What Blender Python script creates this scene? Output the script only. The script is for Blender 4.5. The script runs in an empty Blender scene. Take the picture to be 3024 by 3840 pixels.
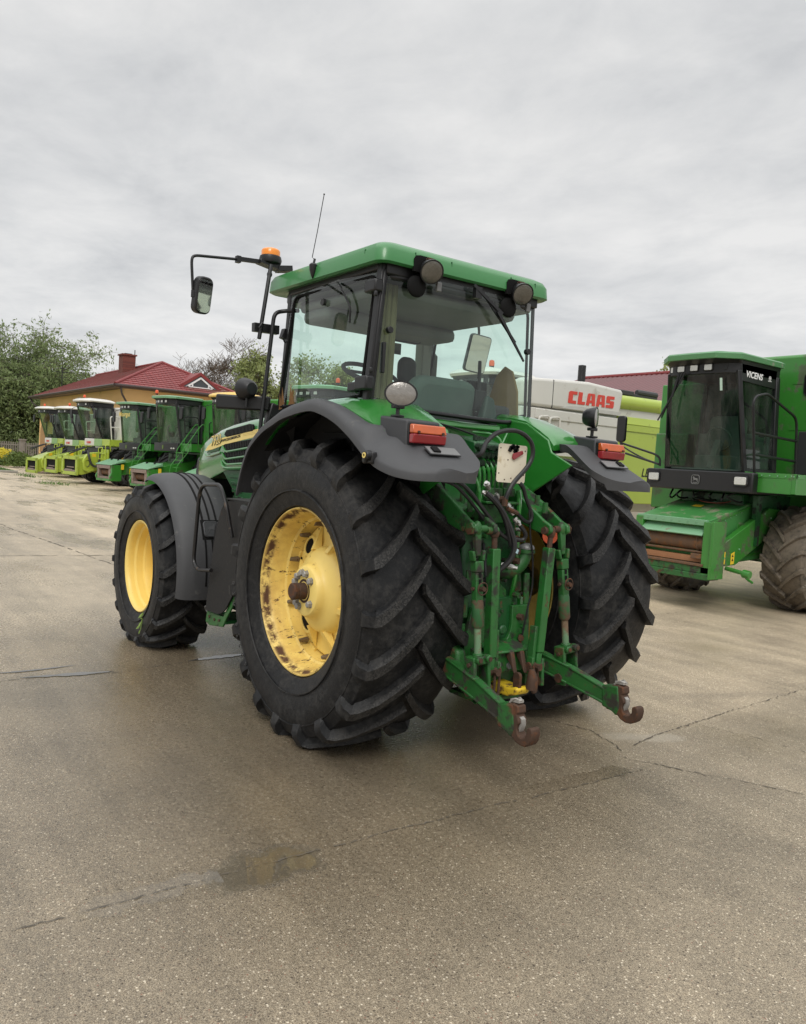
import bpy, bmesh, math, random
from mathutils import Vector, Matrix, Euler, noise
S = bpy.context.scene
R_ = math.radians
PI = math.pi
# ------------------------------------------------------------------ camera
cam_d = bpy.data.cameras.new("camera"); cam = bpy.data.objects.new("camera", cam_d)
S.collection.objects.link(cam); S.camera = cam
yaw, pitch, roll = R_(-36.2236), R_(3.38108), R_(3.62842)
cf = Vector((math.cos(yaw)*math.cos(pitch), math.sin(yaw)*math.cos(pitch), -math.sin(pitch)))
cr0 = Vector((math.sin(yaw), -math.cos(yaw), 0)); cu0 = cr0.cross(cf)
cr = math.cos(roll)*cr0+math.sin(roll)*cu0; cu = -math.sin(roll)*cr0+math.cos(roll)*cu0
mw = Matrix.Identity(4)
for i in range(3):
    mw[i][0], mw[i][1], mw[i][2] = cr[i], cu[i], -cf[i]
mw.translation = (-4.2767, 3.2447, 1.7287)
cam.matrix_world = mw
cam_d.sensor_fit = 'VERTICAL'; cam_d.sensor_height = 24.0; cam_d.sensor_width = 18.9
cam_d.lens = 24.0*2987.78/3840
cam_d.clip_start = 0.05; cam_d.clip_end = 2000
S.render.resolution_x, S.render.resolution_y = 806, 1024
S.view_settings.view_transform = 'Standard'; S.view_settings.look = 'None'
S.view_settings.exposure = 0.0; S.view_settings.gamma = 1.0
S.cycles.max_bounces = 10; S.cycles.transparent_max_bounces = 24
# ------------------------------------------------------------------ world: overcast sky
SUN_EL, SUN_AZ = R_(46), R_(140)     # azimuth measured from +X towards +Y
W = bpy.data.worlds.new("World"); S.world = W; W.use_nodes = True
nt = W.node_tree; N = nt.nodes; L = nt.links
N.clear()
out = N.new('ShaderNodeOutputWorld'); bg = N.new('ShaderNodeBackground')
sky = N.new('ShaderNodeTexSky'); sky.sky_type = 'NISHITA'; sky.sun_disc = False
sky.sun_elevation = SUN_EL; sky.sun_rotation = R_(90)-SUN_AZ
tc = N.new('ShaderNodeTexCoord'); sep = N.new('ShaderNodeSeparateXYZ')
L.new(tc.outputs['Generated'], sep.inputs[0])
def wm(op, a, b=None, clamp=False):
    n = N.new('ShaderNodeMath'); n.operation = op; n.use_clamp = clamp
    for i, s in enumerate((a, b)):
        if s is None: continue
        if isinstance(s, (int, float)): n.inputs[i].default_value = s
        else: L.new(s, n.inputs[i])
    return n.outputs[0]
zc = wm('ADD', wm('MAXIMUM', sep.outputs[2], 0.0), 0.13)
com = N.new('ShaderNodeCombineXYZ')
L.new(wm('DIVIDE', sep.outputs[0], zc), com.inputs[0]); L.new(wm('DIVIDE', sep.outputs[1], zc), com.inputs[1])
def wnoise(scale, det, rough, seed, rot, sx):
    mp = N.new('ShaderNodeMapping'); mp.inputs['Rotation'].default_value = (0, 0, rot)
    mp.inputs['Scale'].default_value = (sx, 1, 1); mp.inputs['Location'].default_value = (seed, seed*.7, 0)
    L.new(com.outputs[0], mp.inputs[0])
    n = N.new('ShaderNodeTexNoise'); n.inputs['Scale'].default_value = scale; n.inputs['Detail'].default_value = det
    n.inputs['Roughness'].default_value = rough; n.inputs['Distortion'].default_value = .25
    L.new(mp.outputs[0], n.inputs['Vector']); return n.outputs[0]
n1 = wnoise(0.95, 7, .56, 3.1, R_(-36), 1.25); n2 = wnoise(3.4, 7, .60, 9.7, R_(-44), .8)
mixn = wm('ADD', wm('MULTIPLY', n1, .56), wm('MULTIPLY', n2, .44))
ramp = N.new('ShaderNodeValToRGB'); L.new(mixn, ramp.inputs[0])
e = ramp.color_ramp.elements
e[0].position = .34; e[0].color = (.71, .725, .745, 1)
e[1].position = .62; e[1].color = (1.06, 1.055, 1.045, 1)
m = e.new(.47); m.color = (.885, .893, .90, 1)
# the overcast layer brightens a little towards the horizon
hz = wm('POWER', wm('SUBTRACT', 1.0, wm('MAXIMUM', sep.outputs[2], 0.0), True), 5.0)
up = N.new('ShaderNodeMapRange'); up.interpolation_type = 'SMOOTHSTEP'; L.new(sep.outputs[2], up.inputs[0])
for i_, q_ in enumerate((.45, 1.0, 1.0, 2.7)): up.inputs[i_+1].default_value = q_
# an overcast sky is brightest overhead, with the sun behind it
gain = wm('MULTIPLY', wm('ADD', 7.7, wm('MULTIPLY', hz, 1.3)), up.outputs[0])
vm = N.new('ShaderNodeVectorMath'); vm.operation = 'SCALE'
L.new(ramp.outputs[0], vm.inputs[0]); L.new(gain, vm.inputs['Scale'])
mx = N.new('ShaderNodeMix'); mx.data_type = 'RGBA'; mx.inputs[0].default_value = .965
L.new(sky.outputs[0], mx.inputs[6]); L.new(vm.outputs[0], mx.inputs[7])
L.new(mx.outputs[2], bg.inputs[0]); bg.inputs[1].default_value = 0.10
L.new(bg.outputs[0], out.inputs[0])
# ------------------------------------------------------------------ sun (veiled by the overcast)
sd = bpy.data.lights.new("sun", 'SUN'); sd.energy = 1.5; sd.angle = R_(24); sd.color = (1, .965, .91)
so = bpy.data.objects.new("sun", sd); S.collection.objects.link(so)
sdir = Vector((math.cos(SUN_EL)*math.cos(SUN_AZ), math.cos(SUN_EL)*math.sin(SUN_AZ), math.sin(SUN_EL)))
so.rotation_euler = (-sdir).to_track_quat('-Z', 'Y').to_euler(); so.location = (0, 0, 40)

# ------------------------------------------------------------------ helpers
C = S.collection
def T(x=0, y=0, z=0): return Matrix.Translation((x, y, z))
def RX(a): return Matrix.Rotation(R_(a), 4, 'X')
def RY(a): return Matrix.Rotation(R_(a), 4, 'Y')
def RZ(a): return Matrix.Rotation(R_(a), 4, 'Z')
def SC(x, y, z): return Matrix.Diagonal((x, y, z, 1))
def spline(pts, k=6):
    P = [Vector(p) for p in pts]; o = []
    if len(P) < 3: return P
    for i in range(len(P)-1):
        a = P[i-1] if i else P[0]*2-P[1]; b = P[i]; c = P[i+1]; d = P[i+2] if i+2 < len(P) else P[-1]*2-P[-2]
        for j in range(k):
            t = j/k
            o.append(.5*((2*b)+(c-a)*t+(2*a-5*b+4*c-d)*t*t+(3*b-a-3*c+d)*t*t*t))
    o.append(P[-1]); return o
def fillet(pts, r, k=4):
    """polyline with rounded corners"""
    P = [Vector(p) for p in pts]; o = [P[0]]
    for i in range(1, len(P)-1):
        a, b, c = P[i-1], P[i], P[i+1]
        d1 = min(r, (a-b).length*.48); d2 = min(r, (c-b).length*.48)
        p = b+(a-b).normalized()*d1; q = b+(c-b).normalized()*d2
        for j in range(k+1):
            t = j/k; o.append(p*(1-t)**2+b*2*t*(1-t)+q*t*t)
    o.append(P[-1]); return o
def rrect(w, h, r, k=3, cx=0, cy=0):
    o = []
    for sx, sy, a0 in ((1, 1, 0), (-1, 1, 90), (-1, -1, 180), (1, -1, 270)):
        for j in range(k+1):
            a = R_(a0+90*j/k); o.append((cx+sx*(w/2-r)+r*math.cos(a), cy+sy*(h/2-r)+r*math.sin(a)))
    return o
class MB:
    def __init__(s): s.v = []; s.f = []; s.m = []; s.mi = 0; s.M = None
    def add(s, vs, fs):
        o = len(s.v)
        for p in vs:
            p = Vector(p); s.v.append(s.M @ p if s.M else p)
        for f in fs: s.f.append(tuple(i+o for i in f)); s.m.append(s.mi)
    def box(s, x0, x1, y0, y1, z0, z1, M=None):
        vs = [Vector((x, y, z)) for x in (x0, x1) for y in (y0, y1) for z in (z0, z1)]
        if M: vs = [M @ v for v in vs]
        s.add(vs, [(0, 1, 3, 2), (4, 6, 7, 5), (0, 4, 5, 1), (2, 3, 7, 6), (0, 2, 6, 4), (1, 5, 7, 3)]); return s
    def cbox(s, c, d, M=None):
        m = T(*c) @ (M or Matrix.Identity(4))
        return s.box(-d[0]/2, d[0]/2, -d[1]/2, d[1]/2, -d[2]/2, d[2]/2, m)
    def hexa(s, vs):
        """8 corners: bottom loop 0-3, top loop 4-7"""
        s.add(vs, [(3, 2, 1, 0), (4, 5, 6, 7), (0, 1, 5, 4), (1, 2, 6, 5), (2, 3, 7, 6), (3, 0, 4, 7)]); return s
    def bar(s, p, q, w, h, up=(0, 0, 1), w2=None, h2=None):
        p, q = Vector(p), Vector(q); d = (q-p).normalized(); u = Vector(up); sd_ = d.cross(u)
        if sd_.length < 1e-4: sd_ = d.cross(Vector((1, 0, 0)))
        sd_.normalize(); u = sd_.cross(d); w2 = w2 or w; h2 = h2 or h
        r = [p-sd_*w/2-u*h/2, p+sd_*w/2-u*h/2, p+sd_*w/2+u*h/2, p-sd_*w/2+u*h/2,
             q-sd_*w2/2-u*h2/2, q+sd_*w2/2-u*h2/2, q+sd_*w2/2+u*h2/2, q-sd_*w2/2+u*h2/2]
        return s.hexa(r)
    def loft(s, rings, closed=True, cap=True):
        n = len(rings[0]); fs = []
        vs = [p for r in rings for p in r]
        for i in range(len(rings)-1):
            for j in range(n if closed else n-1):
                k = (j+1) % n; fs.append((i*n+j, i*n+k, (i+1)*n+k, (i+1)*n+j))
        if cap and closed:
            fs.append(tuple(range(n-1, -1, -1))); fs.append(tuple((len(rings)-1)*n+j for j in range(n)))
        s.add(vs, fs); return s
    def tube(s, pts, r, n=8, close=False, cap=True):
        P = [Vector(p) for p in pts]; m = len(P); rings = []
        tg = []
        for i in range(m):
            a = P[i-1] if i else (P[-1] if close else P[0]); b = P[(i+1) % m] if (i+1 < m or close) else P[i]
            t = (b-a); tg.append(t.normalized() if t.length > 1e-9 else Vector((0, 0, 1)))
        nrm = tg[0].orthogonal().normalized()
        for i in range(m):
            nrm = (nrm-tg[i]*nrm.dot(tg[i])); nrm = nrm.normalized() if nrm.length > 1e-6 else tg[i].orthogonal().normalized()
            bn = tg[i].cross(nrm); rr = r[i] if isinstance(r, (list, tuple)) else r
            rings.append([P[i]+nrm*rr*math.cos(2*PI*j/n)+bn*rr*math.sin(2*PI*j/n) for j in range(n)])
        if close: rings.append(rings[0])
        return s.loft(rings, cap=cap and not close)
    def cyl(s, p, q, r, n=16, r2=None): return s.tube([p, q], [r, r if r2 is None else r2], n)
    def lathe(s, prof, M=None, n=32, close=False):
        """prof [(r, a)] turned round the local Z axis (a along it)"""
        M = M or Matrix.Identity(4)
        rings = [[M @ Vector((r*math.cos(2*PI*j/n), r*math.sin(2*PI*j/n), a)) for j in range(n)] for r, a in prof]
        if close: rings.append(rings[0])
        return s.loft(rings, cap=False)
    def prism(s, poly, lo, hi, ax='y', M=None):
        def mk(u, w, t):
            v = Vector((u, t, w) if ax == 'y' else ((t, u, w) if ax == 'x' else (u, w, t)))
            return M @ v if M else v
        n = len(poly)
        vs = [mk(u, w, lo) for u, w in poly]+[mk(u, w, hi) for u, w in poly]
        s.add(vs, [tuple(range(n-1, -1, -1)), tuple(range(n, 2*n))]+[(i, (i+1) % n, n+(i+1) % n, n+i) for i in range(n)]); return s
    def sphere(s, c, r, n=12, M=None, z0=-90, z1=90):
        r = (r, r, r) if isinstance(r, (int, float)) else r; k = max(4, n//2)
        M = T(*c) @ (M or Matrix.Identity(4)); rings = []
        for i in range(k+1):
            a = R_(z0+(z1-z0)*i/k); q = max(math.cos(a), 1e-4)
            rings.append([M @ Vector((r[0]*q*math.cos(2*PI*j/n), r[1]*q*math.sin(2*PI*j/n), r[2]*math.sin(a))) for j in range(n)])
        return s.loft(rings)
    def quad(s, a, b, c, d): s.add([a, b, c, d], [(0, 1, 2, 3)]); return s
    def mirror_y(s):
        o = MB(); o.v = [Vector((p.x, -p.y, p.z)) for p in s.v]; o.f = [tuple(reversed(f)) for f in s.f]; o.m = list(s.m); return o
def BI(name, mb, mat, parent, **kw):
    """every loose piece of mb becomes an object of its own"""
    par = list(range(len(mb.v)))
    def find(i):
        while par[i] != i: par[i] = par[par[i]]; i = par[i]
        return i
    for f in mb.f:
        for i in f[1:]: par[find(i)] = find(f[0])
    gr = {}
    for f, mi in zip(mb.f, mb.m): gr.setdefault(find(f[0]), []).append((f, mi))
    out_ = []
    for fs in gr.values():
        p = MB(); ix = {}
        for f, mi in fs:
            for i in f:
                if i not in ix: ix[i] = len(p.v); p.v.append(mb.v[i])
            p.f.append(tuple(ix[i] for i in f)); p.m.append(mi)
        out_.append(B(name, p, mat, parent, **kw))
    return out_
def link(name, me, parent=None, loc=None, rotz=0):
    o = bpy.data.objects.new(name, me); C.objects.link(o)
    if parent: o.parent = parent
    if loc: o.location = loc
    if rotz: o.rotation_euler = (0, 0, rotz)
    return o
def B(name, mb, mat, parent=None, bevel=0, seg=2, ang=35, solid=0, off=0, loc=None, rotz=0, sub=0, fix=True):
    me = bpy.data.meshes.new(name)
    me.from_pydata([tuple(p) for p in mb.v], [], mb.f)
    mats = mat if isinstance(mat, (list, tuple)) else [mat]
    for x in mats: me.materials.append(x)
    if len(mats) > 1: me.polygons.foreach_set('material_index', mb.m)
    if fix:
        bm = bmesh.new(); bm.from_mesh(me); bmesh.ops.remove_doubles(bm, verts=bm.verts, dist=1e-5)
        bmesh.ops.recalc_face_normals(bm, faces=bm.faces); bm.to_mesh(me); bm.free()
    me.polygons.foreach_set('use_smooth', [True]*len(me.polygons))
    me.set_sharp_from_angle(angle=R_(ang)); me.update()
    o = link(name, me, parent, loc, rotz)
    if sub:
        md = o.modifiers.new('sub', 'SUBSURF'); md.levels = md.render_levels = sub
    if solid:
        md = o.modifiers.new('solid', 'SOLIDIFY'); md.thickness = solid; md.offset = off
    if bevel:
        md = o.modifiers.new('bevel', 'BEVEL'); md.width = bevel; md.segments = seg; md.limit_method = 'ANGLE'; md.angle_limit = R_(38)
    return o
def thing(name, label, cat, loc=(0, 0, 0), rotz=0, group=None):
    o = bpy.data.objects.new(name, None); C.objects.link(o); o.location = loc; o.rotation_euler = (0, 0, rotz)
    o.empty_display_size = .2
    return tag(o, label, cat, group)
def tag(o, label, cat, group=None):
    o['label'] = label; o['category'] = cat
    if group: o['group'] = group
    return o
def struct(o): o['kind'] = 'structure'; return o
def dup(o, parent=None, **kw):
    c = o.copy(); C.objects.link(c)
    if parent: c.parent = parent
    for k, v in kw.items(): setattr(c, k, v)
    for ch in list(o.children): dup(ch, c)
    return c
def text(name, s, size, M, mat, parent, ext=.001, bold=0, shear=0, align='CENTER', sx=1, space=1):
    cu_ = bpy.data.curves.new(name, 'FONT'); cu_.body = s; cu_.size = size; cu_.extrude = ext; cu_.offset = bold
    cu_.shear = shear; cu_.align_x = align; cu_.align_y = 'CENTER'; cu_.space_character = space; cu_.resolution_u = 3
    t = bpy.data.objects.new(name+'_tmp', cu_); C.objects.link(t)
    me = bpy.data.meshes.new_from_object(t.evaluated_get(bpy.context.evaluated_depsgraph_get()))
    bpy.data.objects.remove(t); me.name = name
    me.transform(M @ SC(sx, 1, 1)); me.materials.clear(); me.materials.append(mat)
    return link(name, me, parent)
# plane frames for text: local X -> a, local Y -> b
def face(o, a, b):
    a = Vector(a).normalized(); b = Vector(b); n = a.cross(b).normalized(); b = n.cross(a)
    M = Matrix.Identity(4)
    for i in range(3): M[i][0], M[i][1], M[i][2], M[i][3] = a[i], b[i], n[i], o[i]
    return M

# ------------------------------------------------------------------ materials
class NT:
    def __init__(s, name):
        s.mat = bpy.data.materials.new(name); s.mat.use_nodes = True; s.t = s.mat.node_tree
        s.p = s.t.nodes['Principled BSDF']; s.tc = s.t.nodes.new('ShaderNodeTexCoord'); s.co = s.tc.outputs['Object']
    def n(s, k, **kw):
        x = s.t.nodes.new(k)
        for a, b in kw.items(): setattr(x, a, b)
        return x
    def l(s, a, b): s.t.links.new(a, b)
    def put(s, i, v):
        if isinstance(v, (int, float)): i.default_value = v
        elif isinstance(v, (tuple, list)): i.default_value = tuple(v)+((1,) if len(v) == 3 and len(i.default_value) == 4 else ())
        else: s.l(v, i)
    def math(s, op, a, b=0.0, clamp=False):
        x = s.n('ShaderNodeMath', operation=op, use_clamp=clamp); s.put(x.inputs[0], a); s.put(x.inputs[1], b); return x.outputs[0]
    def noise(s, scale, det=4, rough=.55, vec=None, sc=None, out=0, dist=0):
        v = vec or s.co
        if sc:
            mp = s.n('ShaderNodeMapping'); mp.inputs['Scale'].default_value = sc; s.l(v, mp.inputs[0]); v = mp.outputs[0]
        x = s.n('ShaderNodeTexNoise'); s.l(v, x.inputs['Vector'])
        x.inputs['Scale'].default_value = scale; x.inputs['Detail'].default_value = det; x.inputs['Roughness'].default_value = rough
        x.inputs['Distortion'].default_value = dist
        return x.outputs[out]
    def ramp(s, f, lo, hi, a=0.0, b=1.0):
        x = s.n('ShaderNodeMapRange', interpolation_type='SMOOTHSTEP'); s.put(x.inputs[0], f)
        for i, q in enumerate((lo, hi, a, b)): x.inputs[i+1].default_value = q
        return x.outputs[0]
    def mix(s, f, a, b, bt='MIX'):
        x = s.n('ShaderNodeMix', data_type='RGBA', blend_type=bt, clamp_factor=True)
        s.put(x.inputs[0], f); s.put(x.inputs[6], a); s.put(x.inputs[7], b); return x.outputs[2]
    def bump(s, h, st=.3, d=.01):
        x = s.n('ShaderNodeBump'); x.inputs['Strength'].default_value = st; x.inputs['Distance'].default_value = d
        s.l(h, x.inputs['Height']); s.l(x.outputs[0], s.p.inputs['Normal'])
def mat(name, col, rough=.5, metal=0, var=.18, vs=4, dirt=None, rust=None, bump=0, bs=60, coat=0, spec=.5, rv=.1):
    """col varied by noise; dirt/rust = (colour, coverage 0..1, scale)"""
    m = NT(name); p = m.p
    base = m.mix(m.noise(vs, 4), tuple(c*(1-var) for c in col), tuple(min(1, c*(1+var)) for c in col))
    rg = m.math('ADD', rough-rv/2, m.math('MULTIPLY', m.noise(vs*2.3, 3), rv))
    for lay, r2 in ((dirt, .85), (rust, .9)):
        if not lay: continue
        c, cov, sc = lay
        f = m.math('MULTIPLY', m.noise(sc, 6, .65), 1.0)
        f2 = m.ramp(f, .72-cov*.5, .80-cov*.42)
        c2 = m.mix(m.noise(sc*3, 3), tuple(q*.6 for q in c), tuple(min(1, q*1.3) for q in c))
        base = m.mix(f2, base, c2); rg = m.math('ADD', rg, m.math('MULTIPLY', f2, (r2-rough)*.9))
    m.l(base, p.inputs['Base Color']); m.l(rg, p.inputs['Roughness'])
    p.inputs['Metallic'].default_value = metal; p.inputs['Specular IOR Level'].default_value = spec
    if coat: p.inputs['Coat Weight'].default_value = coat; p.inputs['Coat Roughness'].default_value = .08
    if bump: m.bump(m.noise(bs, 3), bump, .004)
    return m.mat
def glass(name, tint, rough=.0, refl=1.0, dust=.05):
    m = NT(name); t = m.t; t.nodes.remove(m.p); o = t.nodes['Material Output']
    tr = m.n('ShaderNodeBsdfTransparent'); tr.inputs[0].default_value = tint+(1,)
    gl = m.n('ShaderNodeBsdfGlossy'); gl.inputs['Roughness'].default_value = rough+.015
    df = m.n('ShaderNodeBsdfDiffuse'); df.inputs[0].default_value = (.55, .56, .53, 1)
    fr = m.n('ShaderNodeFresnel'); ge = m.n('ShaderNodeNewGeometry')
    m.l(m.math('ADD', m.math('MULTIPLY', ge.outputs['Backfacing'], 1/1.5-1.5), 1.5), fr.inputs[0])
    a = m.n('ShaderNodeMixShader'); b = m.n('ShaderNodeMixShader')
    m.l(m.math('MULTIPLY', m.ramp(m.noise(3.5, 5, .6, sc=(1, 1, .35)), .35, .8), dust), a.inputs[0])
    m.l(tr.outputs[0], a.inputs[1]); m.l(df.outputs[0], a.inputs[2])
    m.l(m.math('MULTIPLY', fr.outputs[0], refl, True), b.inputs[0]); m.l(a.outputs[0], b.inputs[1]); m.l(gl.outputs[0], b.inputs[2])
    m.l(b.outputs[0], o.inputs['Surface']); return m.mat
RUST = (.10, .042, .02); DUST = (.16, .135, .10)
GREEN = (.022, .185, .024)
m_green = mat('tractor_green_paint', GREEN, .30, var=.16, vs=2.2, coat=1.0, dirt=((.055, .10, .045), .14, 4), rust=((.03, .05, .02), .10, 26))
m_greenw = mat('worn_green_paint', (.016, .118, .020), .42, var=.35, vs=9, coat=.15, dirt=((.022, .026, .016), .42, 7), rust=(RUST, .26, 13), bump=.15, bs=40)
m_greenr = mat('chipped_green_paint', (.017, .105, .020), .5, var=.35, vs=9, dirt=((.03, .028, .02), .46, 8), rust=(RUST, .34, 7), bump=.25, bs=45)
m_greend = mat('oily_dark_green_paint', (.009, .075, .018), .38, var=.35, vs=8, dirt=((.012, .014, .010), .45, 6), rust=(RUST, .18, 15), bump=.2, bs=30)
m_rust = mat('rusty_steel', (.075, .042, .027), .75, .3, var=.4, vs=14, rust=((.13, .055, .026), .4, 20), bump=.35, bs=60)
m_steel = mat('dull_zinc_bolt', (.34, .325, .30), .55, .35, var=.25, vs=20, rust=(RUST, .15, 30))
m_chrome = mat('bright_fitting', (.50, .50, .48), .38, .9, var=.2, vs=20, dirt=((.1, .09, .07), .4, 25))
m_blackp = mat('black_plastic', (.009, .009, .010), .42, var=.3, vs=6, dirt=((.05, .048, .042), .16, 9), bump=.05)
m_blackm = mat('black_painted_metal', (.007, .007, .008), .42, var=.3, vs=6, dirt=((.06, .05, .04), .14, 12))
m_grey = mat('grey_fender_plastic', (.052, .053, .056), .60, var=.14, vs=5, dirt=((.10, .10, .095), .22, 11), bump=.12, bs=160)
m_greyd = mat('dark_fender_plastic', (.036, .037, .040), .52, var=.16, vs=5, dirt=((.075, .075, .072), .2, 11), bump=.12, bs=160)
m_under = mat('fender_underside', (.008, .008, .009), .8, var=.3, vs=6, dirt=((.03, .028, .024), .3, 8))
m_hose = mat('rubber_hose', (.011, .011, .012), .48, var=.3, vs=12)
m_inter = mat('cab_interior_grey', (.17, .17, .16), .8, var=.15, vs=5)
m_interd = mat('cab_interior_dark', (.018, .019, .020), .7, var=.2, vs=5)
m_seat = mat('seat_fabric', (.09, .12, .105), .9, var=.2, vs=14, bump=.2, bs=200)
m_curt = mat('olive_curtain', (.13, .115, .055), .9, var=.25, vs=8)
m_yel = mat('faded_white_plate', (.74, .68, .54), .5, var=.10, vs=6, dirt=((.55, .46, .30), .35, 6), rust=(RUST, .07, 22))
m_amber = mat('amber_lens', (.48, .085, .010), .25, var=.25, vs=14, coat=.6, dirt=((.25, .10, .03), .2, 14))
m_red = mat('red_lens', (.26, .007, .013), .25, var=.25, vs=14, coat=.6)
m_orange = mat('beacon_amber', (.85, .26, .015), .25, var=.1, coat=.5)
m_redo = mat('beacon_red_orange', (.75, .10, .02), .25, var=.1, coat=.5)
m_lamp = mat('lamp_glass', (.115, .108, .092), .16, .35, var=.3, vs=30, bump=.5, bs=90, coat=.8)
m_lampf = mat('fender_lamp_glass', (.24, .225, .205), .18, .2, var=.3, vs=30, bump=.5, bs=90, coat=.8)
m_lampw = mat('lamp_reflector', (.62, .62, .58), .2, .45, var=.2, vs=30, bump=.3, bs=90, coat=.8)
m_black = mat('matt_black', (.006, .006, .006), .8, spec=.2)
m_stripe = mat('yellow_stripe', (.78, .60, .17), .4, var=.06, coat=.3)
m_txt = mat('black_lettering', (.01, .01, .01), .5)
m_silver = mat('silver_plate', (.17, .17, .168), .4, .2, var=.15, vs=20)
m_mirror = mat('mirror_glass', (.85, .85, .85), .03, 1.0, var=.03)
m_hub = mat('hub_yellow_paint', (.88, .66, .19), .42, var=.14, vs=5, dirt=((.40, .25, .06), .18, 8), rust=(RUST, .10, 16), bump=.08, bs=40)
m_yhook = mat('yellow_hook_paint', (.72, .50, .03), .45, var=.2, vs=9, rust=(RUST, .35, 14))
g_cab = glass('cab_glass', (.87, .999, .945), 0, 1.15, .04)
g_row = glass('row_cab_glass', (.52, .66, .56), 0, 1.0, .16)
g_comb = glass('combine_cab_glass', (.33, .48, .41), 0, .9, .09)
def tyre_mat(name, base, dust, cov, R=0):
    m = NT(name); p = m.p
    n1 = m.noise(5, 6, .65); n2 = m.noise(28, 4, .6); n3 = m.noise(140, 2, .5)
    c = m.mix(n1, tuple(q*.6 for q in base), tuple(q*1.5 for q in base))
    f = m.math('MULTIPLY', m.ramp(m.math('ADD', m.math('MULTIPLY', n1, .6), m.math('MULTIPLY', n2, .4)), .62-cov*.4, .82-cov*.3), .75)
    c = m.mix(f, c, dust)
    c = m.mix(m.ramp(n3, .62, .78, 0, .35), c, tuple(q*1.4 for q in dust))
    hgt = m.math('ADD', n3, m.math('MULTIPLY', n2, 1.5))
    if R:      # worn, grainy lug tops
        sx = m.n('ShaderNodeSeparateXYZ'); m.l(m.co, sx.inputs[0])
        rr = m.math('SQRT', m.math('ADD', m.math('MULTIPLY', sx.outputs[0], sx.outputs[0]), m.math('MULTIPLY', sx.outputs[2], sx.outputs[2])))
        top = m.ramp(rr, R-.050, R-.034); gr = m.noise(95, 4, .7)
        c = m.mix(m.math('MULTIPLY', top, m.ramp(gr, .42, .66, .05, .8)), c, tuple(q*1.25 for q in dust))
        hgt = m.math('ADD', hgt, m.math('MULTIPLY', m.math('MULTIPLY', top, gr), 3.0))
    m.l(c, p.inputs['Base Color'])
    m.l(m.ramp(n1, .3, .75, .40, .74), p.inputs['Roughness']); p.inputs['Specular IOR Level'].default_value = .30
    m.bump(hgt, .38, .004); return m.mat
m_tyre = tyre_mat('tyre_rubber', (.0085, .009, .010), (.050, .048, .045), .46)
m_tyrer = tyre_mat('rear_tyre_rubber', (.0085, .009, .010), (.050, .048, .045), .46, .958); m_tyref = tyre_mat('front_tyre_rubber', (.0085, .009, .010), (.050, .048, .045), .42, .742)
m_tyred = tyre_mat('dusty_tyre_rubber', (.032, .030, .028), (.19, .155, .115), .8)
def rim_mat():
    """yellow rim paint: rust grows in a ring at the bead seat and in streaks along the barrel; local Y is the axle"""
    m = NT('rusty_rim_yellow'); p = m.p
    sp = m.n('ShaderNodeSeparateXYZ'); m.l(m.co, sp.inputs[0]); y = sp.outputs[1]
    base = m.mix(m.noise(5, 4), (.78, .56, .12), (.92, .72, .24))
    ns = m.noise(11, 7, .68); ng = m.noise(26, 5, .7, sc=(1, .35, 1))
    d = m.math('ABSOLUTE', m.math('SUBTRACT', m.math('ADD', y, m.math('MULTIPLY', m.math('SUBTRACT', ns, .5), .055)), .262))
    ring = m.math('MULTIPLY', m.ramp(d, .036, .008), m.ramp(ns, .38, .54))
    sc = m.math('MULTIPLY', m.ramp(ng, .57, .65), m.ramp(y, -.02, .16, .35, 1))
    stain = m.math('MULTIPLY', m.ramp(y, .02, .24), m.ramp(ns, .32, .7, .1, .75))
    c = m.mix(stain, base, (.54, .33, .09)); c = m.mix(m.math('MAXIMUM', ring, sc), c, (.085, .038, .018))
    m.l(c, p.inputs['Base Color']); m.l(m.math('ADD', .40, m.math('MULTIPLY', m.math('MAXIMUM', ring, sc), .5)), p.inputs['Roughness'])
    m.bump(m.math('ADD', ns, ng), .2, .004); return m.mat
m_rim = rim_mat()
m_frim = mat('front_rim_yellow', (.86, .64, .18), .40, var=.1, vs=5, dirt=((.55, .38, .12), .14, 9), rust=(RUST, .05, 13))
# ------------------------------------------------------------------ ground
def seg(m, P, a, b):
    ab = (b[0]-a[0], b[1]-a[1], 0); l2 = ab[0]**2+ab[1]**2
    s = m.n('ShaderNodeVectorMath', operation='SUBTRACT'); m.l(P, s.inputs[0]); s.inputs[1].default_value = (a[0], a[1], 0)
    d = m.n('ShaderNodeVectorMath', operation='DOT_PRODUCT'); m.l(s.outputs[0], d.inputs[0]); d.inputs[1].default_value = tuple(q/l2 for q in ab)
    t = m.math('ADD', d.outputs['Value'], 0, True)
    k = m.n('ShaderNodeVectorMath', operation='SCALE'); k.inputs[0].default_value = ab; m.l(t, k.inputs['Scale'])
    r = m.n('ShaderNodeVectorMath', operation='DISTANCE'); m.l(s.outputs[0], r.inputs[0]); m.l(k.outputs[0], r.inputs[1])
    return r.outputs['Value']
def line(m, P, pts):
    ds = [seg(m, P, pts[i], pts[i+1]) for i in range(len(pts)-1)]
    o = ds[0]
    for d in ds[1:]: o = m.math('MINIMUM', o, d)
    return o
m = NT('exposed_aggregate_concrete'); p = m.p; P0 = m.co
wob = m.n('ShaderNodeTexNoise'); m.l(P0, wob.inputs['Vector']); wob.inputs['Scale'].default_value = 5; wob.inputs['Detail'].default_value = 5
wv = m.n('ShaderNodeVectorMath', operation='MULTIPLY_ADD'); m.l(wob.outputs['Color'], wv.inputs[0]); wv.inputs[1].default_value = (.10, .10, 0); m.l(P0, wv.inputs[2])
off = m.n('ShaderNodeVectorMath', operation='SUBTRACT'); m.l(wv.outputs[0], off.inputs[0]); off.inputs[1].default_value = (.05, .05, 0)
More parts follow.
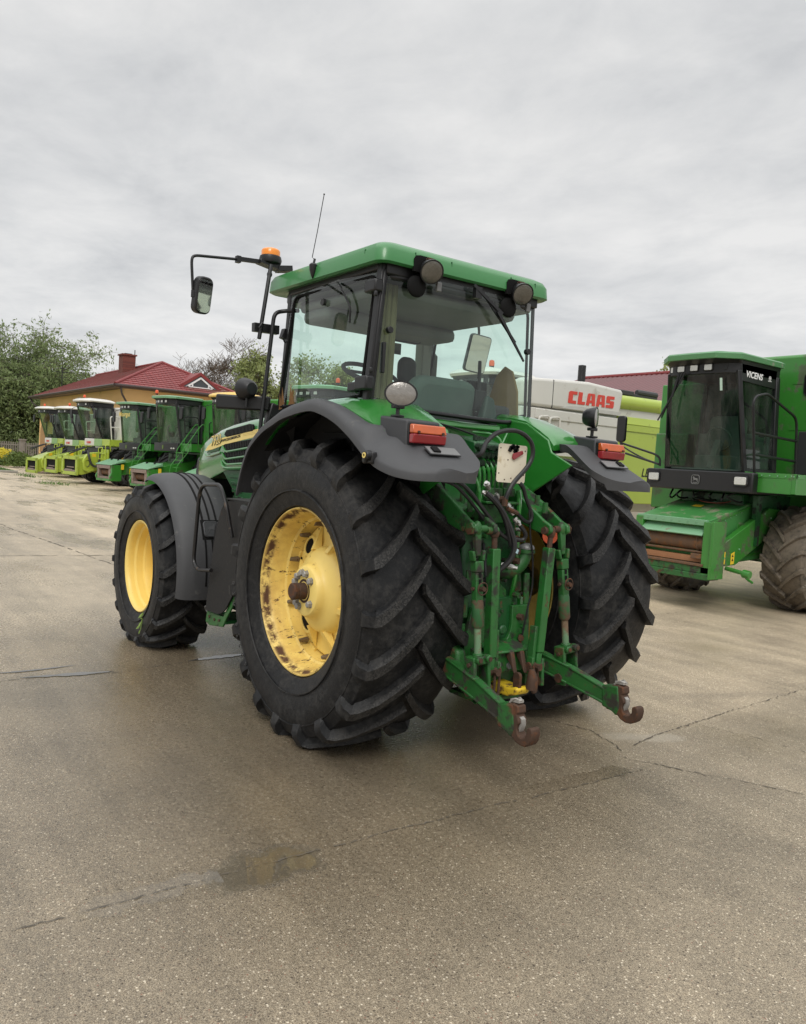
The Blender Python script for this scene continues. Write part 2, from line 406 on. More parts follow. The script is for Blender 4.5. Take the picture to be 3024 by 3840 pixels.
flat = m.n('ShaderNodeVectorMath', operation='MULTIPLY'); m.l(off.outputs[0], flat.inputs[0]); flat.inputs[1].default_value = (1, 1, 0)
PW = flat.outputs[0]
flat2 = m.n('ShaderNodeVectorMath', operation='MULTIPLY'); m.l(P0, flat2.inputs[0]); flat2.inputs[1].default_value = (1, 1, 0); PF = flat2.outputs[0]
big = m.noise(.22, 5, .6); mid = m.noise(1.7, 6, .65); fine = m.noise(42, 5, .7); grit = m.noise(210, 3, .65)
smp = m.n('ShaderNodeMapping'); smp.inputs['Rotation'].default_value = (0, 0, R_(38)); smp.inputs['Scale'].default_value = (.22, 2.6, 1); m.l(PW, smp.inputs[0])
streak = m.noise(1.3, 6, .62, vec=smp.outputs[0])
vo = m.n('ShaderNodeTexVoronoi'); m.l(P0, vo.inputs['Vector']); vo.inputs['Scale'].default_value = 125; vo.inputs['Randomness'].default_value = 1
vs_ = m.n('ShaderNodeSeparateColor'); m.l(vo.outputs['Color'], vs_.inputs[0])
stone = m.n('ShaderNodeValToRGB'); m.l(vs_.outputs[0], stone.inputs[0]); stone.color_ramp.interpolation = 'CONSTANT'
el = stone.color_ramp.elements
cols = [(0, (.16, .13, .098)), (.2, (.25, .21, .16)), (.42, (.31, .265, .20)), (.58, (.20, .17, .135)), (.70, (.38, .33, .255)), (.80, (.085, .07, .056)), (.875, (.46, .41, .33)), (.93, (.56, .51, .42)), (.968, (.25, .13, .095)), (.978, (.68, .63, .54))]
el[0].position = 0; el[0].color = cols[0][1]+(1,); el[1].position = cols[1][0]; el[1].color = cols[1][1]+(1,)
for q, c in cols[2:]:
    e_ = el.new(q); e_.color = c+(1,)
inst = m.ramp(vo.outputs['Distance'], .34, .52)
mort = m.mix(m.ramp(grit, .34, .66), (.12, .10, .074), (.42, .37, .29))
stc = m.mix(m.math('MULTIPLY', m.math('SUBTRACT', 1.0, inst), m.ramp(fine, .36, .60, .55, 1)), mort, stone.outputs[0])
vo2 = m.n('ShaderNodeTexVoronoi'); m.l(P0, vo2.inputs['Vector']); vo2.inputs['Scale'].default_value = 62; vo2.inputs['Randomness'].default_value = 1
v2 = m.n('ShaderNodeSeparateColor'); m.l(vo2.outputs['Color'], v2.inputs[0])
chip = m.math('MULTIPLY', m.ramp(vo2.outputs['Distance'], .30, .20), m.ramp(v2.outputs[1], .70, .74))
stc = m.mix(chip, stc, m.mix(m.ramp(v2.outputs[2], .2, .8), (.10, .08, .06), (.66, .61, .52)))
tone = m.math('ADD', m.math('ADD', m.ramp(big, .3, .7, .80, 1.10), m.math('ADD', m.ramp(mid, .3, .7, -.15, .13), m.ramp(fine, .3, .7, -.16, .16))), m.ramp(streak, .3, .7, -.12, .12))
c = m.mix(1.0, stc, (1.0, .945, .85), 'MULTIPLY')
spx = m.n('ShaderNodeSeparateXYZ'); m.l(PW, spx.inputs[0]); X_, Y_ = spx.outputs[0], spx.outputs[1]
# the slabs were poured at different times: dark coarse one in front, pale one to the right
tone = m.math('MULTIPLY', tone, m.ramp(X_, -1.42, -1.34, .97, 1.06))
tone = m.math('MULTIPLY', tone, m.math('ADD', 1.0, m.math('MULTIPLY', m.ramp(Y_, -.8, -1.25), m.ramp(X_, -1.15, -.9, 0, .32))))
tone = m.math('MULTIPLY', tone, m.ramp(X_, 1.9, 2.3, 1.0, 1.34))  # far side lightened: sheen of the wet slab put into the colour
tn = m.n('ShaderNodeVectorMath', operation='SCALE'); m.l(c, tn.inputs[0]); m.l(tone, tn.inputs['Scale']); c = tn.outputs[0]
# dark tyre scuffs, worn pale patch
for a, b, w, st in (((-.45, -2.2), (-.85, -3.3), .13, .42), ((-.9, 4.0), (1.6, 2.2), .16, .16)):
    c = m.mix(m.math('MULTIPLY', m.ramp(seg(m, PW, a, b), w, 0), m.math('MULTIPLY', m.ramp(streak, .2, .7), st)), c, (.07, .06, .05))
pale = seg(m, PW, (-.92, -1.08), (-1.13, -1.45))
c = m.mix(m.math('MULTIPLY', m.ramp(pale, .11, .03), .5), c, (.44, .39, .31))
# standing water and wet concrete, plus darkening around the tractor
pn = m.math('ADD', m.math('MULTIPLY', m.math('SUBTRACT', m.math('ADD', fine, grit), 1.0), .09), m.math('MULTIPLY', m.math('SUBTRACT', m.noise(7, 4, .6), .5), .20))
pdr = m.math('ADD', m.math('SUBTRACT', seg(m, PW, (-1.36, 1.84), (-1.35, 1.58)), .135), pn)
pdl = m.math('ADD', m.math('SUBTRACT', seg(m, PW, (-1.32, 2.36), (-1.31, 1.95)), .10), pn)
pd = m.math('MINIMUM', pdr, pdl)
water = m.ramp(pd, .03, -.045); deep = m.math('MAXIMUM', m.ramp(pdr, .03, -.045), m.ramp(pdl, .0, -.06, 0, .35))
damp_dark = m.math('MAXIMUM', m.math('MULTIPLY', m.ramp(pd, .16, -.02), m.ramp(pdl, .0, .12, .45, 1.0)), m.ramp(m.math('ADD', seg(m, PW, (-1.265, 1.6), (-1.345, -.6)), m.math('MULTIPLY', fine, .05)), .12, .085, 0, .95))
under = m.ramp(seg(m, PW, (-.7, 1.0), (2.2, .5)), 2.7, .6)  # wide soft-edged zone around the tractor that darkens the slab
damp_dark = m.math('MAXIMUM', damp_dark, m.math('MULTIPLY', under, m.ramp(mid, .25, .65, .72, 1.0)))
damp_dark = m.math('MAXIMUM', damp_dark, m.math('MULTIPLY', m.ramp(big, .50, .64), m.ramp(mid, .35, .65, .3, .8)))
sp = m.n('ShaderNodeSeparateXYZ'); m.l(P0, sp.inputs[0])
# the far yard was rained on: wide thin films of water
wet_l = m.math('MULTIPLY', m.ramp(sp.outputs[0], .6, 2.6), m.ramp(sp.outputs[1], -.5, 1.5))
film = m.math('MULTIPLY', m.ramp(sp.outputs[0], 3, 9), m.ramp(m.noise(.55, 5, .6, sc=(.5, 1.6, 1)), .50, .62))
damp_dark = m.math('MAXIMUM', damp_dark, m.math('MULTIPLY', film, .45))
c = m.mix(m.math('MULTIPLY', damp_dark, .66), c, m.mix(1.0, c, (.36, .34, .31), 'MULTIPLY'))
c = m.mix(m.math('MULTIPLY', deep, .66), c, (.088, .077, .056))
m.l(c, p.inputs['Base Color'])
rg = m.math('SUBTRACT', m.ramp(fine, .3, .7, .40, .58), m.math('MULTIPLY', damp_dark, .22))
rg = m.math('MULTIPLY', rg, m.math('SUBTRACT', 1.0, m.math('MULTIPLY', water, .97)))
rg = m.math('MULTIPLY', rg, m.math('SUBTRACT', 1.0, m.math('MULTIPLY', film, .45)))
rg = m.math('MULTIPLY', rg, m.math('SUBTRACT', 1.0, m.math('MULTIPLY', wet_l, .38)))
m.l(rg, p.inputs['Roughness']); p.inputs['Specular IOR Level'].default_value = .62
h = m.math('ADD', m.math('MULTIPLY', m.math('SUBTRACT', 1.0, vo.outputs['Distance']), .5), m.math('ADD', grit, m.math('MULTIPLY', chip, .7)))
h = m.math('MULTIPLY', h, m.math('SUBTRACT', 1.0, water))
m.bump(h, .42, .0035)
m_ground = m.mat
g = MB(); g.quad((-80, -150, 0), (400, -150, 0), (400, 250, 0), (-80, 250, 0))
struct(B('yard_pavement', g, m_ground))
# slab joints and cracks: thin soil-filled strips lying in the slab surface
m_crack = mat('crack_soil', (.095, .082, .064), .9, var=.5, vs=30)
m_joint = mat('joint_filler', (.105, .09, .07), .85, var=.4, vs=12)
rnd = random.Random(12)
def strip_mesh(pts, w, jit, step=.04, gap=0.0):
    mb = MB(); P = []
    for i in range(len(pts)-1):
        a, b = Vector((*pts[i], .004)), Vector((*pts[i+1], .004)); n = max(2, int((b-a).length/step))
        P += [a.lerp(b, k/n) for k in range(n)]
    P.append(Vector((*pts[-1], .004)))
    Q = []; walk = 0
    for i, p_ in enumerate(P):
        d = (P[min(i+1, len(P)-1)]-P[max(i-1, 0)]).normalized(); nrm = Vector((-d.y, d.x, 0))
        walk = walk*.8+rnd.gauss(0, jit); t = w*max(.12, rnd.gauss(.55, .32)); Q.append((p_+nrm*(walk-t/2), p_+nrm*(walk+t/2)))
    for (a, b), (c_, d_) in zip(Q, Q[1:]):
        if rnd.random() > gap: mb.quad(a, b, d_, c_)
    return mb
struct(B('pavement_line', strip_mesh([(-.50, -.95), (-.78, -1.0), (-1.02, -.96), (-1.26, -.82), (-1.40, -.90), (-1.72, -1.10), (-2.11, -1.31), (-2.7, -1.62)], .010, .006, .018, .2), m_crack, fix=False))
struct(B('pavement_line', strip_mesh([(-1.04, -1.88), (-1.38, -2.0), (-1.74, -2.04), (-2.3, -2.3)], .007, .006, .02, .3), m_crack, fix=False))
struct(B('pavement_line', strip_mesh([(-1.10, -1.06), (-1.03, -1.5), (-.97, -2.2), (-.91, -3.13), (-.7, -6)], .014, .004, .02, .35), m_joint, fix=False))
struct(B('pavement_line', strip_mesh([(-1.30, 6), (-1.32, 2.7), (-1.34, 1.5), (-1.36, .5), (-1.40, -.3), (-1.40, -.75)], .008, .004, .02, .25), m_joint, fix=False))
struct(B('pavement_line', strip_mesh([(13.7, .29), (7.6, -.24), (2.8, -.7)], .03, .008, .1, .2), m_crack, fix=False))
struct(B('pavement_line', strip_mesh([(1.90, 5), (1.90, 1.9), (1.85, 1.43), (2.0, .42), (2.0, -6)], .013, .006, .04, .35), m_crack, fix=False))
struct(B('pavement_line', strip_mesh([(9.0, 8), (8.5, -3)], .04, .008, .1, .1), m_crack, fix=False))
mw_ = NT('water_film'); mw_.p.inputs['Base Color'].default_value = (.09, .085, .075, 1); mw_.p.inputs['Roughness'].default_value = .03; mw_.p.inputs['Specular IOR Level'].default_value = .5
def pool(pts, w):
    mb = MB(); top = []; bot = []
    P = [Vector((*q, .0045)) for q in pts]; P = spline(P, 10)
    for i, p_ in enumerate(P):
        d = (P[min(i+1, len(P)-1)]-P[max(i-1, 0)]).normalized(); nrm = Vector((-d.y, d.x, 0)); t = w*math.sin(PI*(i+.4)/(len(P)))*rnd.uniform(.55, 1.1)
        top.append(p_+nrm*t/2); bot.append(p_-nrm*t/2)
    mb.loft([top, bot], closed=False); return mb
struct(B('water', pool([(1.95, 2.05), (1.90, 1.7), (1.87, 1.40)], .085), mw_.mat, fix=False))
struct(B('water', pool([(2.14, 2.3), (2.12, 1.95), (2.16, 1.6)], .045), mw_.mat, fix=False))
struct(B('water', pool([(1.96, .78), (1.99, .5), (2.0, .22)], .10), mw_.mat, fix=False))
# earth that carries everything out to the horizon
m_earth = mat('far_field', (.07, .085, .035), .95, var=.4, vs=.05)
g = MB(); g.quad((-900, -900, -.06), (1500, -900, -.06), (1500, 900, -.06), (-900, 900, -.06)); struct(B('far_ground', g, m_earth))
# lawn beyond the yard with a low kerb
m_lawn = mat('lawn_turf', (.075, .145, .025), .95, var=.4, vs=1.2, dirt=((.12, .15, .04), .3, 4))
g = MB(); g.box(42.3, 130, -5.2, 120, .0, .10); struct(B('lawn', g, m_lawn))
m_kerb = mat('kerb_concrete', (.33, .31, .27), .85, var=.2, vs=2)
g = MB(); g.box(42.1, 42.3, -5.2, 120, .0, .12); struct(B('kerb', g, m_kerb, bevel=.02))
rnd = random.Random(4)
gb = MB()
for _ in range(9000):
    x = 42.3+abs(rnd.gauss(0, 6)); y = rnd.uniform(-5, 12); h_ = rnd.uniform(.04, .11); a = rnd.uniform(0, PI); w = .02
    dx, dy = math.cos(a)*w, math.sin(a)*w
    gb.add([(x-dx, y-dy, .1), (x+dx, y+dy, .1), (x+rnd.uniform(-.04, .04), y+rnd.uniform(-.04, .04), .1+h_)], [(0, 1, 2)])
o = B('grass', gb, m_lawn, fix=False); o['kind'] = 'stuff'; tag(o, 'mown green grass blades along the lawn edge beyond the yard', 'grass')
# ------------------------------------------------------------------ tyres and wheels
MY = RX(-90)     # lathe axis z -> +y
def tyre_mesh(R, W, rb, lug, nl, hub, wob=0.0, seedv=1, edge=1.0):
    """agricultural tyre centred on the origin, axle along Y; lugs point up when seen from behind"""
    rnd = random.Random(seedv); h = W/2; Rc = R-lug; sh = R-rb
    mb = MB()
    half = [(h*.80, rb+.005), (h*.88, rb+.015), (h*.975, rb+sh*.22), (h*1.02, rb+sh*.42), (h*1.01, rb+sh*.56), (h*.965, rb+sh*.70), (h*.90, rb+sh*.80), (h*.78, Rc-.012), (h*.5, Rc-.003), (0, Rc)]
    prof = half+[(-y, r) for y, r in reversed(half[:-1])]
    mb.lathe([(r, y) for y, r in prof], MY, 84)
    # fine raised bands on the sidewall
    for s in (1, -1):
        for y, r in ((h*1.005, rb+sh*.24), (h*.985, rb+sh*.645)):
            mb.lathe([(r-.006, s*(y-.004)), (r-.003, s*(y+.004)), (r+.003, s*(y+.004)), (r+.006, s*(y-.004))], MY, 84)
    def ring(y): return R-.030*(abs(y)/h)**2.2
    for i in range(nl):
        for s in (1, -1):
            ph0 = 2*PI*(i+(.5 if s < 0 else 0))/nl
            wt = lug*1.0*edge; st = []
            for j in range(8):
                u = j/7; y = -.025*h/.34+u*(.86*h+.025)
                ph = (.42*h*(1-(1-u)**1.55)+.50*h*u)/R
                w = wt*(.95+.35*u); top = ring(y)-rnd.uniform(0, wob)
                st.append((y, Rc-.02, y, top, ph, w*1.55, w))
            ph = (.93*h)/R
            st.append((h*.84, Rc-.035, h*.955, R-.040, ph+.010, wt*2.0, wt*1.12))
            st.append((h*.86, Rc-.07, h*1.035, R-.085, ph+.012, wt*2.1, wt*1.2))
            st.append((h*.93, rb+sh*.70, h*1.045, rb+sh*.735, ph+.014, wt*2.2, wt*1.45))
            st.append((h*.96, rb+sh*.60, h*.995, rb+sh*.63, ph+.015, wt*2.2, wt*1.8))
            rings = []
            for y, r, yt, rt, ph, wb, wt_ in st:
                q = []
                for yy, rr, dw in ((y, r, -wb/2), (yt, rt, -wt_/2), (yt, rt, wt_/2), (y, r, wb/2)):
                    a = PI-(ph0+ph)*1.0-dw/R
                    # rear of the wheel is at angle PI: the outer end lies lower there
                    a = PI+(ph0+ph)+dw/R
                    q.append(Vector((rr*math.cos(a), s*yy, rr*math.sin(a))))
                rings.append(q)
            mb.loft(rings)
    for k, v in enumerate(mb.v):          # flattened on the ground, bulging a little
        if v.z < -hub+.003:
            mb.v[k] = Vector((v.x, v.y*1.0, -hub+.003+.0*v.z))
        if v.z < -.45*R:
            f = (-v.z-.45*R)/(.55*R); mb.v[k].y *= 1+.035*f
    return mb
def wheel_text(name, s, r, a0, da, y, size, parent, material, sgn=1):
    for i, ch in enumerate(s):
        if ch == ' ': continue
        a = R_(a0-da*i); o_ = (r*math.cos(a)*sgn*-1, y, r*math.sin(a))
        text(name, ch, size, face(o_, (math.sin(a), 0, math.cos(a)), (-math.cos(a), 0, math.sin(a))), material, parent, ext=.002)
tr = thing('tractor', 'green farm tractor with yellow wheels in the middle of the yard, seen from behind', 'tractor')
HR, RR = .915, .958
rear_t = B('tyre', tyre_mesh(RR, .685, .512, .068, 19, HR, .008, 3, .80), m_tyrer, ang=28)
def rear_rim():
    mb = MB(); f = .285
    for s in (1, -1):
        pr = [(.440, 0), (.440, .05), (.446, .06), (.447, .125), (.462, .135), (.470, .185), (.476, .205), (.478, .222), (.486, .240), (.497, .262), (.503, .281), (.508, .290), (.515, .290), (.519, .282), (.517, .268), (.505, .258), (.500, .20), (.47, .10), (.46, 0)]
        mb.lathe([(r, s*a) for r, a in pr], MY, 96)
    return mb
def rear_hub():
    mb = MB()
    mb.lathe([(.03, .245), (.135, .246), (.152, .241), (.163, .228), (.168, .205), (.178, .187), (.200, .172), (.232, .158), (.258, .138), (.272, .11), (.278, .085), (.30, .075), (.405, .066), (.418, .060), (.425, .05), (.425, .02), (.30, .02), (.12, .0)], MY, 64)
    for k in range(4):
        a = 45+90*k; M = RY(-a) @ T(.352, .062, 0)
        # raised oval boss with a lightening hole, flanked by stiffening ribs
        ring = []
        for t in range(24):
            b = 2*PI*t/24; ring.append(((.052*math.cos(b), .085*math.sin(b)), (.040*math.cos(b), .066*math.sin(b))))
        rr = [[M @ Vector((x[0][0]*1.15, .0, x[0][1]*1.15)) for x in ring], [M @ Vector((x[0][0], .022, x[0][1])) for x in ring], [M @ Vector((x[1][0], .022, x[1][1])) for x in ring], [M @ Vector((x[1][0]*.95, .006, x[1][1]*.95)) for x in ring]]
        mb.loft(rr, cap=False)
        for sgn in (-1, 1):
            M2 = RY(-(a+sgn*26))
            mb.hexa([M2 @ Vector(q) for q in ((.25, .10, -.022), (.41, .066, -.018), (.41, .066, .018), (.25, .10, .022), (.262, .155, -.016), (.385, .085, -.014), (.385, .085, .014), (.262, .155, .016))])
    for k in range(8):
        a = 22.5+45*k; M = RY(-a) @ T(.437, .04, 0); mb.box(-.012, .014, -.02, .028, -.035, .035, M)
    return mb
rim0 = B('rear_wheel', rear_rim(), m_rim, tr, loc=(0, .585, HR), ang=40)
rear_t.parent = rim0
hub0 = B('hub', rear_hub(), m_hub, rim0, ang=32)
mb = MB()
for k in range(4):
    a = 45+90*k; M = RY(-a) @ T(.352, .078, 0)
    mb.add([M @ Vector((.0385*math.cos(2*PI*t/20), 0, .064*math.sin(2*PI*t/20))) for t in range(20)], [tuple(range(20))])
for k in range(8):
    a = 22.5+45*k; M = RY(-a) @ T(.395, .0715, 0)
    mb.add([M @ Vector((.011*math.cos(2*PI*t/12), 0, .011*math.sin(2*PI*t/12))) for t in range(12)], [tuple(range(12))])
BI('hub_hole', mb, m_black, rim0, fix=False)
mb = MB(); mb.lathe([(.0, .332), (.045, .332), (.052, .326), (.052, .305), (.049, .302), (.049, .296), (.052, .293), (.052, .20), (.0, .20)], MY, 28)
mb.lathe([(.052, .225), (.074, .247), (.060, .2475)], MY, 28)
B('axle_shaft', mb, m_rust, rim0)
mb = MB()
for a in (66, 48, 22, 0, -24, -48, -78, -104, -140, 142):
    for q in (0,): mb.lathe([(0, .272), (.016, .272), (.021, .267), (.021, .247), (.026, .247), (.026, .243)], RY(a+180) @ T(-.112, 0, 0) @ MY, 6)
BI('hub_bolt', mb, m_steel, rim0)
mb = MB()
for k, a in enumerate((78, 112, 150, 188, 222, 258, 300, 340, 20, 50)):
    M = RY(-a) @ T(.415, .105, 0)
    if k % 2: mb.lathe([(0, .04), (.013, .038), (.019, .0), (.019, -.03)], M @ MY, 6)
    else: mb.hexa([M @ Vector(q) for q in ((-.014, -.03, -.014), (.02, -.03, -.014), (.02, -.03, .014), (-.014, -.03, .014), (-.01, .045, -.008), (.016, .03, -.010), (.016, .03, .010), (-.006, .045, .006))])
BI('rim_clamp', mb, mat('brown_clamp_steel', (.17, .13, .085), .55, .3, var=.4, vs=30, rust=(RUST, .3, 30)), rim0, bevel=.003)
mb = MB()
# raised sidewall marks
mk = mat('worn_sidewall_mark', (.040, .040, .040), .6, var=.3, vs=20)
wheel_text('sidewall_lettering', '650/75 R38', .80, -128, 5.2, .352, .055, rim0, mk)
rim1 = dup(rim0, tr, location=(0, -1.12, HR), rotation_euler=(0, 0, PI))
for ch in rim1.children:
    if ch.name.startswith('tyre'): ch.rotation_euler = (0, 0, PI)
# front wheels
HF = .687
ft = B('tyre', tyre_mesh(.742, .50, .405, .050, 18, HF, .005, 5, .82), m_tyref, ang=28)
def front_rim():
    mb = MB()
    for s in (1, -1):
        pr = [(.325, -.0), (.330, .04), (.334, .055), (.352, .065), (.354, .125), (.360, .13), (.372, .14), (.374, .165), (.374, .19), (.385, .206), (.394, .212), (.401, .216), (.408, .211), (.409, .20), (.40, .192), (.39, .15), (.37, .03), (.365, 0)]
        mb.lathe([(r, s*a) for r, a in pr], MY, 80)
    mb.lathe([(0, -.02), (.13, -.02), (.15, -.03), (.17, -.05), (.20, -.06), (.33, -.06), (.352, -.05)], MY, 64)
    return mb
frim0 = B('front_wheel', front_rim(), m_frim, tr, loc=(2.746, .745, HF))
ft.parent = frim0
mb = MB(); mb.lathe([(0, .03), (.10, .03), (.12, .02), (.128, -.02), (.128, -.03)], MY, 40)
for k in range(8): mb.lathe([(0, .0), (.014, .0), (.016, -.005), (.016, -.035)], RY(45*k) @ T(.25, -.03, 0) @ MY, 6)
B('hub', mb, m_frim, frim0)
frim1 = dup(frim0, tr, location=(2.746, -.72, HF), rotation_euler=(0, 0, PI))
for ch in frim1.children:
    if ch.name.startswith('tyre'): ch.rotation_euler = (0, 0, PI)
# a sprig of weed caught in the front tyre
mb = MB()
base = Vector((2.50, .985, .32)); rnd = random.Random(8)
pts = [base+Vector((-.01*k, .015*k*.5, -.035*k)) for k in range(5)]
mb.tube(pts, .004, 5)
for k in range(9):
    q = pts[min(4, k//2)]; d = Vector((rnd.uniform(-.03, .03), rnd.uniform(0, .03), rnd.uniform(-.03, .01)))
    mb.add([q, q+d+Vector((.010, 0, .008)), q+d*1.8, q+d+Vector((-.010, 0, -.008))], [(0, 1, 2, 3)])
tag(B('weed_sprig', mb, mat('weed_green', (.16, .24, .05), .8, var=.3, vs=30), fix=False), 'small sprig of green weed caught low on the front left tyre', 'weed')
# ------------------------------------------------------------------ chassis, axle, transmission
mb = MB()
mb.box(.55, 2.6, -.26, .26, .62, 1.18); mb.box(2.2, 3.15, -.20, .20, .70, 1.15)
mb.box(-.35, .9, -.30, .30, .55, 1.45)
B('chassis', mb, m_greend, tr, bevel=.03)
mb = MB(); mb.lathe([(.16, .32), (.13, .12), (.11, -.25), (.11, -.75), (.12, -1.05)], T(0, 0, HR) @ MY, 24); mb.cyl((0, .3, HR), (0, .45, HR), .15, 24); mb.cyl((0, -.9, HR), (0, .55, HR), .05, 20)
B('rear_axle', mb, m_greend, tr)
mb = MB(); mb.bar((2.746, -.62, HF), (2.746, .62, HF), .16, .20); mb.sphere((2.746, 0, HF), (.2, .2, .2)); mb.cyl((2.746, .55, HF), (2.746, .70, HF), .13); mb.cyl((2.746, -.70, HF), (2.746, -.55, HF), .13)
B('front_axle', mb, m_greend, tr, bevel=.02)
mb = MB(); mb.prism([(.62, .55), (1.75, .50), (1.9, .62), (1.86, 1.18), (1.0, 1.26), (.72, 1.2)], .34, .66, 'y'); B('fuel_tank', mb, m_blackp, tr, bevel=.05, seg=3)
mb = MB(); mb.prism([(.62, .55), (1.75, .50), (1.9, .62), (1.86, 1.18), (1.0, 1.26), (.72, 1.2)], -.66, -.34, 'y'); B('fuel_tank', mb, m_blackp, tr, bevel=.05, seg=3)
# ------------------------------------------------------------------ bonnet
st = [(3.36, .17, .15, 1.62, 1.70), (3.28, .24, .20, 1.50, 1.77), (3.15, .29, .235, 1.47, 1.835), (2.95, .325, .26, 1.47, 1.905), (2.7, .34, .27, 1.50, 1.963), (2.4, .347, .275, 1.58, 2.013), (2.0, .35, .28, 1.61, 2.055), (1.6, .35, .28, 1.62, 2.085), (1.0, .35, .28, 1.62, 2.115)]
rings = []
for x, w, wt, zb, zt in st:
    r = [(x, w*.98, zb), (x, w, zb+.06), (x, w*1.0, zt-.22 if zt-zb > .35 else zb+.08), (x, w*.97, zt-.085), (x, wt, zt-.025), (x, wt*.6, zt-.002), (x, 0, zt+.006)]
    rings.append(r+[(a, -b, c_) for a, b, c_ in reversed(r[:-1])])
mb = MB(); mb.loft(rings, closed=True, cap=True)
bonnet = B('bonnet', mb, m_green, tr, ang=50)
mb = MB(); mb.prism([(3.10, 1.20), (3.30, 1.24), (3.335, 1.55), (3.30, 1.68), (3.08, 1.70), (3.02, 1.5)], -.255, .255, 'y'); B('front_grille', mb, m_blackp, bonnet, bevel=.03)
def vent(poly, deep=.012, sl=8):
    """recessed black slot in the bonnet flank with upright fins"""
    mb_ = MB(); y0 = .3485
    mb_.mi = 0; mb_.prism(poly, y0, y0+.0035, 'y')
    mb_.mi = 1
    xs = [q[0] for q in poly]; x0, x1 = min(xs), max(xs); zs = [q[1] for q in poly]
    P = sorted(poly)
    for k in range(1, 22):
        x = x0+(x1-x0)*k/22
        # vertical extent of the polygon at x
        cut = []
        for (ax_, az), (bx_, bz) in zip(poly, poly[1:]+poly[:1]):
            if (ax_-x)*(bx_-x) < 0: cut.append(az+(bz-az)*(x-ax_)/(bx_-ax_))
        if len(cut) >= 2: mb_.box(x-.003, x+.003, y0+.003, y0+.009, min(cut)+.006, max(cut)-.006)
    return mb_
m_fin = mat('vent_fin', (.020, .022, .021), .5)
vents = [[(2.44, 1.895), (2.40, 1.935), (1.93, 1.99), (1.84, 1.985), (1.83, 1.955), (1.86, 1.93), (2.38, 1.875)],
         [(2.45, 1.795), (2.42, 1.812), (1.75, 1.875), (1.70, 1.86), (1.72, 1.82), (2.36, 1.755)],
         [(2.44, 1.73), (2.41, 1.742), (1.75, 1.79), (1.70, 1.775), (1.72, 1.75), (2.36, 1.69)],
         [(2.42, 1.668), (2.39, 1.678), (1.75, 1.715), (1.70, 1.70), (1.72, 1.685), (2.33, 1.645)]]
for v in vents: B('side_vent', vent(v), [m_black, m_fin], bonnet)
mb = MB()   # bright moulded lips under the slots
for v in vents[1:]:
    b0 = min(v, key=lambda q: q[1]); a0 = v[0]
    mb.tube(fillet([(a0[0]+.012, .352, a0[1]), (b0[0]+.02, .356, b0[1]-.012), (1.72, .356, v[-2][1]-.012)], .05), .011, 6)
mb.tube(fillet([(2.47, .352, 1.66), (2.42, .356, 1.60), (2.30, .357, 1.598), (1.72, .357, 1.632)], .06), .014, 6)
mb.tube(fillet([(2.86, .348, 1.715), (2.80, .353, 1.69), (2.50, .354, 1.735)], .05), .010, 6)
B('vent_lip', mb, m_green, bonnet)
mb = MB(); mb.prism([(2.82, 1.722), (2.55, 1.752), (2.52, 1.79), (2.80, 1.745)], .347, .3505, 'y'); B('indicator_recess', mb, mat('dark_green_recess', (.006, .06, .012), .4), bonnet)
mb = MB(); mb.prism([(2.86, 1.742), (2.80, 1.788), (2.68, 1.832), (2.45, 1.872), (1.72, 1.952), (1.72, 1.892), (2.40, 1.812), (2.70, 1.758)], .3488, .3518, 'y')
strp = B('yellow_stripe', mb, m_stripe, bonnet)
Ms = face((2.61, .3560, 1.843), (-1, 0, .125), (0, 0, 1)); text('model_number', '7920', .125, Ms, m_txt, strp, bold=.0042, shear=.25, sx=.86)
Ms = face((2.61, .3575, 1.843), (-1, 0, .125), (0, 0, 1)); text('model_number', '7920', .125, Ms, m_stripe, strp, shear=.25, sx=.86)
text('dealer_lettering', 'WWW.KRAGMANN.DK', .034, face((2.30, .3535, 1.862), (-1, 0, .13), (0, 0, 1)), m_txt, strp, bold=.0006, sx=1.1, space=1.1)
mb = MB()
for k in range(3): mb.bar((2.05, .3525, 1.888+.011*k+.01*k*.1), (1.72, .3525, 1.918+.0125*k), .001, .0022)
BI('stripe_rule', mb, mat('stripe_rule_ochre', (.50, .36, .08), .5), strp)
# lower louvred side panel
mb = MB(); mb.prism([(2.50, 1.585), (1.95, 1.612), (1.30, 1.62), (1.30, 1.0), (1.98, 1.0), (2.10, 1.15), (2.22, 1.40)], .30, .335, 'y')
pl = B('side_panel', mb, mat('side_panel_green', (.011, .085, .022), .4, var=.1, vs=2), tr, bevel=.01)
mb = MB()
for k in range(8):
    z = 1.54-.062*k; x1 = 2.30-.03*k
    mb.box(x1-.20, x1, .333, .343, z-.018, z+.012)
B('louvre', mb, m_greend, pl, bevel=.004)
# ------------------------------------------------------------------ cab shell
ZB, ZT = 2.10, 2.86
yb, yt, xr = .665, .615, -.33          # rear post
FX, FYb, FYt = .88, .60, .60
mb = MB()
def strut(a, b, w, h): mb.bar(a, b, w, h, up=(0, 1, 0))
for s in (1, -1):
    strut((xr, s*yb, ZB-.06), (xr-.01, s*yt, ZT+.03), .055 if s > 0 else .022, .05 if s > 0 else .022)
    strut((FX+.03, s*FYb, ZB-.5), (FX-.08, s*FYt, ZT+.04), .05, .045)
    mb.bar((xr, s*yt, ZT+.02), (FX-.1, s*FYt, ZT+.02), .06, .05)
    mb.bar((xr, s*yb, ZB-.03), (-.15, s*(yb+.025), ZB-.03), .05, .05); mb.bar((-.15, s*(yb+.025), ZB-.03), (.45, s*.70, ZB-.06), .05, .05)
mb.bar((FX-.1, FYt, ZT+.02), (FX-.1, -FYt, ZT+.02), .06, .06)
mb.bar((FX+.02, FYb, ZB-.06), (FX+.02, -FYb, ZB-.06), .05, .05)
mb.bar((xr-.02, yt, ZT+.01), (xr-.02, -yt, ZT+.01), .07, .08)
